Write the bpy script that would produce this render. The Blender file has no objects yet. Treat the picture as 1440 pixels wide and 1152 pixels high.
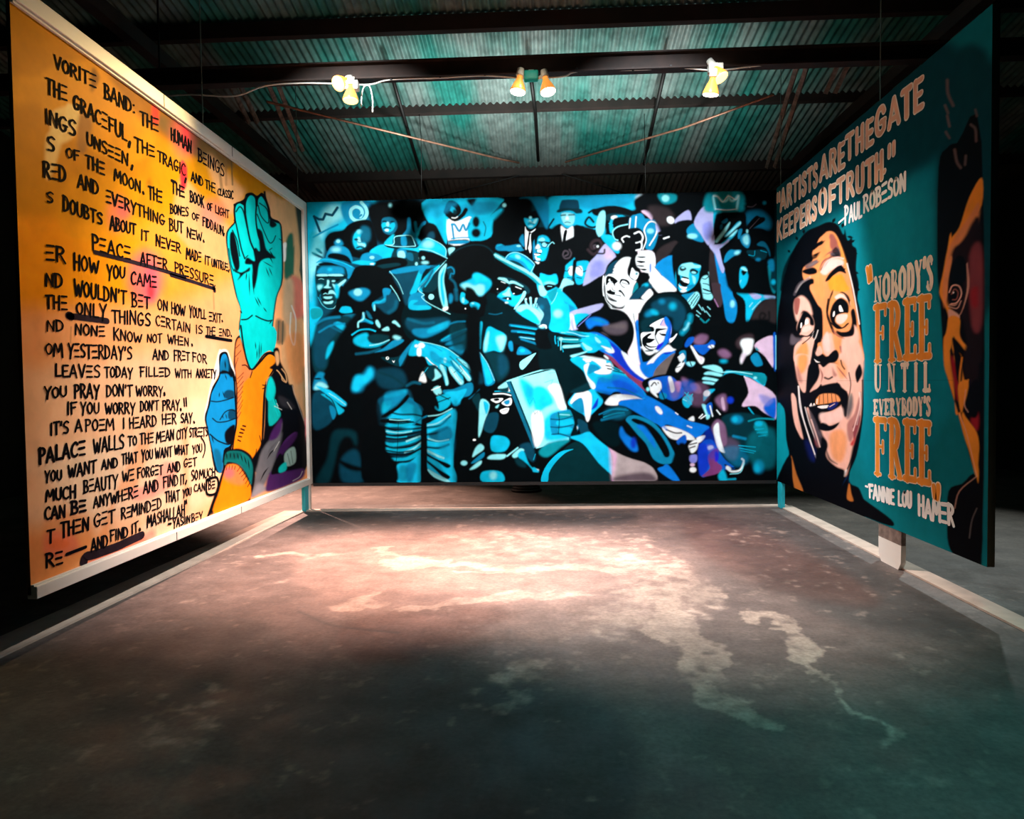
import bpy, math, random
import numpy as np
from mathutils import Vector

# ------------------------------------------------------------------ camera
SC = bpy.context.scene
COL = SC.collection
FPX = 984.0                      # focal length in pixels of the 1440x1152 frame
YAW, PITCH, ROLL, CAMH = 0.0488, 0.0335, -0.0129, 1.277


def basis():
    fw = np.array([-math.sin(YAW) * math.cos(PITCH), math.cos(YAW) * math.cos(PITCH), -math.sin(PITCH)])
    r = np.cross(fw, [0, 0, 1.0])
    r /= np.linalg.norm(r)
    u = np.cross(r, fw)
    c, s = math.cos(ROLL), math.sin(ROLL)
    return c * r + s * u, c * u - s * r, fw


CR, CU, CF = basis()
EYE = np.array([0, 0, CAMH])
cam = bpy.data.cameras.new('camera')
cam.sensor_fit = 'HORIZONTAL'
cam.sensor_width = 36.0
cam.lens = FPX * 36.0 / 1440.0
cam.clip_start = 0.05
camo = bpy.data.objects.new('camera', cam)
COL.objects.link(camo)
from mathutils import Matrix
camo.matrix_world = Matrix(((CR[0], CU[0], -CF[0], 0), (CR[1], CU[1], -CF[1], 0), (CR[2], CU[2], -CF[2], CAMH), (0, 0, 0, 1)))
SC.camera = camo

SC.view_settings.view_transform = 'Standard'
SC.view_settings.look = 'None'
SC.view_settings.gamma = 1.0
SC.view_settings.use_curve_mapping = False
SC.view_settings.exposure = 0.0

world = bpy.data.worlds.new('night_hall_air')
SC.world = world
world.use_nodes = True
world.node_tree.nodes['Background'].inputs[0].default_value = (0.010, 0.05, 0.055, 1)
world.node_tree.nodes['Background'].inputs[1].default_value = 0.05


def spot(name, loc, aim, power, col, deg, blend=0.6, radius=0.06):
    l = bpy.data.lights.new(name, 'SPOT')
    l.energy = power
    l.color = col
    l.spot_size = math.radians(deg)
    l.spot_blend = blend
    l.shadow_soft_size = radius
    o = bpy.data.objects.new(name, l)
    COL.objects.link(o)
    o.location = loc
    o.rotation_euler = (Vector(aim) - Vector(loc)).to_track_quat('-Z', 'Y').to_euler()
    return o


# unseen wash spots, added above the frame to light the murals evenly
spot('added_wash_spot', (-1.7, 3.4, 4.35), (-1.3, 7.3, 1.8), 1250, (1, .97, .94), 46, .7)
spot('added_wash_spot', (0.7, 3.4, 4.35), (1.0, 7.3, 1.8), 1150, (.94, .97, 1), 46, .7)
spot('added_wash_spot', (0.4, 5.0, 4.3), (-2.5, 5.2, 1.3), 1120, (1, .94, .88), 52, .9)
spot('added_wash_spot', (-0.4, 5.8, 4.3), (2.36, 6.1, 1.25), 930, (1, .96, .95), 48, .95)
spot('next_bay_lamp', (-4.1, 9.4, 3.7), (-2.3, 7.75, 0), 3800, (1, .56, .44), 46, .9)
spot('next_bay_lamp', (4.3, 7.4, 3.7), (2.9, 5.9, 0), 500, (.9, 1, .97), 60, .9)
spot('cool_fill_spot', (1.8, 1.8, 4.2), (1.3, 3.0, 0), 230, (.15, 1, .95), 50, .95)  # unseen cool fill pair, added to tint the near floor teal
spot('cool_fill_spot', (-1.8, 1.6, 4.2), (-1.4, 2.5, 0), 50, (.15, 1, .95), 34, .95)
for sx, pw in ((-1.15, 130), (0.0, 150), (1.15, 110)):
    spot('roof_fill_spot', (sx, 7.25, 3.33), (sx * 1.1, 7.9, 4.6), pw, (.85, 1, .97), 125, .9, .1)  # unseen uplights, added to brighten the roof sheets


# ------------------------------------------------------------------ helpers
XL, XR, YB = -2.487, 2.364, 7.30       # faces of the three murals
ZB, ZT = 0.268, 3.225                  # bottom and top of the murals
BOARD_L = XL - 0.03


def ray(x, y):
    return CR * (x - 720.0) / FPX + CU * (576.0 - y) / FPX + CF


def atY(x, y, Y):
    d = ray(x, y)
    return EYE + d * (Y / d[1])


def atX(x, y, X):
    d = ray(x, y)
    return EYE + d * (X / d[0])


def atZ(x, y, Z):
    d = ray(x, y)
    return EYE + d * ((Z - CAMH) / d[2])


def project(P):
    d = P - EYE
    z = d @ CF
    return 720 + FPX * (d @ CR) / z, 576 - FPX * (d @ CU) / z


def lin(h):
    c = np.array([int(h[i:i + 2], 16) / 255.0 for i in (0, 2, 4)])
    return np.where(c <= 0.04045, c / 12.92, ((c + 0.055) / 1.055) ** 2.4)


def tag(o, label=None, cat=None, group=None, kind=None):
    if label: o['label'] = label
    if cat: o['category'] = cat
    if group: o['group'] = group
    if kind: o['kind'] = kind
    return o


def empty(name, loc, parent=None):
    o = bpy.data.objects.new(name, None)
    o.empty_display_size = 0.1
    COL.objects.link(o)
    o.location = loc
    return o


def mesh(name, V, F, mat, parent=None, smooth=False, origin=None):
    """one mesh object; V in world coordinates"""
    V = np.asarray(V, float)
    if parent is not None:
        root = parent
        base = np.array([0, 0, 0.0])
        while root is not None:
            base = base + np.array(root.location)
            root = root.parent
        org = base
    else:
        org = np.array(origin) if origin is not None else (V.min(0) + V.max(0)) / 2 * np.array([1, 1, 0]) + np.array([0, 0, V[:, 2].min()])
    me = bpy.data.meshes.new(name)
    me.from_pydata((V - org).tolist(), [], F)
    me.update()
    if mat: me.materials.append(mat)
    if smooth:
        for p in me.polygons: p.use_smooth = True
    o = bpy.data.objects.new(name, me)
    COL.objects.link(o)
    if parent is not None:
        o.parent = parent
    else:
        o.location = org
    return o


class MB:
    def __init__(s): s.V, s.F = [], []

    def add(s, V, F):
        n = len(s.V)
        s.V += [tuple(v) for v in V]
        s.F += [tuple(i + n for i in f) for f in F]

    def box(s, a, b, bev=0.0):
        a, b = np.minimum(a, b), np.maximum(a, b)
        if bev <= 0:
            V = [(x, y, z) for x in (a[0], b[0]) for y in (a[1], b[1]) for z in (a[2], b[2])]
            s.add(V, [(0, 1, 3, 2), (4, 6, 7, 5), (0, 4, 5, 1), (2, 3, 7, 6), (0, 2, 6, 4), (1, 5, 7, 3)])
        else:
            import bmesh
            bm = bmesh.new()
            bmesh.ops.create_cube(bm, size=1)
            for v in bm.verts:
                v.co = [(a[i] + b[i]) / 2 + v.co[i] * (b[i] - a[i]) for i in range(3)]
            bmesh.ops.bevel(bm, geom=bm.edges[:], offset=bev, segments=2, affect='EDGES', profile=0.5)
            bm.verts.index_update()
            s.add([v.co[:] for v in bm.verts], [[v.index for v in f.verts] for f in bm.faces])
            bm.free()

    def bar(s, p, q, w, h, up=(0, 0, 1)):
        p, q = np.array(p, float), np.array(q, float)
        d = (q - p) / np.linalg.norm(q - p)
        u = np.array(up, float)
        a = np.cross(d, u); a /= np.linalg.norm(a)
        b = np.cross(a, d)
        V = [e + a * w / 2 * i + b * h / 2 * j for e in (p, q) for i, j in ((-1, -1), (1, -1), (1, 1), (-1, 1))]
        s.add(V, [(3, 2, 1, 0), (4, 5, 6, 7), (0, 1, 5, 4), (1, 2, 6, 5), (2, 3, 7, 6), (3, 0, 4, 7)])

    def tube(s, P, r, n=8):
        P = [np.array(p, float) for p in P]
        rings = []
        ref = np.array([0.13, 0.27, 0.95])
        for i, p in enumerate(P):
            d = P[min(i + 1, len(P) - 1)] - P[max(i - 1, 0)]
            d = d / np.linalg.norm(d)
            a = np.cross(d, ref)
            if np.linalg.norm(a) < 1e-3: a = np.cross(d, [1, 0, 0])
            a /= np.linalg.norm(a)
            b = np.cross(d, a)
            rr = r[i] if isinstance(r, (list, tuple)) else r
            rings.append([p + rr * (a * math.cos(t) + b * math.sin(t)) for t in [2 * math.pi * k / n for k in range(n)]])
        V = [v for g in rings for v in g]
        F = []
        for i in range(len(P) - 1):
            for k in range(n):
                F.append((i * n + k, i * n + (k + 1) % n, (i + 1) * n + (k + 1) % n, (i + 1) * n + k))
        F.append(tuple(range(n))[::-1])
        F.append(tuple((len(P) - 1) * n + k for k in range(n)))
        s.add(V, F)

    def lathe(s, p, axis, prof, n=24):
        """prof: (distance along axis, radius)"""
        p = np.array(p, float)
        d = np.array(axis, float); d /= np.linalg.norm(d)
        s.tube_rings(p, d, prof, n)

    def tube_rings(s, p, d, prof, n):
        a = np.cross(d, [0.13, 0.97, 0.2]); a /= np.linalg.norm(a)
        b = np.cross(d, a)
        V, F = [], []
        for t, r in prof:
            for k in range(n):
                th = 2 * math.pi * k / n
                V.append(p + d * t + max(r, 1e-4) * (a * math.cos(th) + b * math.sin(th)))
        for i in range(len(prof) - 1):
            for k in range(n):
                F.append((i * n + k, i * n + (k + 1) % n, (i + 1) * n + (k + 1) % n, (i + 1) * n + k))
        F.append(tuple(range(n))[::-1])
        F.append(tuple((len(prof) - 1) * n + k for k in range(n)))
        s.add(V, F)

    def build(s, name, mat, parent=None, smooth=False, origin=None):
        return mesh(name, s.V, s.F, mat, parent, smooth, origin)


def vnoise(x, y, seed=0):
    """smooth lattice noise, 0..1"""
    rs = np.random.RandomState(seed).rand(256, 256)
    i, j = np.floor(x).astype(int), np.floor(y).astype(int)
    u, v = x - i, y - j
    u, v = u * u * (3 - 2 * u), v * v * (3 - 2 * v)
    g = lambda a, b: rs[a % 256, b % 256]
    return (g(i, j) * (1 - u) + g(i + 1, j) * u) * (1 - v) + (g(i, j + 1) * (1 - u) + g(i + 1, j + 1) * u) * v


def fbm(x, y, seed=0, oct=5):
    t, a, n = 0, 0.5, 0
    for k in range(oct):
        t = t + a * vnoise(x * 2 ** k + 17 * k, y * 2 ** k, seed + k); n += a; a *= 0.55
    return t / n


def spline(P, k=6):
    P = [np.array(p, float) for p in P]
    if len(P) < 3: return P
    Q = [2 * P[0] - P[1]] + P + [2 * P[-1] - P[-2]]
    out = []
    for i in range(1, len(Q) - 2):
        a, b, c, d = Q[i - 1:i + 3]
        for j in range(k):
            t = j / k
            out.append(0.5 * (2 * b + (c - a) * t + (2 * a - 5 * b + 4 * c - d) * t * t + (3 * b - a - 3 * c + d) * t ** 3))
    out.append(P[-1])
    return out


# ------------------------------------------------------------------ materials
def mat_new(name):
    m = bpy.data.materials.new(name)
    m.use_nodes = True
    nt = m.node_tree
    return m, nt, nt.nodes['Principled BSDF']


def plain(name, hexcol, rough=0.6, metal=0.0, noise=0.25, scale=8.0, bump=0.1, stretch=(1, 1, 1), spec=0.5):
    m, nt, b = mat_new(name)
    c = lin(hexcol)
    tc = nt.nodes.new('ShaderNodeTexCoord')
    mp = nt.nodes.new('ShaderNodeMapping')
    mp.inputs['Scale'].default_value = stretch
    nt.links.new(tc.outputs['Object'], mp.inputs[0])
    n = nt.nodes.new('ShaderNodeTexNoise')
    n.inputs['Scale'].default_value = scale
    n.inputs['Detail'].default_value = 6
    nt.links.new(mp.outputs[0], n.inputs['Vector'])
    r = nt.nodes.new('ShaderNodeValToRGB')
    r.color_ramp.elements[0].position = 0.3
    r.color_ramp.elements[1].position = 0.7
    r.color_ramp.elements[0].color = (*(c * (1 - noise)), 1)
    r.color_ramp.elements[1].color = (*np.minimum(c * (1 + noise), 1), 1)
    nt.links.new(n.outputs['Fac'], r.inputs[0])
    nt.links.new(r.outputs[0], b.inputs['Base Color'])
    b.inputs['Roughness'].default_value = rough
    b.inputs['Metallic'].default_value = metal
    b.inputs['Specular IOR Level'].default_value = 0.04 if rough >= 0.9 else spec
    if bump:
        bp = nt.nodes.new('ShaderNodeBump')
        bp.inputs['Strength'].default_value = bump
        bp.inputs['Distance'].default_value = 0.01
        nt.links.new(n.outputs['Fac'], bp.inputs['Height'])
        nt.links.new(bp.outputs[0], b.inputs['Normal'])
    return m


def painted(name, rough=0.55, noise=0.08):
    """mural paint: pigment colours held by the board's own paint layer"""
    m, nt, b = mat_new(name)
    a = nt.nodes.new('ShaderNodeVertexColor')
    a.layer_name = 'pigment'
    tc = nt.nodes.new('ShaderNodeTexCoord')
    n = nt.nodes.new('ShaderNodeTexNoise')
    n.inputs['Scale'].default_value = 9
    n.inputs['Detail'].default_value = 8
    nt.links.new(tc.outputs['Object'], n.inputs['Vector'])
    mr = nt.nodes.new('ShaderNodeMapRange')
    mr.inputs[1].default_value = 0.3; mr.inputs[2].default_value = 0.7
    mr.inputs[3].default_value = 1 - noise; mr.inputs[4].default_value = 1 + noise
    nt.links.new(n.outputs['Fac'], mr.inputs[0])
    mx = nt.nodes.new('ShaderNodeVectorMath'); mx.operation = 'SCALE'
    nt.links.new(a.outputs['Color'], mx.inputs[0])
    nt.links.new(mr.outputs[0], mx.inputs['Scale'])
    nt.links.new(mx.outputs[0], b.inputs['Base Color'])
    b.inputs['Roughness'].default_value = rough
    b.inputs['Specular IOR Level'].default_value = 0.02
    return m


# ------------------------------------------------------------------ paint engine (numpy)
PAL = {}


class Canvas:
    """an artist's canvas; coordinates are those traced from the wall's picture"""

    def __init__(s, x0, y0, x1, y1, base, ss=2.0):
        s.x0, s.y0, s.ss = x0, y0, ss
        s.w, s.h = int((x1 - x0) * ss), int((y1 - y0) * ss)
        s.a = np.empty((s.h, s.w, 3), np.float32)
        s.a[:] = lin(base)
        s.T = (0, 0, 1.0)

    def tile(s, ox, oy, sc): s.T = (ox, oy, sc)

    def conv(s, P):
        P = np.asarray(P, float)
        return np.stack([(P[:, 0] / s.T[2] + s.T[0] - s.x0) * s.ss, (P[:, 1] / s.T[2] + s.T[1] - s.y0) * s.ss], 1)

    def _box(s, P, pad):
        a = np.maximum(np.floor(P.min(0) - pad), 0).astype(int)
        b = np.minimum(np.ceil(P.max(0) + pad), [s.w, s.h]).astype(int)
        return a, b

    @staticmethod
    def _blur(m, r):
        r = int(round(r))
        if r < 1: return m
        for _ in range(2):
            for ax in (0, 1):
                p = np.pad(m, [(r + 1, r) if k == ax else (0, 0) for k in (0, 1)], mode='edge')
                c = np.cumsum(p, ax)
                n = m.shape[ax]
                hi = np.take(c, np.arange(2 * r + 1, 2 * r + 1 + n), ax)
                lo = np.take(c, np.arange(0, n), ax)
                m = (hi - lo) / (2 * r + 1)
        return m

    def _put(s, a, b, m, col, alpha):
        m = np.clip(m * alpha, 0, 1)[..., None].astype(np.float32)
        t = s.a[a[1]:b[1], a[0]:b[0]]
        t[:] = t * (1 - m) + np.float32(lin(col)) * m

    def fill(s, P, col, blur=0.4, alpha=1.0, smooth=True):
        P = s.conv(P)
        if smooth and len(P) > 2:
            n = len(P)
            out = []
            for i in range(n):
                A, B, C, D = P[i - 1], P[i], P[(i + 1) % n], P[(i + 2) % n]
                for t in (0, 0.25, 0.5, 0.75):
                    out.append(0.5 * (2 * B + (C - A) * t + (2 * A - 5 * B + 4 * C - D) * t * t + (3 * B - A - 3 * C + D) * t ** 3))
            P = np.array(out)
        br = blur * s.ss * 0.45
        a, b = s._box(P, br * 2 + 3)
        if (b - a).min() <= 0: return
        W, H = b - a
        m = np.zeros((H, W), np.float32)
        for sub in (0.25, 0.75):
            ys = np.arange(H) + a[1] + sub
            xs = np.arange(W) + a[0] + 0.5
            cov = np.zeros((H, W), np.float32)
            x1, y1 = P[:, 0], P[:, 1]
            x2, y2 = np.roll(x1, -1), np.roll(y1, -1)
            for r in range(H):
                y = ys[r]
                k = ((y1 <= y) & (y2 > y)) | ((y2 <= y) & (y1 > y))
                if not k.any(): continue
                xi = np.sort(x1[k] + (y - y1[k]) / (y2[k] - y1[k]) * (x2[k] - x1[k]))
                for j in range(0, len(xi) - 1, 2):
                    cov[r] += np.clip(xs - xi[j] + 0.5, 0, 1) * np.clip(xi[j + 1] - xs + 0.5, 0, 1)
            m += np.minimum(cov, 1) * 0.5
        s._put(a, b, s._blur(m, br), col, alpha)

    def stroke(s, P, col, width, blur=0.3, alpha=1.0, taper=0, smooth=True):
        P = s.conv(P)
        if smooth and len(P) > 2: P = np.array(spline(P, 4))
        w = width / s.T[2] * s.ss / 2
        bl = max(blur * s.ss, 0.5)
        a, b = s._box(P, w + bl * 2 + 2)
        if (b - a).min() <= 0: return
        X, Y = np.meshgrid(np.arange(a[0], b[0]) + 0.5, np.arange(a[1], b[1]) + 0.5)
        best = np.full(X.shape, -1e9)
        n = len(P) - 1
        for i in range(n):
            p, q = P[i], P[i + 1]
            d = q - p
            L = d @ d + 1e-9
            t = np.clip(((X - p[0]) * d[0] + (Y - p[1]) * d[1]) / L, 0, 1)
            ww = w
            if taper:
                u = (i + t) / n
                ww = w * ((1 - u) if taper == 1 else np.sin(np.pi * np.clip(u, 0.03, 0.97)))
            best = np.maximum(best, ww - np.hypot(X - p[0] - d[0] * t, Y - p[1] - d[1] * t))
        s._put(a, b, np.clip(best / bl * 0.5 + 0.5, 0, 1), col, alpha)

    def ell(s, cx, cy, rx, ry, rot, col, blur, alpha=1.0):
        c, n = math.cos(math.radians(rot)), math.sin(math.radians(rot))
        P = [(cx + rx * math.cos(t) * c - ry * math.sin(t) * n, cy + rx * math.cos(t) * n + ry * math.sin(t) * c) for t in np.linspace(0, 2 * math.pi, 20, endpoint=False)]
        s.fill(P, col, blur, alpha)

    def script(s, text, pal):
        """T ox oy scale | f col blur pts (smooth fill) | p (straight) | s col width blur pts | t (tapered stroke) | e col blur cx,cy rx,ry,rot"""
        for ln in text.strip().splitlines():
            ln = ln.split('#')[0].strip()
            if not ln: continue
            w = ln.split()
            k = w[0]
            if k == 'T': s.tile(float(w[1]), float(w[2]), float(w[3])); continue
            col, al = w[1], 1.0
            if '@' in col:
                col, al = col.split('@'); al = float(al)
            col = pal.get(col, col)
            if k in 'fp':
                P = [tuple(map(float, q.split(','))) for q in w[3:]]
                s.fill(P, col, float(w[2]), al, k == 'f')
            elif k in 'stuq':
                P = [tuple(map(float, q.split(','))) for q in w[4:]]
                s.stroke(P, col, float(w[2]), float(w[3]), al, {'s': 0, 't': 2, 'u': 1, 'q': 0}[k], k != 'q')
            elif k == 'e':
                c = list(map(float, w[3].split(','))); r = list(map(float, w[4].split(',')))
                s.ell(c[0], c[1], r[0], r[1], r[2] if len(r) > 2 else 0, col, float(w[2]), al)

    def sample(s, px, py):
        x = np.clip((px - s.x0) * s.ss - 0.5, 0, s.w - 1.001)
        y = np.clip((py - s.y0) * s.ss - 0.5, 0, s.h - 1.001)
        i, j = x.astype(int), y.astype(int)
        u, v = (x - i)[..., None], (y - j)[..., None]
        A = s.a
        return (A[j, i] * (1 - u) + A[j, i + 1] * u) * (1 - v) + (A[j + 1, i] * (1 - u) + A[j + 1, i + 1] * u) * v


def grid_sheet(name, org, du, dv, nu, nv, canvas, mat, parent, back=None, thick=0.03, back_mat=None, gain=1.0, tint=(1, 1, 1)):
    """board: finely meshed painted face plus plain back and edges, one mesh. du, dv: full edge vectors"""
    org, du, dv = np.array(org, float), np.array(du, float), np.array(dv, float)
    U, Vv = np.meshgrid(np.linspace(0, 1, nu + 1), np.linspace(0, 1, nv + 1))
    P = org + U[..., None] * du + Vv[..., None] * dv
    px, py = project(P)
    colr = canvas.sample(px, py) * gain * np.array(tint)
    nrm = np.cross(du, dv); nrm /= np.linalg.norm(nrm)
    n = (nu + 1) * (nv + 1)
    idx = np.arange(n).reshape(nv + 1, nu + 1)
    q = np.stack([idx[:-1, :-1], idx[:-1, 1:], idx[1:, 1:], idx[1:, :-1]], -1).reshape(-1, 4)
    extra = np.array([org, org + du, org + du + dv, org + dv])
    E = np.concatenate([extra, extra - nrm * thick])
    V = np.concatenate([P.reshape(-1, 3), E])
    e = n
    q2 = np.array([(e + 7, e + 6, e + 5, e + 4), (e, e + 4, e + 5, e + 1), (e + 1, e + 5, e + 6, e + 2), (e + 2, e + 6, e + 7, e + 3), (e + 3, e + 7, e + 4, e)])
    Q = np.concatenate([q, q2]) if thick else q
    base = np.array(parent.location) if parent is not None else (org + du / 2 + dv / 2)
    me = bpy.data.meshes.new(name)
    me.vertices.add(len(V)); me.vertices.foreach_set('co', (V - base).astype(np.float32).ravel())
    me.loops.add(Q.size); me.loops.foreach_set('vertex_index', Q.astype(np.int32).ravel())
    me.polygons.add(len(Q))
    me.polygons.foreach_set('loop_start', np.arange(0, Q.size, 4, dtype=np.int32))
    me.materials.append(mat)
    if thick:
        me.materials.append(back_mat)
        mi = np.zeros(len(Q), np.int32); mi[len(q):] = 1
        me.polygons.foreach_set('material_index', mi)
    me.update(calc_edges=True)
    at = me.color_attributes.new('pigment', 'FLOAT_COLOR', 'POINT')
    C = np.ones((len(V), 4), np.float32)
    C[:n, :3] = np.clip(colr.reshape(-1, 3), 0, 1)
    at.data.foreach_set('color', C.ravel())
    me.validate()
    o = bpy.data.objects.new(name, me)
    COL.objects.link(o)
    if parent is not None: o.parent = parent
    else: o.location = base
    return o


# ------------------------------------------------------------------ lettering
def arc(cx, cy, rx, ry, a0, a1, n=8):
    return [(cx + rx * math.cos(math.radians(a0 + (a1 - a0) * i / n)), cy + ry * math.sin(math.radians(a0 + (a1 - a0) * i / n))) for i in range(n + 1)]


# glyph: (width, strokes); y up, 0..1
HAND = {
    'A': (.62, [[(0, 0), (.3, 1), (.6, -.04)], [(.1, .3), (.5, .34)]]),
    'B': (.52, [[(.06, 0), (.04, 1)], [(-.04, .98), (.3, .97), (.42, .8), (.3, .58), (.06, .52)], [(.06, .54), (.4, .45), (.5, .25), (.36, .05), (-.02, 0)]]),
    'C': (.52, [[(.5, .84), (.34, 1), (.12, .85), (.02, .5), (.1, .15), (.3, .02), (.5, .14)]]),
    'D': (.56, [[(.05, 0), (.04, 1)], [(-.04, 1), (.3, .93), (.5, .6), (.46, .25), (.26, .05), (0, 0)]]),
    'E': (.5, [[(.02, .95), (.46, .97)], [(.0, .5), (.42, .52)], [(.02, .04), (.48, .06)]]),
    'e': (.5, [[(.48, .97), (.06, .95), (.05, .03), (.5, .05)], [(.06, .5), (.42, .52)]]),
    'F': (.5, [[(.08, 0), (.06, .98)], [(-.02, .95), (.5, .98)], [(.06, .52), (.4, .55)]]),
    'G': (.56, [[(.5, .86), (.32, 1), (.1, .8), (.03, .45), (.14, .1), (.34, .05), (.48, .2), (.5, .42)], [(.26, .42), (.58, .44)]]),
    'H': (.54, [[(.04, 1), (.06, 0)], [(.5, 1), (.5, -.02)], [(.05, .5), (.5, .53)]]),
    'I': (.16, [[(.08, 1), (.09, 0)]]),
    'J': (.4, [[(.36, 1), (.36, .2), (.2, 0), (.02, .14)]]),
    'K': (.56, [[(.05, 1), (.07, 0)], [(.5, 1), (.08, .48)], [(.14, .55), (.55, 0)]]),
    'L': (.46, [[(.06, 1), (.06, .03), (.46, .06)]]),
    'M': (.74, [[(0, -.02), (.1, 1), (.36, .35), (.62, 1), (.72, 0)]]),
    'N': (.58, [[(.04, 0), (.06, 1), (.52, .02), (.54, 1)]]),
    'O': (.56, [[(.28, .98), (.08, .78), (.03, .45), (.14, .1), (.3, .03), (.48, .22), (.53, .55), (.44, .85), (.24, .99)]]),
    'P': (.5, [[(.06, -.05), (.05, 1)], [(-.03, .98), (.3, .97), (.47, .78), (.36, .55), (.06, .47)]]),
    'R': (.56, [[(.06, 0), (.05, 1)], [(-.03, .98), (.3, .97), (.46, .78), (.34, .56), (.07, .48)], [(.2, .5), (.56, -.03)]]),
    'S': (.5, [[(.48, .88), (.3, 1), (.08, .85), (.1, .62), (.36, .45), (.47, .25), (.34, .05), (.04, .07)]]),
    'T': (.54, [[(.27, .97), (.28, -.02)], [(-.02, .95), (.58, .98)]]),
    'U': (.54, [[(.04, 1), (.05, .3), (.2, .03), (.38, .06), (.5, .3), (.5, 1)]]),
    'V': (.54, [[(.0, 1), (.27, 0), (.54, 1)]]),
    'W': (.8, [[(.0, 1), (.2, 0), (.4, .72), (.58, 0), (.8, 1)]]),
    'X': (.52, [[(.02, 1), (.5, 0)], [(.5, 1), (.02, 0)]]),
    'Y': (.54, [[(.0, 1), (.27, .45)], [(.54, 1), (.3, .5), (.22, -.1)]]),
    "'": (.14, [[(.08, 1), (.05, .72)]]),
    '"': (.3, [[(.08, 1.05), (.05, .7)], [(.24, 1.08), (.2, .72)]]),
    '.': (.16, [[(.07, .04), (.1, .0)]]),
    ',': (.2, [[(.12, .1), (.04, -.16)]]),
    ':': (.2, [[(.1, .72), (.1, .66)], [(.1, .2), (.1, .14)]]),
    '-': (.34, [[(.02, .45), (.32, .5)]]),
    ' ': (.3, []),
}


class Ribbons:
    """paint strokes laid flat on a wall plane"""

    def __init__(s, to_wall, normal, lift, lim=None):
        s.tw, s.n, s.lift, s.lim = to_wall, np.array(normal, float), lift, lim
        s.mb = MB()
        s.aniso = 1.3

    def line(s, P, w, smooth=True, cap=True):
        """P: picture coordinates, w: metres (number or list)"""
        Q = [np.array(p, float) for p in P]
        Q = spline(Q, 4) if (smooth and len(Q) > 2) else Q
        W = [s.tw(*q) + s.n * s.lift for q in Q]
        s.wall_line(W, w, cap)

    def wall_line(s, W, w, cap=True):
        if s.lim is not None:
            W = [p for p in W if s.lim(p)]
        W = [p for i, p in enumerate(W) if i == 0 or np.linalg.norm(p - W[i - 1]) > 1e-4]
        if len(W) < 2: return
        # cut at sharp corners so every run is one clean strip
        run = [W[0]]
        for i in range(1, len(W)):
            run.append(W[i])
            if i < len(W) - 1:
                d0, d1 = W[i] - W[i - 1], W[i + 1] - W[i]
                if d0 @ d1 < 0.45 * np.linalg.norm(d0) * np.linalg.norm(d1):
                    s._strip(run, w); run = [W[i]]
        s._strip(run, w)

    def _strip(s, W, w):
        s.k = getattr(s, 'k', 0) + 1
        lift = s.n * (4e-5 * (s.k % 14))
        an = np.array([1, s.aniso, 1.0])
        h = w / 2
        W = [p + lift for p in W]
        D = [(q - p) / np.linalg.norm(q - p) for p, q in zip(W[:-1], W[1:])]
        A, B = [], []
        for i, p in enumerate(W):
            d = D[0] if i == 0 else D[-1] if i == len(W) - 1 else D[i - 1] + D[i]
            d = d / np.linalg.norm(d)
            a = np.cross(s.n, d) * h * an
            A.append(p - a); B.append(p + a)
        n = len(W)
        V = A + B
        F = [(i, i + 1, n + i + 1, n + i) for i in range(n - 1)]
        for end, d, sg in ((0, D[0], -1), (n - 1, D[-1], 1)):
            p, a = W[end], np.cross(s.n, d)
            m = len(V)
            V += [p + h * an * (a * math.cos(t) + d * sg * math.sin(t)) for t in (math.pi * .2, math.pi * .4, math.pi * .6, math.pi * .8)]
            f = (n + end, m, m + 1, m + 2, m + 3, end)
            F.append(f[::-1] if sg > 0 else f)
        s.mb.add(V, F)

    def word(s, text, q, w, font=HAND, jitter=0.03, gap=.14, seed=0, flat=True):
        """q = xl, top, bottom, xr, top, bottom in picture coordinates"""
        rnd = random.Random(text + str(seed) + str(q[0]))
        xl, tl, bl, xr, tr, br = q
        tot = sum(font[c][0] for c in text) + gap * (len(text) - 1)
        x = 0
        for c in text:
            gw, st = font[c]
            dy, sc = rnd.uniform(-1, 1) * jitter, 1 + rnd.uniform(-1, 1) * jitter * 1.5
            for g in st:
                P = []
                for (u, v) in g:
                    u2 = (x + u + rnd.uniform(-1, 1) * jitter * .5) / tot
                    v2 = v * sc + dy + rnd.uniform(-1, 1) * jitter * .5
                    top, bot = tl + (tr - tl) * u2, bl + (br - bl) * u2
                    P.append((xl + (xr - xl) * u2, bot + (top - bot) * v2))
                s.line(P, w * rnd.uniform(.9, 1.12), smooth=len(P) > 4)
            x += gw + gap

    def build(s, name, mat, parent):
        return s.mb.build(name, mat, parent)


# ------------------------------------------------------------------ the paintings, stroke by stroke
PAL_B = dict(k='04090c', K='02161b', D='042a30', d='06303a', n='0a4056', m='0b6280', b='0c86b4', b2='0a88cc', c='0ab8e0', C='10c4f4', l='8aeaf6', w='e8f6fa', t='0a8c9c',
             r='1038c8', r2='0a78e0', r3='0c5cc8', R='2020d0', RR='7a3c78', v='a8aee0', V='7a84d8', p='d8bcd8', p2='f0e2ec', P='b080b8', P2='8a3c60', PP='7a5a7c',
             g='2c2628', g2='3a2e34', G='58505a', G2='a8a4a8', G3='6c6462')
PAL_L = dict(A='d08a0c', A2='f0a416', Ad='7a4c0c', O='ffa010', Y='ff9c34', q='ffae70', Q='ffc596', Q2='fbd6b0', L='f8d890', B='8a6440', g='6a5a3c', E='f0303a', K='fa6470', K2='e8806a', K3='e88a94',
             S='e8ae78', S2='d8b48c', Od='f08a3c', G1='30443c', G2='2a6a50', Wt='f4f2ea', Bk='0a0a10', F='06d4d2', Fa='10bcb8', H='ff8c10', H2='f88448', U='0e86c8', U2='0c6490', Gy='6a6a70', Gy2='2c2a30', Gy3='9a98a0', Pu='4a2460', Pu2='3a1a4c', T='0c6e6e', T2='0a5858', Sw='8aa8a0')
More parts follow.
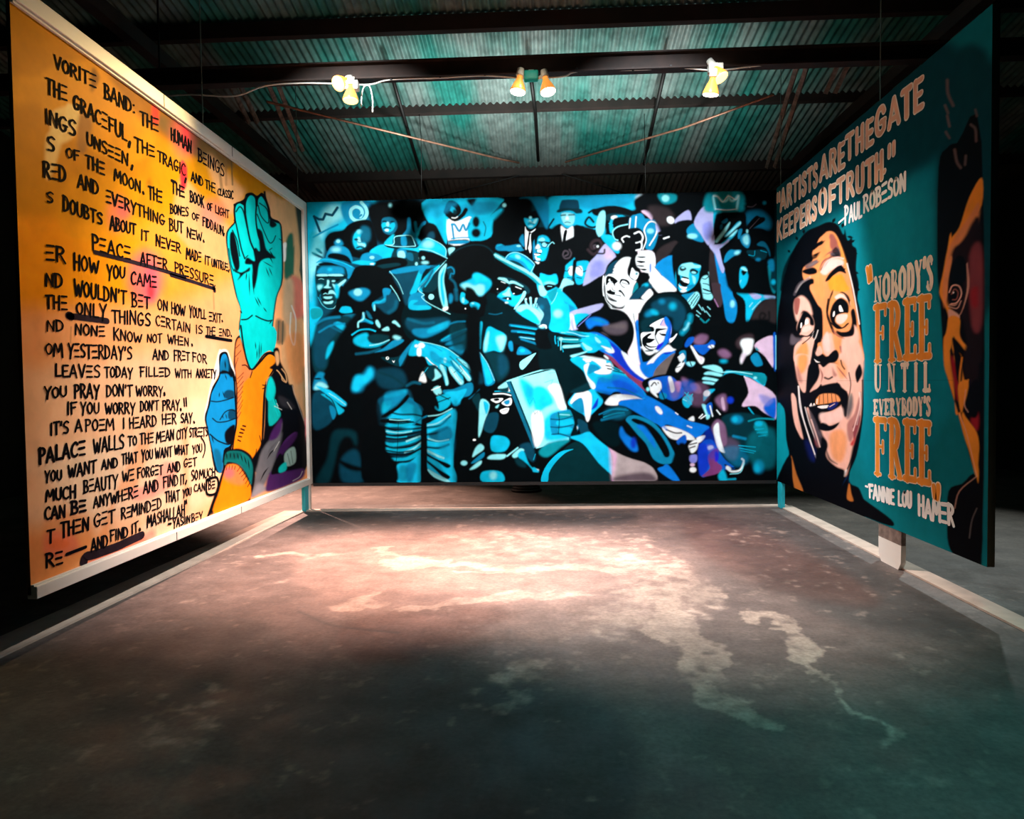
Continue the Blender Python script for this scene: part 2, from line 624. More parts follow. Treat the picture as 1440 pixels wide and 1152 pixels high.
PAL_R = dict(k='06070c', t2='088292', t4='04404a', t5='0a98a8', o='f0965c', o2='f49a58', o3='fa9c30', o4='c07030', p='f4b8a4', p2='f8ccc0', w='f8ece6', g='5a5058', g2='8a8078', PP='a05a50', PP2='8a4048', k2='000', R='14206a', E='c03030', Er='a01c28', Dk='20141a', Nb='0c3a70', P3='7a6460', G='807878')

BACK_ART = '''
# ---- upper left background
T 430 260 4.235
f n 5 -60,50 720,50 720,330 440,440 -60,900
f c 6 -40,60 390,60 385,160 300,240 230,270 120,300 90,470 60,560 50,900 -40,900
f l 8 110,150 190,120 220,190 120,260 70,400 40,520 25,470 60,300
f l@0.7 5 25,420 95,330 100,420 40,560 30,700 22,600
f b 2 215,110 390,100 400,190 440,300 380,300 250,240
f b 2 380,190 420,210 440,270 430,310 390,260
# dark hood figure with far face
f k 5 385,110 700,95 735,230 690,330 560,330 440,350 390,260
T 430 260 7.68
q b 26 .5 150,500 92,345 140,370 190,372 215,315 240,320 290,325 345,248
s n 24 .6 155,505 125,430 90,340
q n 24 .6 88,340 140,372 185,375 212,312 285,330 340,245
s b 20 .6 82,565 200,500 345,430
f n .6 65,725 100,735 185,780 170,792 110,770 70,745
f n .6 105,685 140,690 180,735 165,745 120,715
s l 36 .5 600,190 648,250 658,320 615,380 545,388 492,345 488,275 535,238 590,255 610,300 590,345
s b 22 .5 548,285 530,320 560,350 600,325
e l 2 912,220 16,20
f m 1.2 820,380 870,350 940,355 980,400 985,470 940,530 880,535 830,490
f c 1 820,425 860,400 880,440 920,420 950,400 965,440 940,490 900,510 860,500 830,470
e l 1 885,425 16,26
e w .8 875,490 20,12
e k .8 850,395 26,9
e k .8 935,398 26,9
s k 14 .8 845,470 875,458 915,470
# raised hand shapes
f b .8 1100,365 1130,365 1145,480 1180,520 1170,405 1195,400 1210,470 1260,405 1300,400 1260,500 1225,650 1190,600 1110,560 1040,550 1090,480
f c .8 1195,520 1290,420 1262,520 1230,640 1200,600
T 430 260 4.235
f k 1.5 700,240 760,230 815,260 840,340 830,400 680,330 675,290
f n 2 730,290 760,280 765,320 720,330
# afro pair at left
f k 1.5 115,330 150,285 220,270 250,240 300,215 380,210 410,270 425,340 420,400 360,440 250,420 200,380 130,400
T 430 260 7.68
f b 2 310,620 350,585 390,610 400,650 330,660
e l 1.5 350,610 22,18
f d 2 500,540 560,480 640,490 665,560 670,640 620,710 540,700 500,640
f c 1.5 510,620 520,540 570,485 620,500 600,540 590,590 600,620 640,620 650,660 600,690 540,690
f l 1 560,570 585,570 600,620 640,640 640,670 590,660 560,640
f l@0.7 2 550,500 590,485 610,510 570,530
e k 1.2 545,590 24,12
e k 1.2 625,588 26,12
s k 14 .7 550,680 590,670 625,682
s m 9 1 555,668 590,660 620,668
# light hats
f c .7 700,710 800,650 900,650 945,680 950,780 800,800 700,760
f t .6 840,640 930,540 960,545 940,640
f c .7 845,640 930,545 950,560 930,645
f d .5 955,640 960,560 1040,545 1130,550 1165,600 1180,660
f b .6 1030,560 1080,555 1090,650 1035,655
s l 9 .4 880,655 950,640 960,565 1040,548 1130,548 1160,590 1185,655
f k .5 850,650 1000,665 1190,660 1150,690 1000,690 900,680
s l 7 .4 860,648 1000,668 1185,662
f c .7 1000,690 1060,680 1200,680 1260,610 1320,590 1320,800 1200,720 1060,700
f d .8 950,700 1080,700 1180,730 1330,730 1330,900 950,880
f b .8 990,700 1080,700 1080,790 1000,780
f l .7 1000,720 1060,720 1070,785 1000,790
f m 1.5 1080,740 1150,740 1160,820 1100,800
e l 1 1195,855 14,20
e l 1.5 1260,790 40,16
# small white cap man
f b .6 600,770 660,735 760,745 830,790 740,830 600,850
e l 1.5 715,785 26,16
f c .6 500,835 600,815 750,840 745,870 640,870 520,850
e w 1 715,855 22,8
f m 1.2 640,900 700,890 690,960 650,960
e l 1 660,920 20,12
T 430 260 4.235
f k .8 405,500 430,450 520,430 590,440 600,480 500,520 420,540
f d 1 430,480 540,465 560,480 440,500
# pork-pie hat man with moustache, far left
T 430 260 7.68
f b .6 215,790 250,700 300,660 380,660 450,690 490,760 500,840 400,830 260,790
e l 4 325,700 50,22
f k .8 235,780 270,740 380,745 460,780 495,850 420,830 300,800
f b .5 110,845 180,795 260,795 390,830 520,890 525,925 480,1000 450,1010 440,950 300,850 180,830
s c 8 .5 120,840 200,805 380,835 500,890
f k .8 140,850 280,845 420,900 450,980 410,1000 380,930 180,890
T 430 260 4.235
f d 1 62,500 90,480 200,490 245,540 230,620 190,720 140,740 95,720 70,660
f b 1.5 85,500 160,490 215,520 235,570 200,640 185,700 120,700 80,640 65,560
f l 2 70,560 110,545 190,550 235,570 190,600 120,590 80,600
f c 1.5 120,600 150,600 165,640 190,640 190,700 110,700 90,650
T 430 260 7.68
e w 2 165,975 40,10
e w 2 310,978 60,10
s k 20 1 125,1005 220,985 300,1000 420,1010
e k 1.2 175,1035 44,16
e k 1.2 320,1035 52,14
e l .8 160,1040 16,8
e l .8 300,1040 16,8
f l 1.2 215,1030 255,1030 265,1100 245,1125 190,1110
T 430 400 7.68
f l 1.5 130,20 200,0 320,10 330,70 300,50 230,70 180,90 150,60
e k .8 215,32 34,12
f l .8 170,110 210,70 270,65 310,110 320,150 290,110 240,90 200,110
f k .8 175,115 230,100 290,110 280,135 200,135
f l .6 200,135 290,140 275,165 205,158
f c 1 190,190 240,180 295,185 270,205 210,205
s l 4 .5 145,120 160,190 200,240 260,265 310,250 340,190
f k 1 350,0 420,40 460,130 400,230 330,260 320,200 345,100
# man in big dark profile + soldier shoulder
T 430 260 4.235
f k 1.2 200,640 260,560 300,490 400,480 480,520 520,640 420,720 330,740 240,740 190,720
f b 2 255,640 330,615 375,625 380,650 335,690 290,680
e l 2 310,640 24,20
f c .6 200,755 230,725 265,735 275,760
s d 2 .5 225,760 225,735
s d 2 .5 245,760 245,735
f m 1.2 220,780 300,770 290,800 250,820
f c .8 25,740 80,730 100,770 60,830 40,880 25,860
f t 1.5 30,740 90,740 95,780 40,800
# left man's dark coat
f d 2 100,800 180,780 270,790 260,860 200,930 150,1000 130,1090 60,1120 35,1000 60,880
f n 3 70,850 150,800 210,840 170,900 130,960 120,1080 60,1080 45,960
f b 1.5 165,830 200,815 250,850 240,880
f c@0.8 1.5 190,815 240,850 235,870 180,840
s m 10 1.5 150,845 200,870 240,890
f c 2.5 130,970 165,930 160,980 120,1040
f k 3 180,930 300,760 420,700 480,900 560,1000 560,1152 130,1152 130,1080
f k 2 330,760 440,620 560,640 600,720 580,800 460,840 350,820
# shoulder highlight (big arm)
T 430 400 7.68
f n 2.5 740,200 860,110 950,90 1000,180 960,280 880,320 800,260
f b 1.5 830,60 870,40 920,60 900,110 870,120 860,190 790,210 750,200 745,290 715,220 760,175 840,170
s c 14 1.5 850,160 790,195 730,205 742,275
e l 1.5 742,250 8,36
s m 20 3 980,190 960,260 900,300
# profile face (child)
f b 1 600,380 620,310 640,310 640,370 720,400 715,430 640,405 590,410
s l 16 1 620,310 625,370 570,410 565,460
s c 12 1 640,375 720,420
f m 1.2 650,290 680,300 720,370 680,360
f l .8 755,395 775,385 805,440 795,470 760,430
f l .6 820,495 885,455 900,500
f l .8 930,410 965,390 1020,450 1005,460 970,430
s c 15 .8 500,545 580,495 680,485 750,505
f c 2 515,600 560,555 650,525 680,560 690,620 780,640 900,600 780,670 640,680 540,650
f d 2.5 670,560 780,540 900,560 860,610 740,640 680,610
s l 9 .8 690,660 800,640 900,600
f b 1.5 740,735 840,690 940,610 1020,590 1060,610 990,660 880,710
f l 2 940,570 970,550 1030,575 990,600
f d 1 810,790 1000,780 1160,610 1100,760 1020,890
f b 1 1010,860 1020,780 1160,610 1080,780 1025,880
e w .4 882,797 18,17
e d .4 884,795 8,7
f w .4 932,820 948,830 962,820 950,848
# forearm glow
f b 4 500,1152 530,1000 620,970 680,890 740,920 740,1000 640,1090 600,1152
f C 3 500,1130 540,990 640,980 690,900 725,950 700,1020 600,1110 560,1152
f b 2 80,1100 100,1010 140,950 200,960 190,1010 230,1080 160,1130 90,1140
f l 2 90,1130 130,1060 200,1070 240,1115 150,1135
e k 1.5 130,1020 40,10
# ---------------- bowing man: suit back
T 430 260 4.235
f K .8 500,515 620,485 720,480 840,440 830,560 850,740 960,770 1060,780 1090,640 1250,740 1440,850 1440,990 1280,960 1200,930 1180,1010 1060,1000 1030,960 1030,820 960,800 960,930 930,1010 860,980 650,930 590,880 570,780 610,650 560,560
f n 2 520,530 650,500 680,500 640,640 600,720 570,640
f b 1.5 500,515 620,485 780,480 720,500 540,530
f c .8 640,600 680,500 700,500 660,640 620,650
f b 1.5 620,660 690,640 710,690 735,735 620,740
f c 1 620,740 625,690 670,690 640,715 735,720 735,742
f c 1.5 670,610 700,560 760,500 800,480 740,570 690,640
f d 1 690,620 760,530 820,480 790,600 740,640
s l 4 .5 835,450 770,520 700,590 670,625 705,655 690,670 740,710 860,770
s l 3 .5 500,515 550,580 580,650
s l 4 .5 505,600 540,650 560,690
f l .6 790,560 800,510 840,470 822,560 835,650 845,730 820,730 795,650
f c .8 800,560 812,520 830,490 816,570 828,680 822,720 805,650
f w .6 815,735 845,725 845,742 822,752
e l .5 747,667 17,17
# coat folds
f n 3 600,800 700,800 830,790 850,830 700,900 610,860
f b 2.5 640,860 740,850 850,810 845,850 720,910 650,895
f c@0.7 2 730,860 840,815 838,845 740,885
s m 12 2 610,800 700,825 760,820
f b 2 800,930 880,880 955,855 950,875 860,925
s c 6 1 810,925 880,885 950,860
f b 2 830,950 900,910 955,890 950,920 880,950
f b 2.5 850,970 940,950 930,1005 880,985
# hat brim men right of him
T 590 260 7.68
f k 1 260,600 100,420 200,440 300,600
f c .7 80,150 850,140 860,220 770,330 770,380 600,380 340,400 300,420 290,640 180,440 80,380
f b@0.6 4 430,230 800,170 820,250 700,330 500,330
s l 4 .5 290,370 315,640
f w 1.5 300,380 420,390 560,350 540,600 330,640
f c .8 550,360 780,350 770,560 540,600
e k 2.5 610,400 40,60
e k 2.5 610,520 50,50
s k 8 1 690,400 715,460 700,550
s k 60 1 290,290 330,200 400,230 420,290 360,330 310,300
s k 46 1 300,320 380,375 460,330 500,270
e d 2 380,290 22,26
s w 8 .8 350,355 385,358 410,345
s b 24 .8 350,430 380,430 430,500 470,430 500,490 540,420
q b 22 .6 350,425 370,580
s b 14 .6 345,582 440,570 540,570
f d .8 320,600 420,590 520,590 520,608 330,620
f b .6 330,610 520,600 520,635 335,640
f c .7 770,330 870,260 885,285 790,375
e l 1.5 915,220 22,22
f k 2 510,160 610,150 580,220 550,220
f c .7 0,640 60,580 110,580 200,630 280,690 290,760 270,790 150,730 0,700
s l 9 .6 0,695 120,710 230,760 300,795
s l 7 .5 70,580 110,580 230,640 285,700 280,770
e l 4 90,640 60,40
f k 1 0,710 130,730 290,800 200,850 100,870 0,820
e l 1.5 40,790 18,18
f l 1 310,690 380,680 360,740 330,770
e l 2 60,840 40,14
# folds under collar
f b 1.2 0,880 80,870 30,960 0,950
s m 40 2 140,930 80,1040 20,1100
s c 8 1 180,900 120,1010 60,1100
s d 8 1 300,820 120,890
# dark bowed head
f k 1.5 310,780 400,690 560,610 700,620 800,700 840,820 840,1000 780,1152 440,1152 380,1000 300,880
s d 6 1.5 330,760 430,690 560,650 700,660 790,730 830,840
f d 1.5 290,880 340,880 380,900 380,960 350,1010 310,980
s b 12 1 300,900 340,890 370,920 370,960 340,960 330,1000
s m 14 2 330,1010 380,1060 400,1140
T 590 400 7.68
f c 2.5 440,0 560,-60 570,-90 590,-120 640,-120 760,-50 770,20 700,100 640,130 540,80 470,30
f l 3 450,10 520,-10 600,20 640,0 700,20 680,110 620,110 520,70
f C 2 580,-100 660,-110 740,-40 660,-30 610,-20
f k 2.5 500,30 580,50 640,130 720,150 720,230 660,200 540,180 500,120
f c 1.5 450,90 490,100 490,150 530,190 510,210 470,210 440,170
e l 1.5 470,170 14,30
f c 1 545,205 590,190 650,215 640,260 620,275 560,250
e l 1 575,205 16,9
e w .5 495,262 8,8
f b 2 320,120 340,100 360,130 350,190 320,200
s m 20 3 390,60 400,160
# sunglasses man with tilted hat
T 590 260 7.68
f b .8 830,650 900,635 1060,620 1130,670 1100,715 850,710
s c 9 .8 840,660 930,635 1050,622
e l 1.5 1070,660 24,10
f k 1.2 810,750 850,720 960,720 930,820 1100,900 1200,960 1300,1010 1306,1152 1200,1152 840,1000 820,860
f c .7 930,790 1000,730 1080,740 1200,820 1240,860 1220,950 1180,920 1100,840 1000,815
f l@0.8 3 960,780 1060,760 1180,850 1200,900 1060,810
f k .6 980,830 1040,825 1120,870 1150,920 1080,890
f t .7 810,750 850,760 950,830 1080,890 1200,940 1300,1000 1310,1060 1180,980 1020,910 900,840 830,790
s l 14 .8 815,755 900,810 1040,885 1180,950 1290,1010 1330,1060
f c .6 1100,920 1200,960 1310,1030 1310,1070 1200,1000
f d 1 850,1010 950,1000 1100,1060 1180,1120 1160,1180 850,1180
s l 16 1.2 860,1010 930,1020 960,1060 1020,1050 1110,1100
T 590 400 7.68
f b 1.5 840,130 900,90 970,80 1120,80 1140,100 1060,230 990,230 860,150
f l 1.5 930,60 980,40 985,110 960,120 900,110
f c 1 990,150 1070,150 1060,200 1020,220
f k .6 840,0 900,-50 960,-10 940,40 880,70 850,50
f k .6 985,30 1020,-20 1110,20 1140,80 1080,130 1010,110 980,70
s l 8 .5 880,-55 930,-40
s w 10 .6 1035,30 1100,45
e w .4 842,48 9,9
e w .4 1018,100 10,8
s l 20 .8 1140,90 1120,140 1060,220 1035,255
e w .6 952,155 10,14
e w .6 940,197 18,7
# splashy crown of hair
f C 2 1040,280 1110,240 1250,240 1310,330 1300,410 1270,430 1150,350
f l 3 1050,280 1120,225 1220,240 1300,320 1270,400 1230,330 1150,290
s l 12 .8 1145,160 1150,200 1170,230
s l 12 .8 1195,150 1205,230
s l 12 .8 1265,160 1240,230
e w .6 1197,150 9,9
e w .6 1265,155 9,9
e w .6 1150,160 8,8
# striped sleeve toward the handshake
f K 1 980,430 1306,420 1500,600 1660,680 1600,700 1300,660 1060,580
s b 16 1.5 980,440 1100,455 1306,490 1450,560
s c 8 1 990,445 1120,465 1306,495 1420,540
s b 16 1.5 1000,505 1150,515 1306,550 1420,600
s c 8 .8 1060,515 1200,530 1306,548 1420,600
s b 12 1.2 1080,570 1200,580 1306,610 1420,660
s l 5 .8 1090,570 1306,605
s b 14 1.5 1100,590 1306,655 1420,690
s m 6 1 750,315 820,325 890,310
# shirt/coat light panels
f c 1 650,420 670,400 680,430 665,560 660,690 645,680 640,560
f c 1.2 700,600 740,460 830,490 935,560 890,725 800,715 695,735
f l 2 700,720 700,620 745,500 745,580 720,720
f l 3 830,570 930,565 890,720 850,660
f b .8 640,725 690,790 750,880 815,1050 720,1095 690,980 670,850
f C 1.5 660,760 720,850 780,1000 790,1050 730,1080 700,960
s l 6 .5 650,735 730,850 810,1040
f d 3 700,740 860,740 940,800 960,950 860,1050 810,1000 760,860
f n 4 860,760 940,800 950,920 880,1000 850,900
f b 1 965,620 1000,620 1010,710 985,720 960,670
f b 1 1050,750 1090,670 1210,740 1110,760
e c 1.2 1110,715 30,20
f l .5 1085,840 1240,745 1245,765 1115,920
# --------- cuff and hand
f c .8 -120,760 -60,610 0,615 280,685 420,780 580,910 580,945 540,950 500,900 560,1010 540,1040 510,1030 470,960 475,1070 450,1088 420,1070 330,950 290,880 300,1060 310,1080 280,1085 240,960 190,900 100,870 60,790 0,770
f C 3 30,640 200,680 330,760 250,830 150,800 60,730
f l .8 310,910 350,890 430,1000 475,1050 455,1085 420,1065 350,980
f l .8 220,870 255,880 300,1000 312,1075 285,1085 270,1000 235,940
f l 1 350,820 420,870 540,990 555,1030 525,1040 450,950
f l@0.8 1 410,800 480,830 580,920 575,945 520,900 430,840
s k 10 1 240,860 300,900 320,960
s k 10 1 340,830 380,900 470,990 500,1040
s k 10 1 400,800 480,880 560,950
s k 14 1 190,900 240,960 270,1080
e l 1.5 275,820 16,30
s l 6 .5 0,618 150,645 290,690 420,780
s w 10 .6 70,790 130,850 190,890
e w 1 20,660 36,28
f w .6 -25,690 15,690 15,770 -25,765
e w 1 -35,665 18,16
f d .6 60,900 170,870 210,960 140,1040 60,960
f l .6 165,910 220,960 230,1000 135,1045 165,1000
f w .6 0,1010 40,940 75,1060 0,1065
s c 6 .5 20,990 90,900
f k 2 -20,1050 60,1060 150,1040 200,1100 250,1200 100,1300 -30,1200
# -------- legs
T 430 420 4.235
f n 3 440,590 600,540 640,600 700,640 690,760 690,900 680,1085 545,1085 540,960 470,900 440,760
f b 2 445,590 590,540 600,570 530,640 460,690 440,640
f c 2 470,580 590,545 580,570 500,590
f c 2.5 455,620 510,610 500,650 460,680
f b 2.5 580,600 640,600 690,680 680,760 560,740 520,680
f C 3 540,650 600,620 670,660 690,720 680,790 560,760 480,740
f k 1 450,700 540,640 600,575 615,590 560,650 480,705
s k 10 1.2 500,675 560,690 640,690 690,700
f k 1.2 450,720 560,715 680,745 690,760 560,745 460,740
s k 12 1.2 460,770 560,785 690,770
s k 12 1.2 455,800 560,815 690,790
s k 10 1.2 460,830 560,835 690,815
f c 1 480,750 630,738 635,755 500,765
f c 1 465,775 530,790 630,780 630,795 530,808 480,800
s c 6 .8 480,822 540,828 600,822
f c 1 440,835 500,860 600,850 680,820 680,840 600,870 500,880
f c 1 470,885 600,890 690,860 690,890 600,915 480,912
f c 1 500,950 600,945 680,900 690,930 620,965 505,965
s k 10 1 440,860 520,890 620,880 690,850
s k 12 1.2 470,925 600,930 690,890
s k 10 1.2 480,980 600,970 680,940
s l 9 1 600,850 680,820
s l 9 1 590,915 640,895 690,855
f C 1.5 545,990 620,975 685,930 685,1090 542,1090
f b 3 600,990 660,985 630,1090 600,1080
s k 3 .4 552,730 545,900 535,1000
e k 8 625,740 1,1
# right leg
f C 2 720,740 800,700 890,660 895,800 895,1090 850,1090 780,1060 720,1000 720,900
f k 1.5 700,700 790,670 880,625 890,640 800,700 720,745
f m 2.5 740,800 850,760 870,830 800,850 740,830
s k 12 1.5 715,770 800,755 860,700
s l 7 1 725,755 790,740 860,690
s k 12 1.5 720,810 780,800 840,770
s k 10 1.2 720,840 790,850 850,840
s l 6 1 730,835 790,850 850,840
s k 14 1.5 720,885 790,890 850,870
s l 12 1 720,905 780,935 820,950
f k 1.5 720,920 770,950 860,990 840,1010 780,970 725,940
f k 1.5 720,960 800,1020 860,1060 830,1075 760,1010 725,980
f l .8 725,1015 790,1050 860,1088 830,1090 760,1060
f k 1.2 715,1030 760,1070 790,1095 715,1095
f k 1.5 690,700 720,720 720,1095 685,1095
# shirt cuffs beside hand, lower coat
f b 1 815,550 880,540 985,500 990,560 900,640 860,610
f C 1.5 830,560 900,550 960,540 900,635 860,600
f l .8 755,540 790,520 810,560 780,575
f c .8 770,590 850,570 860,630 800,670 760,640
s k 6 .8 790,570 850,600
s k 6 .8 780,620 860,590
s w 6 .6 750,545 800,525
f k 1.2 640,600 700,520 760,560 790,620 790,660 770,640 760,690 735,650 720,695 690,640
s b 8 1 640,750 680,720 720,700
# soldier's shoulder lower left
f n 2 45,570 130,560 180,620 170,700 120,760 45,770
f C 1.5 60,520 130,540 180,570 250,630 220,640 150,590
f c 1 90,570 140,580 200,640 230,670 190,690 160,620
s l 5 .7 140,565 180,590 240,635
s k 7 .8 120,575 160,610 190,690
f b 1 140,640 170,650 180,690 160,720
e l 1.5 235,700 24,7
f k 2 250,610 300,590 350,640 330,720 180,720 230,670
f d 4 160,800 240,780 300,800 300,880 260,820 200,860 140,1090 60,1090 130,950
f n 4 210,960 300,900 350,1040 340,1090 220,1090
f k 3 200,960 280,990 350,1010 340,1030 260,1020 200,980
f n 3 220,1040 280,1050 320,1090 240,1080
f k 2 350,800 470,760 480,900 535,980 540,1095 350,1095 330,950
# -------- kneeling man with glasses
T 590 540 7.68
f k 1.5 430,250 560,120 860,0 960,0 1200,700 1300,740 1306,1060 430,1060
f d 1.5 570,160 640,100 660,200 640,300 600,230
f m 1 640,60 560,150 530,160 640,70
f l .8 660,170 755,225 700,420 640,580 640,400
f c 1 690,190 750,225 720,330
f n 1.5 740,330 850,320 830,470 770,530 690,480
f w .8 850,45 930,0 985,70 940,80
s w 12 .6 800,110 900,105 985,125
s c 8 .6 815,80 900,80 980,95
s k 5 .4 840,90 980,100
f w .5 770,165 900,155 870,195 820,205
f k .5 800,165 850,155 860,175 820,185
f w .5 900,190 985,150 995,215 950,240 890,215
f b .7 910,190 970,170 970,215 930,225
f l .8 820,250 860,220 840,260
f w .5 865,290 910,265 965,260 950,310 900,325
s k 5 .4 880,295 930,280 950,270
f c .8 780,570 900,565 960,600 970,660 910,730 780,720
f l .6 735,810 780,765 920,760 930,790 880,815
f b 1.2 560,850 690,740 690,790 600,850
f l 1 570,790 600,700 650,650 690,670 690,710 620,760
e l 1 480,855 36,26
f l .8 540,925 620,850 670,830 660,870 600,915
e w .5 592,605 18,12
f c 1.2 680,1055 670,960 780,935 890,960 905,1055
e l 3 795,990 36,40
f n 2.5 1080,670 1200,640 1250,780 1220,840 1130,760
s l 16 .7 945,780 1060,690
f l .7 1000,770 1080,700 1130,720 1040,800
f c 1 1060,780 1120,720 1190,880 1290,945 1240,945 1170,870
e w 1.5 1260,930 30,10
s c 5 .6 1230,820 1250,760
f d 2 1030,800 1120,830 1150,900 1060,880
# ------------- book
T 590 400 7.68
f d .8 850,1140 940,1040 960,1160
f l .8 845,1120 940,1050 950,1110
T 0 0 1
p l .4 714,536 780,519 797,573 800,619 754,631
p m .4 712,537 718,536 755,629 750,631
p d .3 717,537 719,536 756,628 754,630
T 590 540 7.68
f C 4 1080,-60 1180,-20 1260,80 1240,200 1180,260 1100,60
f b@0.5 6 1130,0 1240,60 1200,200
T 750 540 7.68
f C 3 0,60 60,20 150,60 220,200 130,260 60,300 0,240
f C 4 100,420 200,300 380,300 400,500 380,590 180,620 110,560
f w 2 160,30 280,10 350,250 280,270 230,150
f w 2 -20,340 90,310 110,560 20,680
q b 4 .5 -60,170 -40,220 0,150 20,210
q d 4 .5 0,290 15,330 0,340
q d 4 .5 20,300 20,325 45,295 40,330
q d 4 .5 70,290 80,330
T 590 400 7.68
s l 12 .5 945,1045 1306,930 1520,910
q d 3 .4 1400,960 1530,940
q b 4 .5 1350,1060 1440,1030 1420,1080
# book hand + arm
T 750 540 7.68
f b 1 180,360 240,310 370,280 440,300 500,400 480,500 400,570 280,550 200,540
f t 1.5 250,330 380,300 420,350 280,370
f c 1.2 260,400 420,380 440,440 270,450
f c 1.2 270,480 400,470 440,530 300,540
s k 9 1 190,380 300,385 420,350
s k 9 1 190,465 300,470 430,440
s k 9 1 200,545 290,540 400,575
s k 8 .8 270,310 280,400 270,540
s l 7 1 290,330 390,335
e w 1.2 460,350 16,20
e w 1.2 460,420 12,14
e w 1.2 462,475 18,20
f K .8 380,240 530,340 600,420 640,520 480,440 480,560 400,560 440,440 420,330
f n 1.5 480,380 580,430 620,530 540,570 500,500
f C .8 400,580 500,550 620,520 780,640 850,800 840,1010 700,860 540,650
# shirt cone
f C 1 380,220 430,120 520,20 640,30 740,140 740,220 620,340 590,400 540,330
f w 1.2 400,190 460,100 540,60 620,100 630,200 610,380 570,390 530,170 480,170 420,215
f b .8 410,230 520,150 540,320
f r 1.5 650,230 700,150 690,240 630,280
# dark body bottom + arc
f D .6 160,1060 160,930 260,780 400,650 520,640 700,850 840,1050
f c .5 85,1055 110,940 190,820 300,730 435,705 340,750 230,860 170,960 155,1055
f t 2 60,740 160,640 390,600 300,680 150,790
f c .7 0,900 60,940 0,950
# pink patch, cap
f P 1 790,640 860,800 850,1050 900,1030 900,720
f G2 1.2 840,700 1000,760 1200,850 1306,930 1306,1052 870,1052 900,800
f p@0.8 4 830,680 900,720 880,980 850,1040
f G 4 900,1000 1100,960 1250,960 1306,1000 1306,1052 880,1050
f k .8 590,480 640,340 740,240 880,220 1000,270 1300,420 1500,620 1560,760 1500,860 1420,860 1180,840 960,770 760,650
f K 3 640,420 900,420 950,600 880,680 740,600
s b 8 1 760,330 880,270 1000,270
s c 8 1 760,360 880,320 980,310
s b 14 2 740,390 860,360 980,330
f w .7 770,210 850,140 950,110 1060,120 1190,195 1120,180 950,180 900,230
f r2 .8 920,225 960,180 1180,190 1306,330 1400,440 1306,420 1150,330 1010,250
f r2 2 950,460 1000,540 1100,620 1130,720 1060,720 970,620 930,540
e r 3 1080,640 30,60 
f b .8 1000,390 1040,345 1150,350 1300,420 1420,560 1500,700 1540,800 1480,860 1380,860 1290,800 1220,650 1120,540 1040,440
f k .8 1060,395 1110,375 1260,440 1380,560 1460,700 1470,780 1420,790 1380,720 1280,560 1180,470
f r2 2 1110,450 1200,460 1300,600 1320,700 1240,600 1180,520
# ------------- handshake arm
T 760 420 4.235
f d 1.5 90,300 250,350 320,520 180,560 160,440 100,380
f c 1.2 180,350 260,340 420,400 500,440 530,480 620,560 610,600 420,560 330,560 300,480 220,400
f w 2 230,345 400,370 430,430 340,460 280,430
f w 1.5 260,400 300,400 290,470 320,510 300,530 270,440
s d 7 .8 395,395 470,430
s d 7 .8 395,420 500,445
f r2 2.5 330,480 440,450 560,490 620,560 600,600 400,570 320,540
f k 2 330,550 420,580 500,560 400,620 370,600
f k .7 380,630 430,560 480,560 440,600 300,700
f w .7 385,628 420,580 480,570 560,580 610,610 470,605 460,635
f r2 .8 480,610 620,600 700,680 740,780 620,680 520,640
f P2 .8 380,320 470,370 560,460 620,500 640,560 540,480 430,380
f r2 .8 290,200 360,210 460,280 560,380 680,470 640,510 540,430 430,350 330,290
f r .8 380,250 460,290 600,450 640,500 560,470 450,370
f w .8 480,310 560,370 680,470 640,490 540,420
f w 1 360,270 420,285 440,320 400,320
f c 1 80,230 140,195 220,200 290,200 350,240 360,290 300,320 240,320 190,350 270,300 210,305 130,290 110,280 90,260
f l 1.5 240,215 310,260 300,300 260,290 240,250
f t .8 150,210 230,215 230,240 140,225
f k .8 120,245 220,245 240,262 140,275
f t .8 130,262 220,258 260,270 200,290 130,285
s l 7 .8 150,197 220,205 250,220
s l 6 .8 110,240 170,238 225,242
s l 6 .8 130,288 200,282 230,276
s l 11 .8 185,345 230,322 280,310
s w 5 .5 90,240 105,270 125,300
e w 1 330,235 12,20
e w 1 395,290 34,16,35
f K 2 0,270 120,310 220,380 300,480 170,560 155,640 130,560 90,430 0,420
f k 1 -20,180 110,200 80,290 -20,290
f k 1.2 215,175 350,75 460,60 540,140 555,220 510,320 440,260 360,205 260,200
f r2 2 270,155 380,130 400,160 300,200
s b 10 2 300,140 360,150 400,155
f G 3 360,190 500,150 520,200 440,230
# ------------- upper centre: top-hat man, spirals
T 750 260 7.68
f d 4 0,140 170,130 160,460 60,460 0,400
f c 2 170,140 520,120 1110,100 1180,180 1060,280 760,320 780,500 740,570 640,470 450,440 260,430 170,460
f b@0.7 5 520,130 1050,110 1000,230 560,260
e w 4 1150,140 40,30
f k 2 1100,150 1306,90 1306,420 1200,380 1110,280
f n 1 290,280 300,180 340,160 460,160 490,190 480,280
f d .7 260,300 270,265 350,250 420,255 510,260 530,300 460,310 400,290
f c .8 280,310 400,280 460,320 450,400 430,440 380,470 310,430
f l 1 300,320 350,300 440,320 440,400 400,440 330,420
s k 13 1 300,330 345,325
s k 13 1 385,325 440,322
f w .8 355,340 375,340 385,375 345,378
s k 7 .7 340,408 370,402 400,410
f k 1 210,640 230,470 290,420 310,470 340,650 
f k 1 420,640 440,450 510,440 560,470 560,640
f w .6 300,440 360,480 430,450 420,640 330,640 300,520
f k .5 335,500 365,495 355,560 345,640 315,640
s k 24 1 600,300 660,270 720,320 720,420 640,460 560,420 600,350 650,400
s k 20 .8 160,460 220,370
f k 1 130,650 300,620 640,480 740,560 750,640 700,760 600,830 450,830 300,860 150,830
s G 6 1.5 340,770 375,750 370,720 335,715 320,760 345,795 390,785 410,740 390,700
s g2 20 2 690,670 640,690 620,660 650,610 710,600 740,650 720,700 650,750 590,700
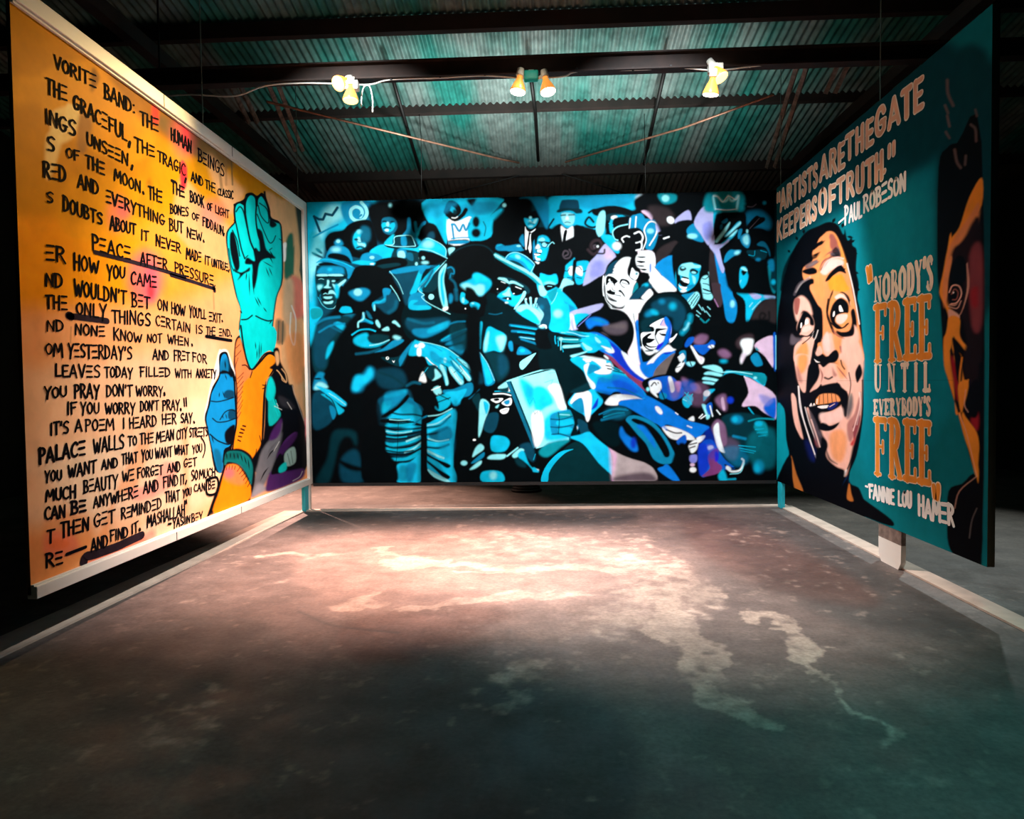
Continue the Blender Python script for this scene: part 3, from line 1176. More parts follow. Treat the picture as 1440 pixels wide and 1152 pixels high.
s G 8 1.5 660,680 650,660 670,650
f k 1 0,490 60,460 180,470 250,560 220,640 180,700 130,560 80,540 30,560 0,600
f b .8 0,600 60,550 130,560 190,640 170,720 140,840 60,860 20,800 0,800
f c .8 20,640 80,560 130,580 170,660 130,820 80,860 40,840
f w .8 20,690 40,640 60,670 80,690 60,710
s k 9 .6 70,640 130,620 160,650 140,680 90,670 75,640
s w 6 .6 160,640 220,620
e w .5 125,645 16,18
s k 10 .7 20,750 60,755 80,760
f w .6 15,740 60,735 60,750 20,750
f w .6 20,770 90,775 60,800 30,795
f w .6 15,830 60,840 40,860
# dark hair man + two smiling faces
f k 1 0,880 120,820 260,830 320,900 310,1000 250,1090 120,980 60,960 0,960
f b .8 60,970 150,960 240,970 240,1060 100,1080
f c .8 90,980 230,970 240,1050 160,1060 100,1060
s k 26 1 110,1085 180,1080 230,1100
s w 4 .5 150,1090 200,1095
f c .8 325,900 420,810 450,800 440,1000 380,1020 320,990
f c .8 445,880 470,830 600,830 600,960 540,1060 460,1060
f w .8 380,900 430,880 430,970 390,970
f w .8 450,900 520,880 530,980 470,960
s k 10 .7 330,925 370,930 390,900
f k 1 430,820 470,830 440,1000 420,1000
s k 9 .7 460,880 500,890 520,920
s k 11 .7 540,940 590,920
s k 10 .7 370,1000 420,1010 450,1050
s k 8 .6 470,1000 520,1010
# lavender paper
f v 1 600,850 680,760 760,650 800,650 895,780 800,870 770,990 750,1100 640,1090 540,1110 560,980
f p@0.7 4 760,690 820,690 870,780 780,800
f V@0.7 5 640,850 740,820 760,950 620,1000
s k 18 1 690,740 760,740 770,700
e w .7 695,665 12,12
f k 1.2 320,1152 380,1080 450,1085 480,1130 600,1080 700,1090 740,980 790,1000 780,1152
f l 1 290,1100 330,1010 440,1060 330,1152 260,1152
T 760 260 4.235
f k 1 130,620 180,595 260,600 370,540 400,600 380,690 330,720 210,740 150,690
f c 1 -10,560 110,620 220,740 150,800 110,870 60,860 60,720 -10,640
f b 2 90,640 150,700 210,740 130,790 80,800
f l 2.5 90,720 140,740 120,790 80,770
s d 5 .6 70,690 100,660 125,620
f k 1 0,500 60,480 100,540 80,600 30,600 0,560
f c 1 -10,540 50,530 100,570 60,600 -10,600
e d 1.5 40,600 36,10
f l 1 -10,600 20,600 40,650 0,660
f n 1 -20,680 40,690 60,770 50,850 0,860 -20,830
f l 3 -10,720 20,740 20,800 -15,830
e l 1 12,845 22,8
# ------------- camera man's big hat
f k 1 320,180 310,150 400,125 480,130 560,160 620,210 560,260 500,300 440,310 400,270 380,200
f d .8 380,200 420,170 520,180 560,210 480,240
f c 1 430,190 480,180 510,200 450,240 420,290 410,240
e w 1 440,195 20,12
f k .8 440,200 540,190 540,240 440,260
s l 7 .7 520,235 460,250 430,280 440,320 460,330
s c 6 .5 410,230 430,240
f b 1 540,200 600,170 620,220 560,260
f l .8 350,170 385,160 380,270 350,310 330,260
f c .8 360,310 420,300 450,340 470,400 440,400
e w 2.5 455,365 26,24
f b 1 530,250 550,180 620,200 700,220 690,340 640,390
e l 2 655,275 20,14
s w 7 .6 530,260 535,200
s w 7 .6 565,255 570,190
s w 8 .6 620,310 620,260 650,220 690,230 690,290 650,360
f p 1 600,155 670,155 665,210 640,190
f v 1 690,230 760,220 780,260 720,300 695,280
# reel camera
f k 1 490,310 520,270 580,255 620,290 630,340 610,400 540,400 490,360
e k .6 545,320 62,62
s w 8 .5 495,340 485,320 510,305 530,310
s w 10 .5 560,290 590,280 610,310 600,345
s w 9 .5 570,345 600,340 600,380 570,390
s w 6 .5 620,280 630,330 610,385
e k .6 575,318 22,22
e k .6 522,330 16,16
e k .6 580,365 13,13
# brown top right splashes
f k 3 600,90 640,60 900,70 970,100 900,230 800,330 740,350 700,250 680,180 620,150
f g 4 640,130 760,140 800,220 700,240
f t 2.5 700,55 800,55 810,90 780,110 730,110
e l 2.5 745,80 22,20
f v 1 800,210 880,150 900,210 870,215 820,240
e w .8 775,210 24,20,40
s k 22 .8 710,290 760,280 780,310 750,345 720,330
s w 9 .6 735,320 765,310
f g 2 680,430 720,370 820,330 760,420 690,480
f k 1.5 800,230 900,210 920,260 900,330 800,330
f b 1 870,270 920,230 960,290 970,340 900,320
e l 2.5 905,305 30,14
# bald man face
T 750 260 7.68
f p2 .8 1110,740 1180,710 1306,740 1306,1000 1240,1010 1120,960
f w .8 1130,740 1200,715 1306,750 1306,960 1230,960 1140,880
s k 12 .7 1110,790 1200,790 
s k 12 .7 1110,845 1210,850
s k 12 .7 1120,900 1220,915
f w .8 770,1000 810,890 900,810 1000,780 1100,800 1140,900 1120,1080 1080,1152 1060,1200 1000,1300 950,1400 860,1360 790,1260 760,1180
f p2@0.8 3 900,900 1000,820 1010,1000 920,1020
f k 1 780,980 800,900 880,820 960,780 870,860 830,930 810,1000
f k .8 740,1000 770,970 775,1100 760,1150 745,1080
s k 14 .8 1065,780 1030,880 1040,980 1080,1020 1130,1010
s k 7 .6 990,830 1030,800 1010,860
f k .7 800,1000 840,985 910,1030 880,1060 820,1020
f k .7 930,1030 990,1020 1050,1060 1020,1080 950,1060
s k 8 .6 950,1085 1000,1090 1040,1110
s k 7 .6 810,1050 850,1040
T 750 400 7.68
f k .8 800,80 840,40 840,0 870,0 880,50 860,110 830,100
s k 12 .7 870,90 900,100 930,60 960,70
s k 10 .7 960,70 980,100 990,140
f k .8 790,110 820,140 880,180 910,190 860,190 810,150
f w .7 830,110 880,110 940,130 900,170 850,150
s k 5 .5 840,125 890,122 940,125
s k 10 .8 760,60 770,140 800,200 860,250 960,255
s k 20 1.5 1090,30 1060,100 1020,150
f v 1 480,270 740,205 720,270 600,340 490,480 340,500 310,470 340,340 400,300
f c 1.5 440,330 600,320 560,420 480,470
f w 1 290,510 330,370 420,320 400,400 380,500
s w 14 1 370,370 420,500
s w 12 1 430,350 450,470
f p2 .8 900,260 1000,200 1160,170 1150,240 1130,400 1150,600 1160,880 1020,760 1080,600 1080,450 1010,330
f w .8 1000,240 1130,190 1120,330 1110,500 1140,860 1040,760 1090,560 1070,420 1010,320
f r2 .8 1100,420 1140,400 1160,620 1180,860 1150,840 1120,640
s k 5 .5 1075,270 1090,380 1120,500
# dark arm of camera man
T 760 260 4.235
f n 1 560,640 590,560 650,540 700,590 620,640 560,690
f w .8 650,500 690,500 810,620 760,640 710,650 640,560
f w .8 600,670 650,620 670,660 640,690
f k 1 580,540 640,520 650,560 580,620
e c 2 625,605 20,14
f k 1.2 545,410 580,400 570,470 560,530 540,500
# blue shape behind laughing man
f b2 1 680,490 790,420 810,560 820,620 760,570
# laughing afro man
f k 1.5 790,380 860,340 940,350 1000,400 1010,500 960,560 900,640 830,630 790,520
T 920 260 7.68
f c 1 240,920 300,860 400,850 490,870 490,960 440,1080 360,1130 270,1110 230,1040
f l 1 260,900 320,870 380,860 470,890 470,960 430,960 380,930 330,960 280,960
f k .7 280,900 330,880 340,930 290,930
f k .7 400,920 480,930 470,960 410,955
f l .8 330,950 370,930 370,1010 320,1020 290,1000
f k .8 270,1030 330,1010 380,1050 340,1090 290,1090
f w .6 310,1030 360,1040 340,1055 290,1045
f w .8 260,1080 300,1100 360,1100 320,1130
e l 1.5 425,1010 20,44,20
f k 1.2 460,880 520,860 520,1000 470,1100 430,1100 470,980
# collars
T 920 400 7.68
f b 1 290,120 400,80 440,100 380,200 330,160
f l 1 350,190 450,80 490,140 400,270
s k 9 .6 400,200 470,110
s k 9 .6 420,230 480,130
s k 8 .6 370,190 440,100
s k 8 .6 385,230 410,200
f l 1.2 530,20 600,0 625,130 560,170 530,120
s k 12 .8 530,60 600,70
s k 10 .8 540,105 610,110
T 920 260 7.68
f l 1.2 500,1040 560,960 600,950 610,1100 540,1100
s k 12 1 530,1020 600,1010
s k 10 1 520,1080 600,1070
T 920 400 7.68
s l 8 .6 455,330 485,350
s l 8 .6 460,285 500,320
s l 8 .6 480,220 520,280
s l 8 .6 520,250 550,300
s l 8 .6 575,240 605,270
s l 8 .6 560,290 605,345
s t 14 1 500,370 540,410
s t 14 1 560,410 590,380
# raised arm
T 920 260 7.68
f v 1 430,400 540,230 640,300 640,400 640,540 600,640 570,640 500,530
f V@0.8 3 520,440 620,400 620,540 560,600
f c 1 640,300 700,320 660,400 640,480
f g 1.2 600,720 650,690 680,900 720,1152 600,1152
f k 2 660,330 760,290 1000,320 1000,420 930,700 860,720 740,650 660,560
e m 2 770,390 30,26
e t 1.5 725,460 16,26
f v .8 600,640 650,540 660,600 640,660 620,700
f l .7 650,600 720,520 800,410 820,415 760,520 680,610
f c .7 760,560 830,480 920,400 940,410 880,490 890,510 830,570 720,670 690,700 650,660
s l 9 .6 770,545 850,480 930,410
s l 9 .6 800,560 890,495
f k .8 690,600 780,540 800,560 700,640
f v .8 590,650 700,660 720,760 740,940 700,900 660,760
f b2 1 650,720 720,800 760,940 830,1152 720,1152 690,1000
s w 10 1 690,760 740,940
T 920 400 7.68
f g2 1.5 600,0 720,0 740,180 700,250 640,160
f b2 1 720,0 820,0 850,120 890,200 890,320 850,420 780,380 750,220
e l 2.5 845,210 24,40
s P 6 1 650,160 690,240
f c .8 890,90 960,60 1010,20 1060,80 1200,120 1300,130 1290,160 1180,170 1080,280 1010,420 990,380 980,180
f v .8 1000,60 1050,80 1160,130 1080,160
s l 9 .8 1030,240 1060,200
s l 9 .8 1060,270 1150,180
f v@0.8 2 1190,120 1300,130 1290,155 1200,150
f g 3 1090,260 1200,170 1310,160 1310,420 1060,420
s k 14 2 1180,370 1200,330 1160,310 1140,360 1180,410 1240,380 1240,300
# right upper heads
T 920 260 7.68
f t 3 560,110 640,80 940,80 960,280 700,300 540,280
f b@0.7 5 1000,300 1160,280 1260,380 1240,480 1120,460 1010,430
s l 24 1.2 660,260 640,130 680,125 740,180 790,160 800,120 830,170 870,160 910,120 890,265
s c 14 1 660,262 890,268
s w 7 .8 640,120 690,130 740,185 800,120 880,160 910,120
s w 7 .8 660,260 780,272 890,262
s k 36 3 1000,180 1040,130 1100,140 1110,200 1050,240 990,230
s G 6 1 1010,235 1060,238 1100,210
e c 2 1190,195 16,16
f k 1.2 1010,440 1100,340 1140,350 1190,350 1190,390 1080,460 1030,500
s d 6 1 1030,470 1130,380
f k 1.5 1000,500 1140,470 1240,520 1300,640 1290,720 1200,760 1050,740 1000,620
e c 3 985,580 50,66
e l 3 990,610 26,36
e w 1.5 1003,505 10,18
f m 2 1110,620 1180,600 1240,700 1250,780 1200,690
s c 6 1.2 1140,700 1200,710 1230,760
s l 5 1 1020,745 1060,750 1085,710
s c 5 1 1160,720 1200,725
e b 2 1115,800 30,16
f k 2 780,850 900,740 1000,760 1080,740 1220,900 1260,1000 1240,1152 830,1152
f t 2 1230,820 1310,780 1310,1152 1260,1100
f c 1.5 760,820 820,690 900,720 930,730 860,760
e l 2.5 895,735 36,16,-20
f c 1 930,900 990,890 1010,980 1000,1060 950,1120 920,1050
f k 1 940,930 1000,920 990,960 960,980
s l 10 .8 940,900 1000,930
e l 1 945,1050 20,24
# -------------- bouffant smiling woman
T 760 260 4.235
f k 1 590,800 590,740 640,670 740,640 840,660 900,740 910,840 860,940 790,970 740,900 640,900
f d 3 600,780 660,700 800,680 870,760 880,860 800,900 740,780
e c 4 715,700 20,14
e c 4 785,715 18,16
e c 4 660,770 40,16,-20
s c 14 3 880,860 860,890 830,910
e l 2.5 870,880 10,20,20
e b 4 620,780 20,26
T 920 400 7.68
f w .8 -120,480 -60,430 100,360 140,440 120,600 70,660 20,730 -80,780 -130,720
f r .8 100,360 170,430 180,540 120,640 20,720 100,600 130,480
T 760 260 4.235
f w .8 600,890 650,860 740,790 760,840 760,900 730,960 690,1000 640,1010 600,960
f r2 1 730,800 770,800 785,880 760,940 700,990 740,900
f k .7 650,870 670,850 700,870 670,890
f k .7 700,890 750,880 755,905 710,900
s k 6 .6 690,870 720,858 750,860
s k 4 .5 690,880 700,930 720,950
f k .8 600,900 650,890 650,920 640,940 610,930
f w .7 620,940 650,930 690,945 690,985 650,1000 625,980
s k 6 .6 620,965 660,955 695,940
s k 5 .6 640,990 690,980
f w .6 600,960 620,990 650,1015 640,1020 600,980
f w .8 770,930 815,880 800,930 770,945
f k 1 600,970 640,1020 690,1030 730,1000 660,1060 610,1040
f r2 .8 600,1060 700,1030 780,980 800,1010 720,1100 650,1152 600,1110
f w .7 640,1060 750,970 800,980 700,1030 650,1065
f G3 1.2 670,1140 700,1080 800,1000 780,1080 740,1152 690,1152
f k 1.5 740,1150 810,990 860,980 820,1060 800,1152
# -------- lower right jumble
T 920 400 7.68
f k 3 400,500 800,420 1310,430 1310,1152 400,1152 300,800
f PP 3 420,600 500,540 580,560 540,640 460,650
f r3 1.5 330,650 370,580 430,570 420,620 350,680
f r3 1.5 420,660 560,650 620,600 660,640 600,700 520,760
f w 1.2 390,660 420,680 470,760 540,800 520,860 480,840 420,730
f p@0.8 2 480,780 520,790 510,830
e w .8 615,670 34,20
s k 8 .7 600,650 630,690
f b 1.5 270,740 340,720 350,850 440,850 400,890 340,860
f w .8 260,790 320,760 330,800 270,860 230,920 250,950 300,900 330,840 290,850
s k 8 .7 240,900 300,880
s k 8 .7 260,850 310,830
f l 1.2 350,840 440,840 420,880 370,880
f PP 3 690,720 760,700 830,760 780,800 710,770
e c 3 750,830 40,16
f g2 3 880,640 940,560 1060,540 1060,640 940,700
f w 2 930,640 960,590 1060,590 1070,640 1040,740 980,780 940,860 930,800 960,720
f p@0.6 2 940,760 1000,740 960,830 940,850
f p 1 1080,660 1240,570 1260,600 1290,760 1280,900 1200,780
f r3 1 1250,570 1310,540 1310,820 1290,900 1260,720
f k 1 1080,700 1190,790 1280,910 1200,900 1100,860 1050,790
f b 1.5 1040,790 1110,740 1170,850 1150,880 1090,880
# striped fist
f k 1.5 340,960 440,900 560,860 720,900 760,1000 700,1090 560,1080 420,1060
f l .8 520,890 640,870 720,900 740,950 690,950 600,920
f l .8 540,960 600,940 730,970 720,995 620,980 550,975
f l .8 520,1015 560,1000 700,1030 690,1055 620,1040 530,1030
f l .8 530,1050 600,1050 690,1075 680,1090 540,1070
f c 1 700,1080 760,960 800,930 1000,960 1190,970 1180,1110 1050,1010 960,1000 830,980 770,1060
f t 1.5 850,940 1190,970 1180,1090 1080,1010
e l 1 1090,1010 20,16
f k 1 800,1010 960,980 1020,1060 1020,1152 780,1152
f m 3 860,1020 920,1000 940,1080 880,1080
f p 1 970,990 1020,1040 1200,1152 1020,1152
s w 7 .6 970,995 1020,1020
# lower-right: sideways child face
T 760 420 4.235
f k 1 610,490 740,450 880,470 960,540 970,640 900,690 800,650 640,560
f r3 1.5 640,500 760,460 820,500 860,560 820,600 760,600
f w 1 650,490 710,490 720,540 690,560 700,590 660,560 650,530
f w 1 760,470 780,470 800,540 780,560 770,520
f P 2 800,500 840,500 820,560
s k 7 .8 660,520 680,500 700,530
e b 1.5 730,580 24,20
f c 1.5 850,590 890,570 910,600 880,650 850,630
f PP 2.5 890,510 940,510 960,560 920,560
f PP 3 840,470 880,490 860,530
s k 6 .8 700,500 740,600
e l .8 640,540 10,12
e w .8 700,535 16,30,20
# arm reaching right
f r2 .8 620,580 660,590 780,660 860,720 1000,760 980,790 930,830 850,790 760,750 720,760 690,680 640,640
e w 1.2 705,665 30,14,50
s w 6 1 875,758 900,768
f w .8 725,765 790,765 880,800 920,840 850,840 800,840 760,820
s k 8 .8 750,780 800,800 840,800
f r3 1.5 810,850 860,810 870,850 840,880
f w .8 930,830 980,815 970,840 940,860
f w 1 880,880 920,840 940,860 930,900 900,920
s k 7 .8 890,890 920,880
s k 7 .8 890,870 930,860
f V 1.5 880,940 930,930 930,970 900,980
e w 1 908,1020 20,16
e p 1.5 905,990 14,10
f w .8 880,720 910,700 915,730
s w 6 .6 805,680 818,690
# cap profile and paper
f k 1 1000,560 1100,450 1200,460 1240,540 1220,640 1160,660 1060,600
f c .8 970,600 980,550 1040,540 1000,580 975,610
e w 1 990,565 20,18,-30
f PP 3 1040,600 1100,570 1110,660 1080,660
f p@0.7 1.5 1075,600 1090,590 1100,660 1085,660
e r 2 1130,605 20,20
f p 1 1200,640 1240,560 1220,470 1290,500 1400,580 1400,720 1330,680 1280,640
f r3 2.5 1330,640 1400,590 1398,715 1350,690
f V@0.7 3 1300,570 1390,600 1340,640
f k 1 1190,660 1260,640 1330,680 1400,725 1260,720 1200,700
s c 7 .8 1240,650 1270,690
f l 1 960,630 990,640 1010,700 990,720 980,680
s w 7 .6 945,710 965,690
s w 7 .6 955,715 985,695
f r3 1.5 985,640 1020,620 1020,680 1000,690
s w 8 .7 1010,640 1025,700
s w 7 .6 1050,665 1070,690
# right soldier
f d 2 1090,700 1200,680 1330,720 1300,900 1180,960 1100,860 1080,760
e b 3 1170,720 36,26
e c 2.5 1160,720 16,16
s t 10 .8 1240,730 1300,715 1390,718
f t 2 1270,760 1320,730 1350,760 1350,820 1300,800
e c 2.5 1300,745 24,16
s c 4 .6 1280,780 1330,775
s c 4 .6 1290,800 1350,795
s c 4 .6 1300,820 1340,815
s b 14 1.5 1150,820 1220,835
s c 5 .6 1180,875 1280,885
s c 5 .6 1185,890 1280,910
s c 4 .6 1190,905 1270,920
e b 4 1300,1000 30,40
e c 3 1290,1010 16,26
# mid bottom: pink-white profile, rose ribbon
f PP 2 1030,740 1060,720 1100,760 1110,860 1080,880 1050,840 1020,780
f w 1.5 1030,770 1060,740 1070,820 1090,890 1100,920 1060,900 1040,840
f r3 1.5 960,860 1020,840 1060,900 1100,960 1160,1010 1100,1020 1020,1040 960,1060 945,960
f V 2 980,880 1020,870 1040,900 1000,910
f w 1 990,885 1020,875 1030,890 1000,900
f RR 1.5 1030,900 1060,900 1050,970 1080,1000 1060,1040 960,1060 1010,1010 990,950
f r 2 940,880 990,870 1000,950 1000,1010 950,1050
f R 2 1040,910 1060,920 1060,960 1040,970
s w 12 .8 1110,1010 1140,1030 1190,1020 1210,970 1200,955
s k 8 .8 1100,990 1130,1010 1170,1000 1190,960
s l 5 .6 1130,1045 1190,1035 1215,980
e w 1 1120,1010 18,10,40
f c 2 1060,1050 1090,1020 1110,1080 1070,1085
s c 8 1.5 1080,1080 1160,1075
f k 2 830,860 890,900 880,1000 900,1060 960,1085 760,1085 780,980
f r2 .8 730,1000 760,990 830,1085 790,1085 700,1020
f k 3 1110,880 1180,880 1160,960 1110,950
# right end dark edge
f k 2 1300,220 1405,180 1405,300 1330,330
f t 1.5 1290,280 1400,225 1400,260 1300,310
f p 1 1280,270 1380,220 1390,300 1385,400 1330,330
f r3 1 1385,225 1402,220 1402,420 1390,400
s l 4 .6 1402,220 1402,420
f p@0 1 0,0 1,1 2,2
# ======== second pass: faces and hands
T 840 340 11.52
# bald man
f k 1 100,560 140,480 200,340 340,230 520,240 640,180 700,470 780,500 700,620 600,940 440,1080 250,1060 140,980 80,900
f w .6 120,600 150,520 230,520 260,440 300,360 400,270 480,250 550,270 520,360 490,470 500,540 560,610 630,640 590,720 560,860 520,930 430,1040 340,1060 250,1020 170,970 140,880 130,760
f p2@0.9 2.5 300,420 430,330 490,340 470,520 330,570
f w .5 560,420 610,460 670,500 660,570 620,620 560,590 530,550
e t .8 637,520 20,20
f n .8 130,560 160,440 230,350 330,300 270,400 290,420 240,440 270,470 240,500 290,520 200,520
f w .5 90,560 110,560 115,640 100,690 95,780 110,880 90,860 80,700
s w 12 .5 105,560 100,680 108,800 125,900 160,980 230,1050
f k .5 150,570 220,560 280,590 330,640 290,680 280,720 240,650 190,650 170,690 140,700
f w .4 165,680 200,660 250,680 270,700 250,740 170,760 150,730
f w .4 180,620 200,600 215,640 190,640
s k 7 .4 190,655 230,660 260,670
f k .5 380,610 440,605 500,630 525,670 515,700 470,650 420,630 395,640 370,680 360,665
s k 11 .5 375,680 400,720 440,745
s k 10 .5 400,665 440,675 500,695
f k .5 160,790 190,790 205,770 240,800 290,820 270,860 200,850 160,830
s k 9 .5 240,740 250,780 290,800
f k .5 340,800 370,780 420,830 450,890 430,880 390,830
s k 10 .4 275,855 330,870 370,875 375,885
s k 9 .5 150,850 190,890 230,920 290,960 310,965
f k .6 150,860 190,900 300,950 310,970 240,965 180,930
s k 10 .5 170,960 240,1040 320,1075 410,1080
s k 13 .5 110,720 120,830 140,920 180,990
f t 1.5 600,720 640,660 660,740 620,790 560,850
f n 1 520,930 600,830 700,740 800,680 880,710 740,860 620,950
e c 2 795,700 36,26
f k .8 540,270 620,260 640,360 700,480 620,480 560,410 530,520 500,540 490,450 520,360
# hand on camera
f w .6 650,210 740,170 800,150 900,190 905,380 1040,560 1040,830 990,740 850,560 830,510 760,490 700,440 640,390 620,280
f k .5 640,240 760,240 780,255 700,262
f k .5 630,310 740,312 780,330 700,345
f k .5 640,385 740,385 760,400 700,405
f k .5 690,440 780,440 800,460 740,465
f p2 2 820,190 890,190 880,300 840,260
f r3 1 850,370 870,360 870,470 850,500
s k 6 .5 905,385 980,470 1040,545
f w .6 770,840 840,770 880,800 900,850 800,960 760,950
f w .6 480,960 560,940 700,940 800,960 780,1000 700,1150 330,1150 330,1100 420,1080
# ---- bouffant woman
T 890 410 11.52
f K 1 90,520 110,360 200,190 360,60 560,10 740,40 900,200 980,420 930,680 830,800 800,900 690,960 600,860 560,700 300,700 130,900 100,700
s k 16 1 100,540 110,380 200,200 360,65 560,14 740,45 900,210 975,420
f n 3 300,200 560,100 760,160 860,360 760,620 660,600 640,420 400,360
e b 4 470,165 50,36
e c 4 645,240 56,60
e b 4 270,360 80,50,-30
e c 3 350,340 70,40,25
s c 40 4 930,400 920,470 880,520 860,600 800,670
s l 20 2 905,520 870,590 830,620
f d 3 120,520 200,440 400,400 500,410 300,540 160,640
f w .5 270,555 380,480 500,430 560,470 620,560 620,680 560,780 470,880 390,960 330,1010 260,1020 190,980 160,900 140,820 130,690 200,650 330,650 340,600
f r2 .6 500,440 540,410 590,470 625,560 620,660 600,760 540,830 400,950 380,900 440,860 500,790 520,700 545,640 560,580 520,540 
f R@0.7 2 590,480 620,600 590,780 560,800 590,640
f p .5 440,540 490,450 520,520 540,560 480,560
s r2 10 .4 445,540 490,455
f k .5 270,570 330,580 340,620 310,650 260,640
f d 1 130,650 200,600 280,590 290,650 180,660
f k .5 170,740 260,680 300,690 240,750 350,770 340,790 280,830 220,840 160,860 150,790
f w .4 270,720 320,690 350,700 345,760 300,760
f k .5 380,600 470,600 560,605 420,640 380,700 360,720 360,660
f k .5 430,670 530,690 520,720 460,710
s w 12 .4 440,640 530,655
s w 9 .4 450,680 530,680
s k 11 .5 360,690 370,760 410,840 440,900
f k .5 160,850 220,840 300,880 380,890 390,930 320,960 240,940 180,890
f w .4 225,840 290,860 370,885 300,890 240,870
f w .4 200,880 280,910 390,900 330,940 260,930
f d .6 190,960 260,950 340,945 330,965 230,975
e w .6 355,955 26,20
f R .6 390,880 450,840 500,820 470,880 400,950
f w .5 590,770 650,740 710,680 715,700 680,760 610,830
f K .8 130,960 200,1010 290,1030 380,980 300,1080 240,1130 160,1130
f w .6 250,1140 340,1050 450,960 570,860 640,920 700,940 660,960 560,990 450,1020 340,1152 250,1152
f r2 .6 340,1152 440,1030 520,985 620,985 520,1080 440,1152
f r .5 500,1000 600,985 640,990 540,1020
# ---- moustached man
T 430 340 11.52
f d .8 170,420 220,390 600,400 660,500 620,640 540,760 500,960 420,1080 320,1060 220,940 180,800 150,600
f b 2 230,430 300,400 580,410 620,500 600,520 200,520
e c 2 390,450 40,26
f l 1 190,530 330,525 350,560 190,555
f l 1 370,530 560,525 600,560 380,555
s k 26 1 190,590 330,575 480,575 640,570
f t 2 180,700 230,690 290,700 260,760 210,800
f l 2 190,720 230,700 270,720 210,780
f d 1 200,610 250,590 300,620 240,660 200,650
s l 5 .6 210,610 250,598 290,610
f l 1.5 350,620 380,640 370,720 410,740 390,750 290,745 340,700
f k .8 400,630 500,600 560,610 480,660 420,650
e l .7 448,638 30,13
f l 1.5 430,680 500,700 620,620 650,630 540,740 520,790 470,760
f c 2 470,700 540,720 520,900 480,880
f l 1 370,800 420,785 460,810 490,870 450,840 380,840
f k .8 240,780 330,765 380,790 350,830 270,850
s l 9 .7 290,850 320,835 350,850 380,840
f k .6 280,860 350,850 440,880 420,900 290,885
f l .6 285,895 350,890 430,890 400,925 330,930
f k .6 270,930 430,935 450,960 290,960
f l 1 285,970 360,975 440,955 420,1000 320,1005
s c 6 .6 200,900 250,990 300,1050 360,1085 430,1080
s b 6 .6 235,860 230,900 250,940
f c .6 560,1110 580,1060 640,1050 720,1060 740,1110 700,1152 580,1152
# ---- man with the dark tie and boy in spectacles
T 690 290 10.47
f k 1.2 160,160 480,120 700,60 760,160 700,300 700,420 500,640 420,560 160,560
f b 1 420,500 480,410 500,560 490,600
f c .8 490,180 560,185 590,160 620,185 700,180 680,260 640,310 590,330 530,290
f l .8 520,210 560,220 580,200 620,240 640,200 690,185 650,260 590,240
e l 1 585,168 22,20
s k 8 .6 565,235 620,235
s k 10 .7 550,262 600,255 640,265
e l .7 590,297 36,14
f w .5 505,310 530,350 580,380 660,330 650,360 600,400 590,480 600,620 580,690 550,620 510,625
f k .4 565,380 610,400 580,420 565,560 545,635 530,620 555,430
f k 1 640,440 700,360 820,320 940,380 980,520 900,640 830,830 760,840 690,800
f c 1 690,490 740,430 820,440 870,500 860,560 850,640 800,790 720,800 680,760
f l 1.2 700,500 760,460 800,500 760,520
f k .6 690,530 740,520 880,530 870,560 740,545
s k 11 .6 745,555 770,525 820,530 835,570 810,605 760,600 742,565
e l .6 785,560 28,26
s w 6 .5 770,585 810,590 825,560
s l 11 .6 840,600 880,550 910,530 935,550
f w .6 670,590 700,560 730,610 700,630 665,620
f w .5 685,650 740,640 750,680 700,680
f k .5 650,690 740,690 740,705 660,702
f w .5 648,702 730,710 700,727 650,720
f w .5 660,765 720,770 730,795 680,795
f w .6 665,840 720,825 690,860
f k .8 560,860 640,820 720,860 830,820 980,700 1000,1000 860,1010 740,980 700,1060
# tilted hat again, over them
f t .6 60,700 100,700 400,860 600,980 740,1100 760,1152 690,1152 560,1040 300,880 70,760
f l .6 75,705 250,800 480,910 640,1000 760,1120 770,1152 740,1152 620,1040 400,910 80,750
f b .6 215,780 250,720 330,680 420,690 520,740 610,820 640,880 590,980 520,920 430,840 330,800
f c 1.5 270,740 340,695 430,720 560,820 620,880 580,940 480,820 340,770
e l 2 400,745 40,22,30
s l 8 .5 215,775 260,715 340,682 430,695 540,755 640,850 635,890 590,975
f d .8 270,800 350,805 430,850 500,900 400,870
# ---- laughing pair
T 940 350 11.52
f k 1 120,300 200,230 380,200 540,260 520,420 470,560 420,680 300,730 160,690 130,520
f c 1 160,340 220,250 380,230 520,280 500,380 480,500 420,600 300,690 200,700 160,620 200,480
f l .8 200,270 260,240 380,225 420,260 520,270 500,310 420,310 360,330 330,420 340,560 300,480 230,440 160,400
f k .6 190,290 240,280 290,320 260,350 210,360 180,330
e l .7 235,305 28,18
f k .6 345,350 400,320 480,360 470,400 420,420 370,400
e l .7 410,385 40,18,10
f k .5 200,450 260,450 320,470 330,490 260,480
f k .6 170,500 240,530 320,560 300,600 210,590 180,560
f k .6 200,500 330,520 320,600 240,620 190,560
f w .5 205,490 240,475 330,500 330,560 290,550 240,530
s k 6 .5 230,515 300,525
f w .5 160,570 190,600 280,620 320,600 280,650 200,640
f w .6 190,680 250,655 300,680 230,705
f l 1.5 380,430 440,470 430,570 400,540 390,480
f b 1 300,600 400,580 420,600 330,660
f k 1 500,520 560,420 640,360 720,760 700,850 560,830 520,720
f l .8 520,530 560,450 640,440 660,600 680,700 720,780 680,830 580,810 560,760 530,580
s k 15 .7 550,480 600,490 650,450
s k 14 .7 560,560 620,570 660,590
f k .5 560,640 680,680 680,700 570,665
s k 12 .6 560,715 640,730 690,720
s k 8 .5 570,650 680,690
# ---- handshake
T 740 450 10.475
f K 1.5 330,180 620,220 880,260 900,470 700,560 640,600 450,560 380,400
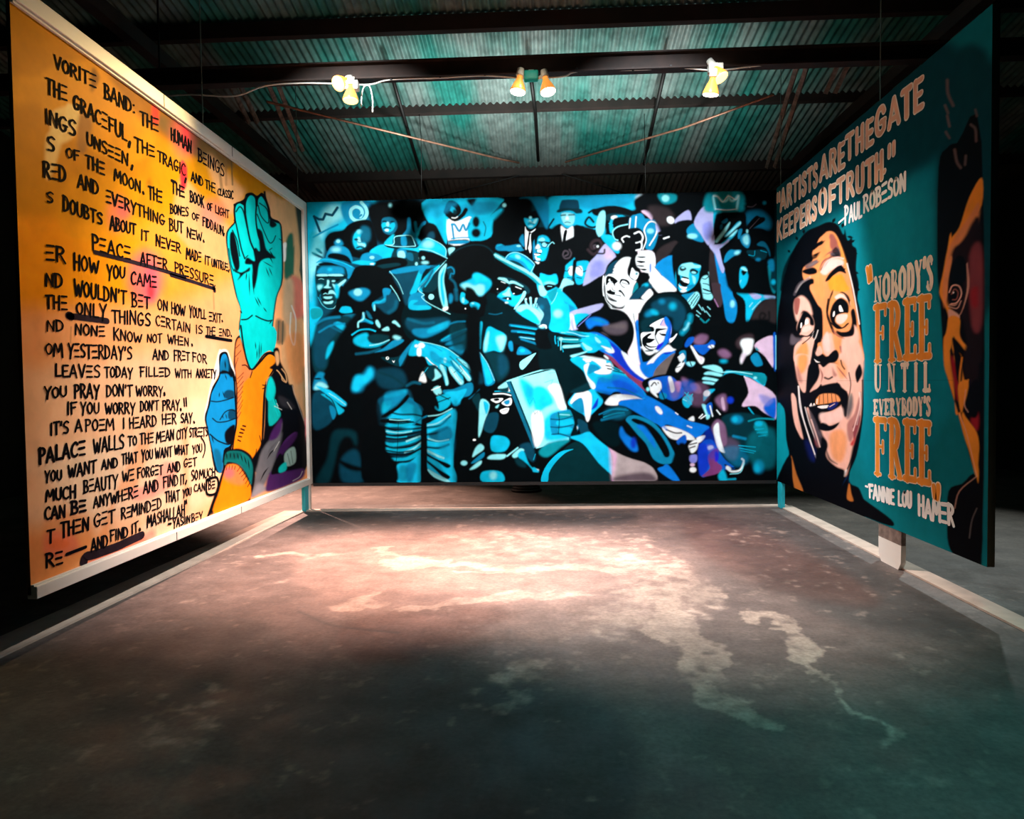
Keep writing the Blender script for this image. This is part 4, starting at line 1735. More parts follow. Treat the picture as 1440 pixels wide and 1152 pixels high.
f t .6 570,150 640,145 760,170 900,215 980,210 1000,300 940,420 880,460 800,400 560,420 530,390 560,370 780,350 560,330 470,290 480,250 760,265 860,260 740,210 590,185
f c 1.2 800,300 900,220 1020,210 1180,280 1250,380 1250,460 1100,430 1000,480 880,470 820,400
f b 1 600,160 740,185 880,240 840,270 700,215 590,185
s l 9 .6 590,175 700,195 820,235 920,240
s l 14 .6 500,280 560,285 640,290 760,290
s t 14 .8 540,320 700,325 790,310
f l .6 535,390 570,375 700,370 790,365 795,390 700,405 560,415
s k 10 .8 540,345 700,350 820,330
s k 14 1 520,250 700,258 800,270
s c 12 .6 425,240 425,300 435,350
s c 12 .6 470,310 475,380
s l 10 .6 515,300 510,380 510,440
s c 8 .6 525,400 545,470
e l .6 512,280 26,22
f l .6 645,530 680,515 780,490 890,460 880,480 760,525 690,555
s k 6 .5 700,560 800,530 900,490
f l 1.2 820,330 900,380 960,410 970,440 900,450 860,400
f l 1 1010,250 1050,270 1100,330 1070,340 1030,310
f w 1.2 1100,380 1180,400 1250,430 1250,470 1160,420
# paler sleeve below
f c 1 650,590 760,540 900,560 1180,590 1257,640 1257,860 1080,850 1020,1000 980,1020 900,880 830,740
f w .8 830,570 960,570 1160,590 1180,640 1240,640 1250,780 1100,800 1000,770 1080,730 1100,690 980,600 900,620
f w .7 880,650 930,640 890,780 920,850 1000,930 1020,990 980,1020 940,940 900,880 850,700
f b 1.5 940,660 1040,670 1080,720 1000,760 920,800 910,740
f k .5 1170,665 1257,680 1257,690 1180,680
f k .5 1190,710 1257,720 1257,735 1200,725
e w .8 1180,550 46,14,40
s w 14 .6 880,620 950,610
# ---- sunglasses man and neighbour
T 690 370 11.52
f k .8 60,290 140,270 260,330 290,360 220,430 140,470 60,440
f k .8 330,350 440,370 540,420 500,500 440,530 370,520 330,440
f l .8 110,250 200,250 290,300 270,320 180,275
f l .8 300,320 340,290 460,340 530,385 480,370 380,330
f c 1 110,540 160,480 240,440 290,390 330,470 390,530 470,520 520,500 480,600 400,690 330,690 260,610 180,560
f l 1 190,500 250,470 300,400 310,470 320,540 230,530
f k .6 190,560 260,545 330,555 340,600 300,600 200,580
s w 9 .5 170,300 235,325
s w 11 .5 405,385 495,420
e w .5 110,420 10,12
e w .5 375,495 14,10
f l .5 530,460 570,470 540,560 480,640 395,745 380,730 470,600
e w .5 278,580 14,16
e l .6 268,643 24,10
f C 1 410,750 500,690 620,700 740,730 830,830 800,940 770,990 640,930 500,850
f l 1 410,750 500,680 640,700 760,760 840,850 800,940 740,860 660,780 580,740 480,790
s l 20 .7 560,590 575,640 600,690
s l 24 .7 645,560 655,700
s l 22 .7 735,580 725,640
s l 12 .7 700,710 690,670
s l 10 .7 750,660 740,710
f n 1 760,640 900,560 960,700 970,900 900,1000 800,980 860,840 820,760
e m 3 825,720 40,40
s w 22 .6 815,1020 850,1005 890,1015 900,1050
f k .7 840,0 1180,0 1190,200 1100,400 1060,340 1050,190 940,200 830,170 780,230 700,140
f c 1 800,200 820,165 930,210 1060,180 1080,330 940,340 860,370
f l@0.8 2 860,330 940,300 1040,330 1040,350 900,345
f k .7 860,370 950,335 1060,370 1040,400 960,440 900,450
s l 7 .5 925,375 990,380
f t 1 900,500 1080,400 1060,500 1000,620 960,600 930,540
f c 1 1090,430 1140,420 1200,640 1267,700 1267,1100 960,1080 980,900 980,680 1060,520
e l 3 1090,820 70,60
s l 7 .5 985,660 1040,580 1080,480
# ---- spread hand at upper right
T 1000 280 9.6
f k 1.2 40,340 120,200 240,180 460,200 500,420 860,460 900,700 760,900 400,900 180,850 110,680 60,600
f m 1.5 140,310 210,260 220,300 170,330
f m 1.5 120,360 150,340 150,400 120,410
f l .6 60,560 140,450 240,320 255,330 200,440 90,580
f c .6 180,490 260,420 360,310 400,310 390,350 280,440 210,510
f l .6 370,320 400,310 395,340 340,390 230,490 190,500
f c .6 120,620 220,530 300,470 350,415 350,440 300,510 220,580 140,650 100,640
f l .6 240,510 340,420 350,430 290,500 
f v .7 40,680 60,620 160,600 240,540 230,580 130,660 110,700 150,860 180,940 160,1000 130,960 90,850 60,760
f b 1.5 390,530 430,480 500,470 530,560 500,660 430,620
f l 2.5 430,520 490,480 510,560 490,620 440,590
e l .7 487,435 14,28
f b 1 370,420 420,410 390,520 365,530
f k .8 480,370 600,230 660,240 720,270 700,310 520,410
s G 4 .7 520,400 650,260
f b 1.5 180,860 190,770 250,690 320,690 400,690 390,730 290,780
e l 2 350,725 40,24,-20
f m 1.5 620,620 680,570 740,600 790,700 795,780 740,660
f d 1 480,700 580,690 720,680 760,740 700,820 540,790
s c 6 .7 510,755 580,765 590,700
s c 5 .7 670,695 750,720
e b 2 635,815 34,20
f d 2 860,40 912,40 912,1152 800,1152 830,840 870,700
f b 2 770,840 840,820 850,960 800,960
e c 2 840,1120 30,36
e l 1.5 450,945 40,20,30
f c 1 430,1050 490,1010 500,1060 450,1152 390,1152
# ======== third pass: shading and folds
T 430 420 4.235
f k@0.7 5 425,580 470,585 450,690 480,760 455,900 500,1000 535,1090 425,1090
f k@0.55 5 640,640 700,700 700,780 690,900 700,1085 665,1085 670,900 655,780
f k@0.5 4 880,640 905,640 905,1090 880,1090 870,900
f k@0.4 6 560,600 640,600 680,680 620,700 560,670
f m@0.6 3 560,1000 600,1000 600,1080 555,1080
f k@0.5 3 720,900 760,920 800,990 840,1080 760,1060 720,1000
f b@0.5 4 800,740 870,720 880,900 830,960 790,860
s k 7 .7 500,740 560,745 640,735
s k 8 .8 480,905 560,915 640,905
f b@0.7 3 480,560 590,550 560,610 480,640
s l 6 .8 480,790 560,800 630,790
s l 5 .7 500,720 560,725 620,720
s l 6 .8 730,700 800,690 870,655
f k@0.6 3 640,560 700,540 760,600 790,660 740,690 690,640
# coat tails, sleeves
s m 10 2 600,520 640,500 680,505
s m 8 2 300,330 380,320 440,300
s b 9 2 60,150 120,120 200,110
s b 8 1.5 80,200 150,160 230,150
f n@0.8 4 420,430 560,420 600,500 540,540 440,520
s d 8 2 440,440 520,470 590,520
f d 4 950,220 1010,180 1030,300 980,340
f n@0.7 3 980,430 1040,440 1060,500 1000,500
T 590 400 7.68
# hand shading
f b@0.7 2 120,720 200,760 240,840 200,860 120,800
s b 14 2 230,800 330,850 430,930
s m 9 1 330,780 400,850 470,930
s k 5 .5 440,960 460,940
s k 5 .5 360,960 390,940
s w 6 .6 440,880 490,950 540,1010
s w 6 .6 340,920 400,1010 450,1070
s m 5 .5 420,830 450,840
s m 5 .5 470,850 500,870
s m 5 .5 400,930 420,920
s b 7 1 60,640 150,670 240,720
# jacket facing
f d@0.9 3 330,420 500,440 500,700 360,660
s b 9 1.5 320,430 400,405 490,400
f k 3 520,300 650,300 650,1000 600,1150 560,1000 510,800
f m@0.7 3 360,680 460,660 450,760 400,740
T 760 420 4.235
# mist of blues and plums at lower right
f PP@0.45 5 850,540 960,500 1010,560 960,640 880,620
f r3@0.6 4 830,500 900,490 930,540 860,560
f PP@0.5 4 760,500 800,490 830,560 790,600
f r@0.5 4 1000,760 1060,900 1020,960 960,880
f PP@0.4 5 1100,830 1180,860 1160,960 1100,930
f t@0.35 6 1240,820 1390,780 1390,1000 1260,980
f b@0.5 4 1080,900 1180,880 1240,960 1160,1000
s c 5 .6 860,560 880,580 900,600
s c 5 .6 880,560 870,590 890,620
s c 5 .6 905,570 890,600 900,630
s l 4 .5 850,600 870,610
s w 6 .7 820,350 850,330 835,400
s w 6 .7 845,400 820,430
s k 6 .6 880,350 900,400
s w 8 .8 900,290 930,330 950,370
s r3 12 1.5 950,290 990,280 1030,260
s l 6 .7 1080,440 1160,435 1260,450
# dark round head in front of the man with the reel camera
f k .8 215,160 300,90 400,60 500,80 550,160 550,230 510,320 440,260 370,200 260,200
f r2@0.9 2.5 270,130 330,110 400,135 400,165 330,160 290,180
f b@0.8 2 300,125 350,120 395,150
f G@0.9 3 370,165 440,150 510,135 515,190 470,215 400,205
f G3@0.5 3 400,165 500,150 500,180
s V 4 .6 225,165 240,150 300,95
f k@0.5 4 330,540 420,585 520,560 600,610 420,560
f r@0.6 3 420,480 520,500 580,560 480,560
f b@0.6 3 340,470 430,455 480,470 380,500
s m 6 1 400,530 500,540 600,590
# hat felt
f m@0.6 4 400,660 480,640 540,680 470,720 380,700
s b 5 1 350,690 430,660 520,665
f r2@0.8 2 640,640 700,700 760,790 700,740
T 430 260 4.235
# crowd edges upper left
f t@0.6 5 20,300 60,280 110,360 60,420 20,400
f m@0.8 3 330,250 380,260 380,330 330,340
s m 5 1 300,330 320,345 345,335
f b@0.6 4 720,110 900,100 860,150 760,200
f m@0.5 5 1000,100 1150,110 1140,160 1000,170
f k 2 1140,170 1210,160 1250,250 1200,330 1130,330 1110,250
f c@0.8 3 1100,190 1165,140 1170,155 1110,215
f b 2 1270,80 1340,90 1400,200 1440,260 1440,90 1330,70
'''

LEFT_ART = '''
# ---- ground colours: amber at the top, peach below
T 0 0 1
p A 30 40,-20 460,-20 460,330 300,300 150,330 40,380
p Y 30 40,330 170,330 330,300 460,350 460,450 40,450
p O 24 40,300 200,330 240,420 40,440
p q 30 40,440 250,430 460,330 460,860 40,860
p Q 24 40,520 200,500 310,470 310,700 250,760 40,740
f Q2@0.8 14 60,640 200,610 290,560 300,700 120,720
f A2@0.7 8 60,100 150,90 220,180 180,230 70,170
f Ad@0.7 10 150,90 250,140 310,200 300,230 200,170
f g@0.8 8 215,160 300,190 330,230 310,235 250,205
f L@0.8 4 70,160 110,150 105,190 80,200
f L@0.9 3 95,145 110,160 105,185 92,175
f L@0.8 4 66,190 90,180 75,240 65,250
f B@0.7 6 112,160 130,170 120,215 108,205
f Ad@0.8 4 130,95 140,110 128,130
f Ad@0.6 5 190,300 210,250 215,300
f A2@0.5 9 100,250 210,260 200,330 90,330
f S@0.7 6 255,250 300,300 330,330 325,380 250,330
f S@0.8 8 290,215 335,260 345,270 320,300
# red and pink sprays
f E 4 255,160 263,155 266,200 258,210
f E 2.5 255,225 263,235 262,262 255,268 253,245
f E@0.8 3 214,148 223,150 222,175 214,172
e K@0.5 14 258,190 16,36
e K@0.5 12 165,300 14,26
e K@0.8 14 205,390 26,40
e K 8 212,398 10,28
e E@0.8 5 212,408 5,12
e K@0.6 8 175,295 10,12
e K@0.5 12 300,300 20,20
f K@0.9 8 65,750 100,748 110,775 65,785
e E@0.85 6 82,765 16,8
f Od@0.6 10 60,735 120,725 130,770 100,800 60,840
f Od@0.5 6 195,620 215,610 190,690 165,700 150,760 140,750
f K@0.5 6 180,690 215,680 230,650 250,655 235,690 195,705
f Q2@0.8 5 200,740 260,715 270,735 215,760
f K@0.5 6 120,790 180,765 215,745 210,765 130,800
s Od@0.6 8 5 260,600 262,720
s B@0.5 2 .6 100,460 99,483
s B@0.5 2 .6 300,410 301,435
# right strip
f S 4 372,275 395,280 425,295 432,420 440,660 400,600 395,480 398,380
f G1 2.5 415,280 432,290 436,450 425,445 424,390 420,330
f G2 2.5 402,340 412,330 412,385 400,390
f Wt 1.5 397,345 403,342 402,365 398,366
f G1@0.7 3 388,450 400,455 400,480 388,482
f K2 4 408,390 428,400 430,440 410,445
f S2 4 400,400 412,395 412,450 400,450
s Wt@0.7 2 .6 410,430 416,450 414,485 408,470 409,440
f Od@0.5 4 400,480 425,470 435,520 415,540
f G2@0.6 3 426,520 436,530 437,600 430,600
f K3 2 428,590 437,600 440,660 430,640
f Bk 2 372,278 374,278 374,290 372,290
s Bk 3 .6 372,270 374,288
s g@0.8 2 .5 325,215 327,260
s g@0.6 4 1 308,230 312,268
s B@0.5 3 1 317,205 318,260
# ---- fist
p G1 1.2 421,287 432,294 438,470 430,450 427,410 421,380 424,340 419,310
p G2@0.8 1 402,350 406,338 410,352 414,345 413,388 408,380 404,392
s G1@0.7 2 .4 392,452 391,478
s G1@0.7 2 .4 398,452 397,484
T 240 270 5.76
f Bk .5 515,95 590,60 610,15 660,5 700,30 740,5 780,60 810,200 880,240 905,330 910,700 860,860 830,1100 840,1152 570,1152 565,960 530,850 500,720 460,500 450,330 520,230 510,120
f F .6 525,110 560,88 600,100 615,40 660,20 690,60 700,60 740,25 770,80 800,215 870,250 890,330 898,700 850,860 820,1100 825,1160 580,1160 570,960 540,850 508,700 470,500 465,330 530,240
f F .5 525,230 520,150 530,105 560,88 595,105 605,150 610,200 600,260
f F .5 605,180 605,90 625,35 655,20 690,50 695,120 695,240 640,240
f F .5 700,200 695,100 705,50 735,25 770,60 795,130 805,215
s Bk 16 .5 522,240 516,150 528,102 560,86 596,104
s Bk 18 .5 603,170 603,90 625,34 655,19 688,45 696,110
s Bk 20 .5 697,110 702,55 735,26 770,70 795,140 808,212 870,245
s Bk 15 .5 600,110 605,180 640,380 680,480
s Bk 11 .5 530,160 560,120 590,160 620,290
s Bk 14 .5 695,90 690,220 710,350 740,420
s Bk 9 .5 720,90 780,140 795,230 780,250 730,190 710,110
s Bk 12 .5 515,230 530,260 570,450 600,540
s Bk 9 .4 500,310 540,400 560,520
s Bk 9 .5 700,180 760,330 800,410 830,400 850,355
f Bk .8 760,80 800,200 860,260 830,290 800,270 800,200 770,130
f Bk .8 480,340 510,330 540,440 560,600 530,640 500,560 480,460
f Bk .8 700,300 740,320 760,400 780,470 850,530 830,540 770,540 720,580 700,700 680,780 665,760 660,600 640,590 600,580 620,530 680,560 670,480 690,450 720,480 715,390
t Bk 10 .4 780,480 830,580
t Bk 10 .4 800,470 840,540
t Bk 8 .4 745,560 830,610
t Bk 8 .4 770,610 800,690
t Bk 8 .4 795,610 825,680
s Bk 8 .5 800,470 820,455
f Bk .6 510,620 560,650 600,640 640,610 640,640 600,660 560,700 540,715 560,670 520,650
s Bk 8 .5 600,540 625,515
t Bk 9 .4 615,650 610,720
t Bk 9 .4 635,660 640,840
t Bk 11 .4 660,640 675,830
t Bk 9 .4 680,850 720,930
t Bk 9 .4 700,850 735,920
t Bk 9 .4 750,935 780,975
s Bk 12 .5 575,1035 620,1030 660,1000
s Bk 12 .5 690,1005 740,1030 790,1045 820,1040
s Bk 9 .5 665,1100 690,1090
s Bk 12 .5 740,1095 760,1105 790,1095
t Bk 12 .4 560,960 580,985
t Bk 10 .4 800,1070 820,1040
s Bk 8 .5 470,460 490,590 510,640
s Bk 7 .5 880,380 895,390
# ---- lower arms
T 240 460 5.76
f Bk .5 520,130 550,70 575,80 600,160 650,330 700,300 780,210 830,210 870,280 820,380 780,420 770,500 750,900 700,1160 480,1160 500,960 520,800 530,500 510,330
f H .5 530,150 560,90 590,200 650,350 720,300 790,225 840,240 860,280 800,390 770,440 750,560 740,800 730,960 690,1160 510,1160 510,980 530,820 545,560 530,340
f H2 2 530,150 560,90 580,160 620,290 660,360 640,400 580,480 560,700 540,800 545,500 525,330
f F .5 570,0 840,0 838,200 800,190 740,230 680,320 650,335 620,280 585,150
s Bk 14 .5 568,-10 590,150 620,280 655,345 700,300 760,220 820,205 838,215
t Bk 8 .4 685,120 690,180
t Bk 8 .4 720,120 715,270
t Bk 7 .4 735,130 730,240
t Bk 8 .4 700,180 698,260
s Bk 10 .5 580,310 610,310 640,345
s Bk 9 .5 645,410 660,360
q Bk 5 .4 530,170 560,140
q Bk 5 .4 525,240 570,190
q Bk 5 .4 520,330 545,250
q Bk 5 .4 540,420 590,370
q Bk 5 .4 540,460 585,400
q Bk 5 .4 540,500 590,440
q Bk 5 .4 540,540 585,480
q Bk 5 .4 540,580 585,520
q Bk 5 .4 540,620 575,560
q Bk 5 .4 545,660 585,590
q Bk 5 .4 540,700 580,630
q Bk 5 .4 540,740 570,690
q Bk 14 .4 585,800 605,805
q Bk 14 .4 570,825 595,835
q Bk 14 .4 560,855 585,860
q Bk 12 .4 550,885 575,890
q Bk 12 .4 545,915 565,925
q Bk 7 .4 720,880 740,960
q Bk 7 .4 695,990 680,1090
q Bk 9 .4 745,470 770,475
q Bk 9 .4 745,500 770,490
# blue hand
f Wt .6 380,230 410,185 455,185 480,240 520,400 400,380 330,520 290,700 270,720
f Bk .5 390,260 405,210 450,200 470,240 490,320 520,390 530,560 540,780 500,960 440,1160 360,1160 320,960 290,820 275,730 300,640 315,560 340,480 390,390
f U .5 405,270 420,225 450,225 465,300 470,370 505,420 515,560 525,780 500,880 480,960 430,1000 420,1160 380,1160 330,960 305,830 290,740 320,620 330,550 350,500 400,400 400,330
f U2@0.8 3 400,300 460,250 470,350 410,370
f Bk .8 390,380 420,350 470,360 500,390 490,410 460,380 420,380
t Bk 10 .4 440,270 445,340
s Bk 10 .5 330,600 380,605 450,590 510,570
t Bk 8 .4 395,530 392,570
t Bk 8 .4 420,520 440,580
t Bk 8 .4 440,380 455,430
f Bk@0.8 1.5 430,540 460,510 510,520 510,570 450,580
s Bk 10 .5 340,740 380,770 450,765 525,740
s Bk 9 .5 400,750 440,690 490,670 520,680
f Bk@0.8 1.5 470,680 520,670 525,740 470,745
t Bk 8 .4 420,710 425,745
t Bk 8 .4 445,700 455,745
s Bk 12 .5 320,870 380,920 460,950 490,940
t Bk 9 .4 330,880 350,940
f Bk 1.2 440,850 520,790 500,930 450,940
f U2 2 350,1000 400,1010 420,1160 380,1160
# right dark hand (teal, purple, grey, black)
f Bk .6 830,190 860,165 880,190 890,280 940,380 960,460 990,470 1000,540 1080,760 1090,1160 640,1160 750,900 770,480 830,360 800,330 850,280
f S .8 845,210 870,200 880,280 860,310
s S 7 .6 860,350 880,370 920,430 940,440 930,380 900,340
s S 6 .6 900,400 905,430 935,450
f Fa .8 785,450 810,400 840,450 850,520 840,580 860,640 890,720 800,800 790,600 770,560
f F 1.5 790,450 815,415 835,470 845,500 820,590 780,580
q F 6 .5 820,560 850,640
q F 6 .5 850,590 880,690
q F 6 .5 840,640 870,720
f Gy 2 700,1160 740,1000 830,880 900,770 880,900 800,1000 740,1160
f Pu 2 830,830 900,740 880,880 800,920
f Pu 1.5 900,960 940,900 1010,850 1000,900 960,960 900,1000
f Gy2 3 870,560 940,580 1000,640 1000,660 900,640
s Wt@0.8 4 .6 860,620 870,640
s Wt@0.8 4 .6 945,610 980,665
s Wt@0.7 4 .6 840,640 900,670
s Wt@0.5 3 .6 985,475 1010,560 1080,760
T 240 600 5.236
f Gy 3 590,520 620,340 690,230 770,120 820,40 790,180 740,330 700,420 640,490
f Gy3 4 600,520 640,420 700,440 720,460
f Pu 2 700,440 740,330 860,330 980,310 970,380 850,440 720,480
f Pu2 2 800,160 860,100 930,40 920,90 850,180 780,240 
f Bk 1.5 740,340 800,200 830,240 830,330 770,350
f Sw 1 840,200 910,150 920,260 850,290
s Bk@0.8 4 .4 860,200 880,280
s Bk@0.8 4 .4 885,180 900,270
f Fa 1 800,300 850,260 850,320 800,340
t Bk 10 .5 660,400 690,340 720,300
t Bk 10 .5 710,240 740,190 780,160
s Wt@0.7 3 .6 760,180 800,110
s Wt@0.6 4 .7 900,400 950,370 970,330
f K3 1.2 990,20 1035,0 1040,340 1010,370 1005,200
f Bk 1 1000,60 1030,100 1010,200 995,150
# orange wrist, teal cuff, forearm
f Bk .6 380,260 400,180 450,165 520,165 590,210 620,290 620,400 590,520 560,560 300,640 265,680 340,450 400,290
f T .6 395,260 410,195 450,180 520,185 580,230 605,300 600,380 590,430 560,350 500,280 420,260 400,300
f T2 2 400,240 430,190 520,195 480,240
t Bk 8 .4 410,190 415,240
t Bk 8 .4 440,190 440,235
t Bk 8 .4 465,190 470,240
t Bk 8 .4 490,195 500,245
t Bk 8 .4 515,200 530,260
t Bk 8 .4 540,215 560,280
t Bk 8 .4 570,240 580,320
f H .6 320,640 360,470 400,310 430,280 490,285 540,350 580,420 590,460 565,545
f H2 4 395,340 420,290 500,300 550,400 500,430 400,390
e K@0.8 5 430,340 40,40
q Bk 5 .3 410,320 415,285
q Bk 5 .3 430,315 432,285
q Bk 5 .3 450,315 455,285
q Bk 5 .3 470,315 475,290
q Bk 5 .3 490,330 510,300
q Bk 5 .3 505,350 530,320
q Bk 5 .3 520,370 550,340
q Bk 5 .3 535,395 560,360
q Bk 5 .3 550,420 575,380
q Bk 5 .3 565,445 585,410
s Bk 16 .6 275,660 340,480 400,290
f Bk .6 270,660 300,635 320,640
# lettering underlines
T 0 0 1
'''

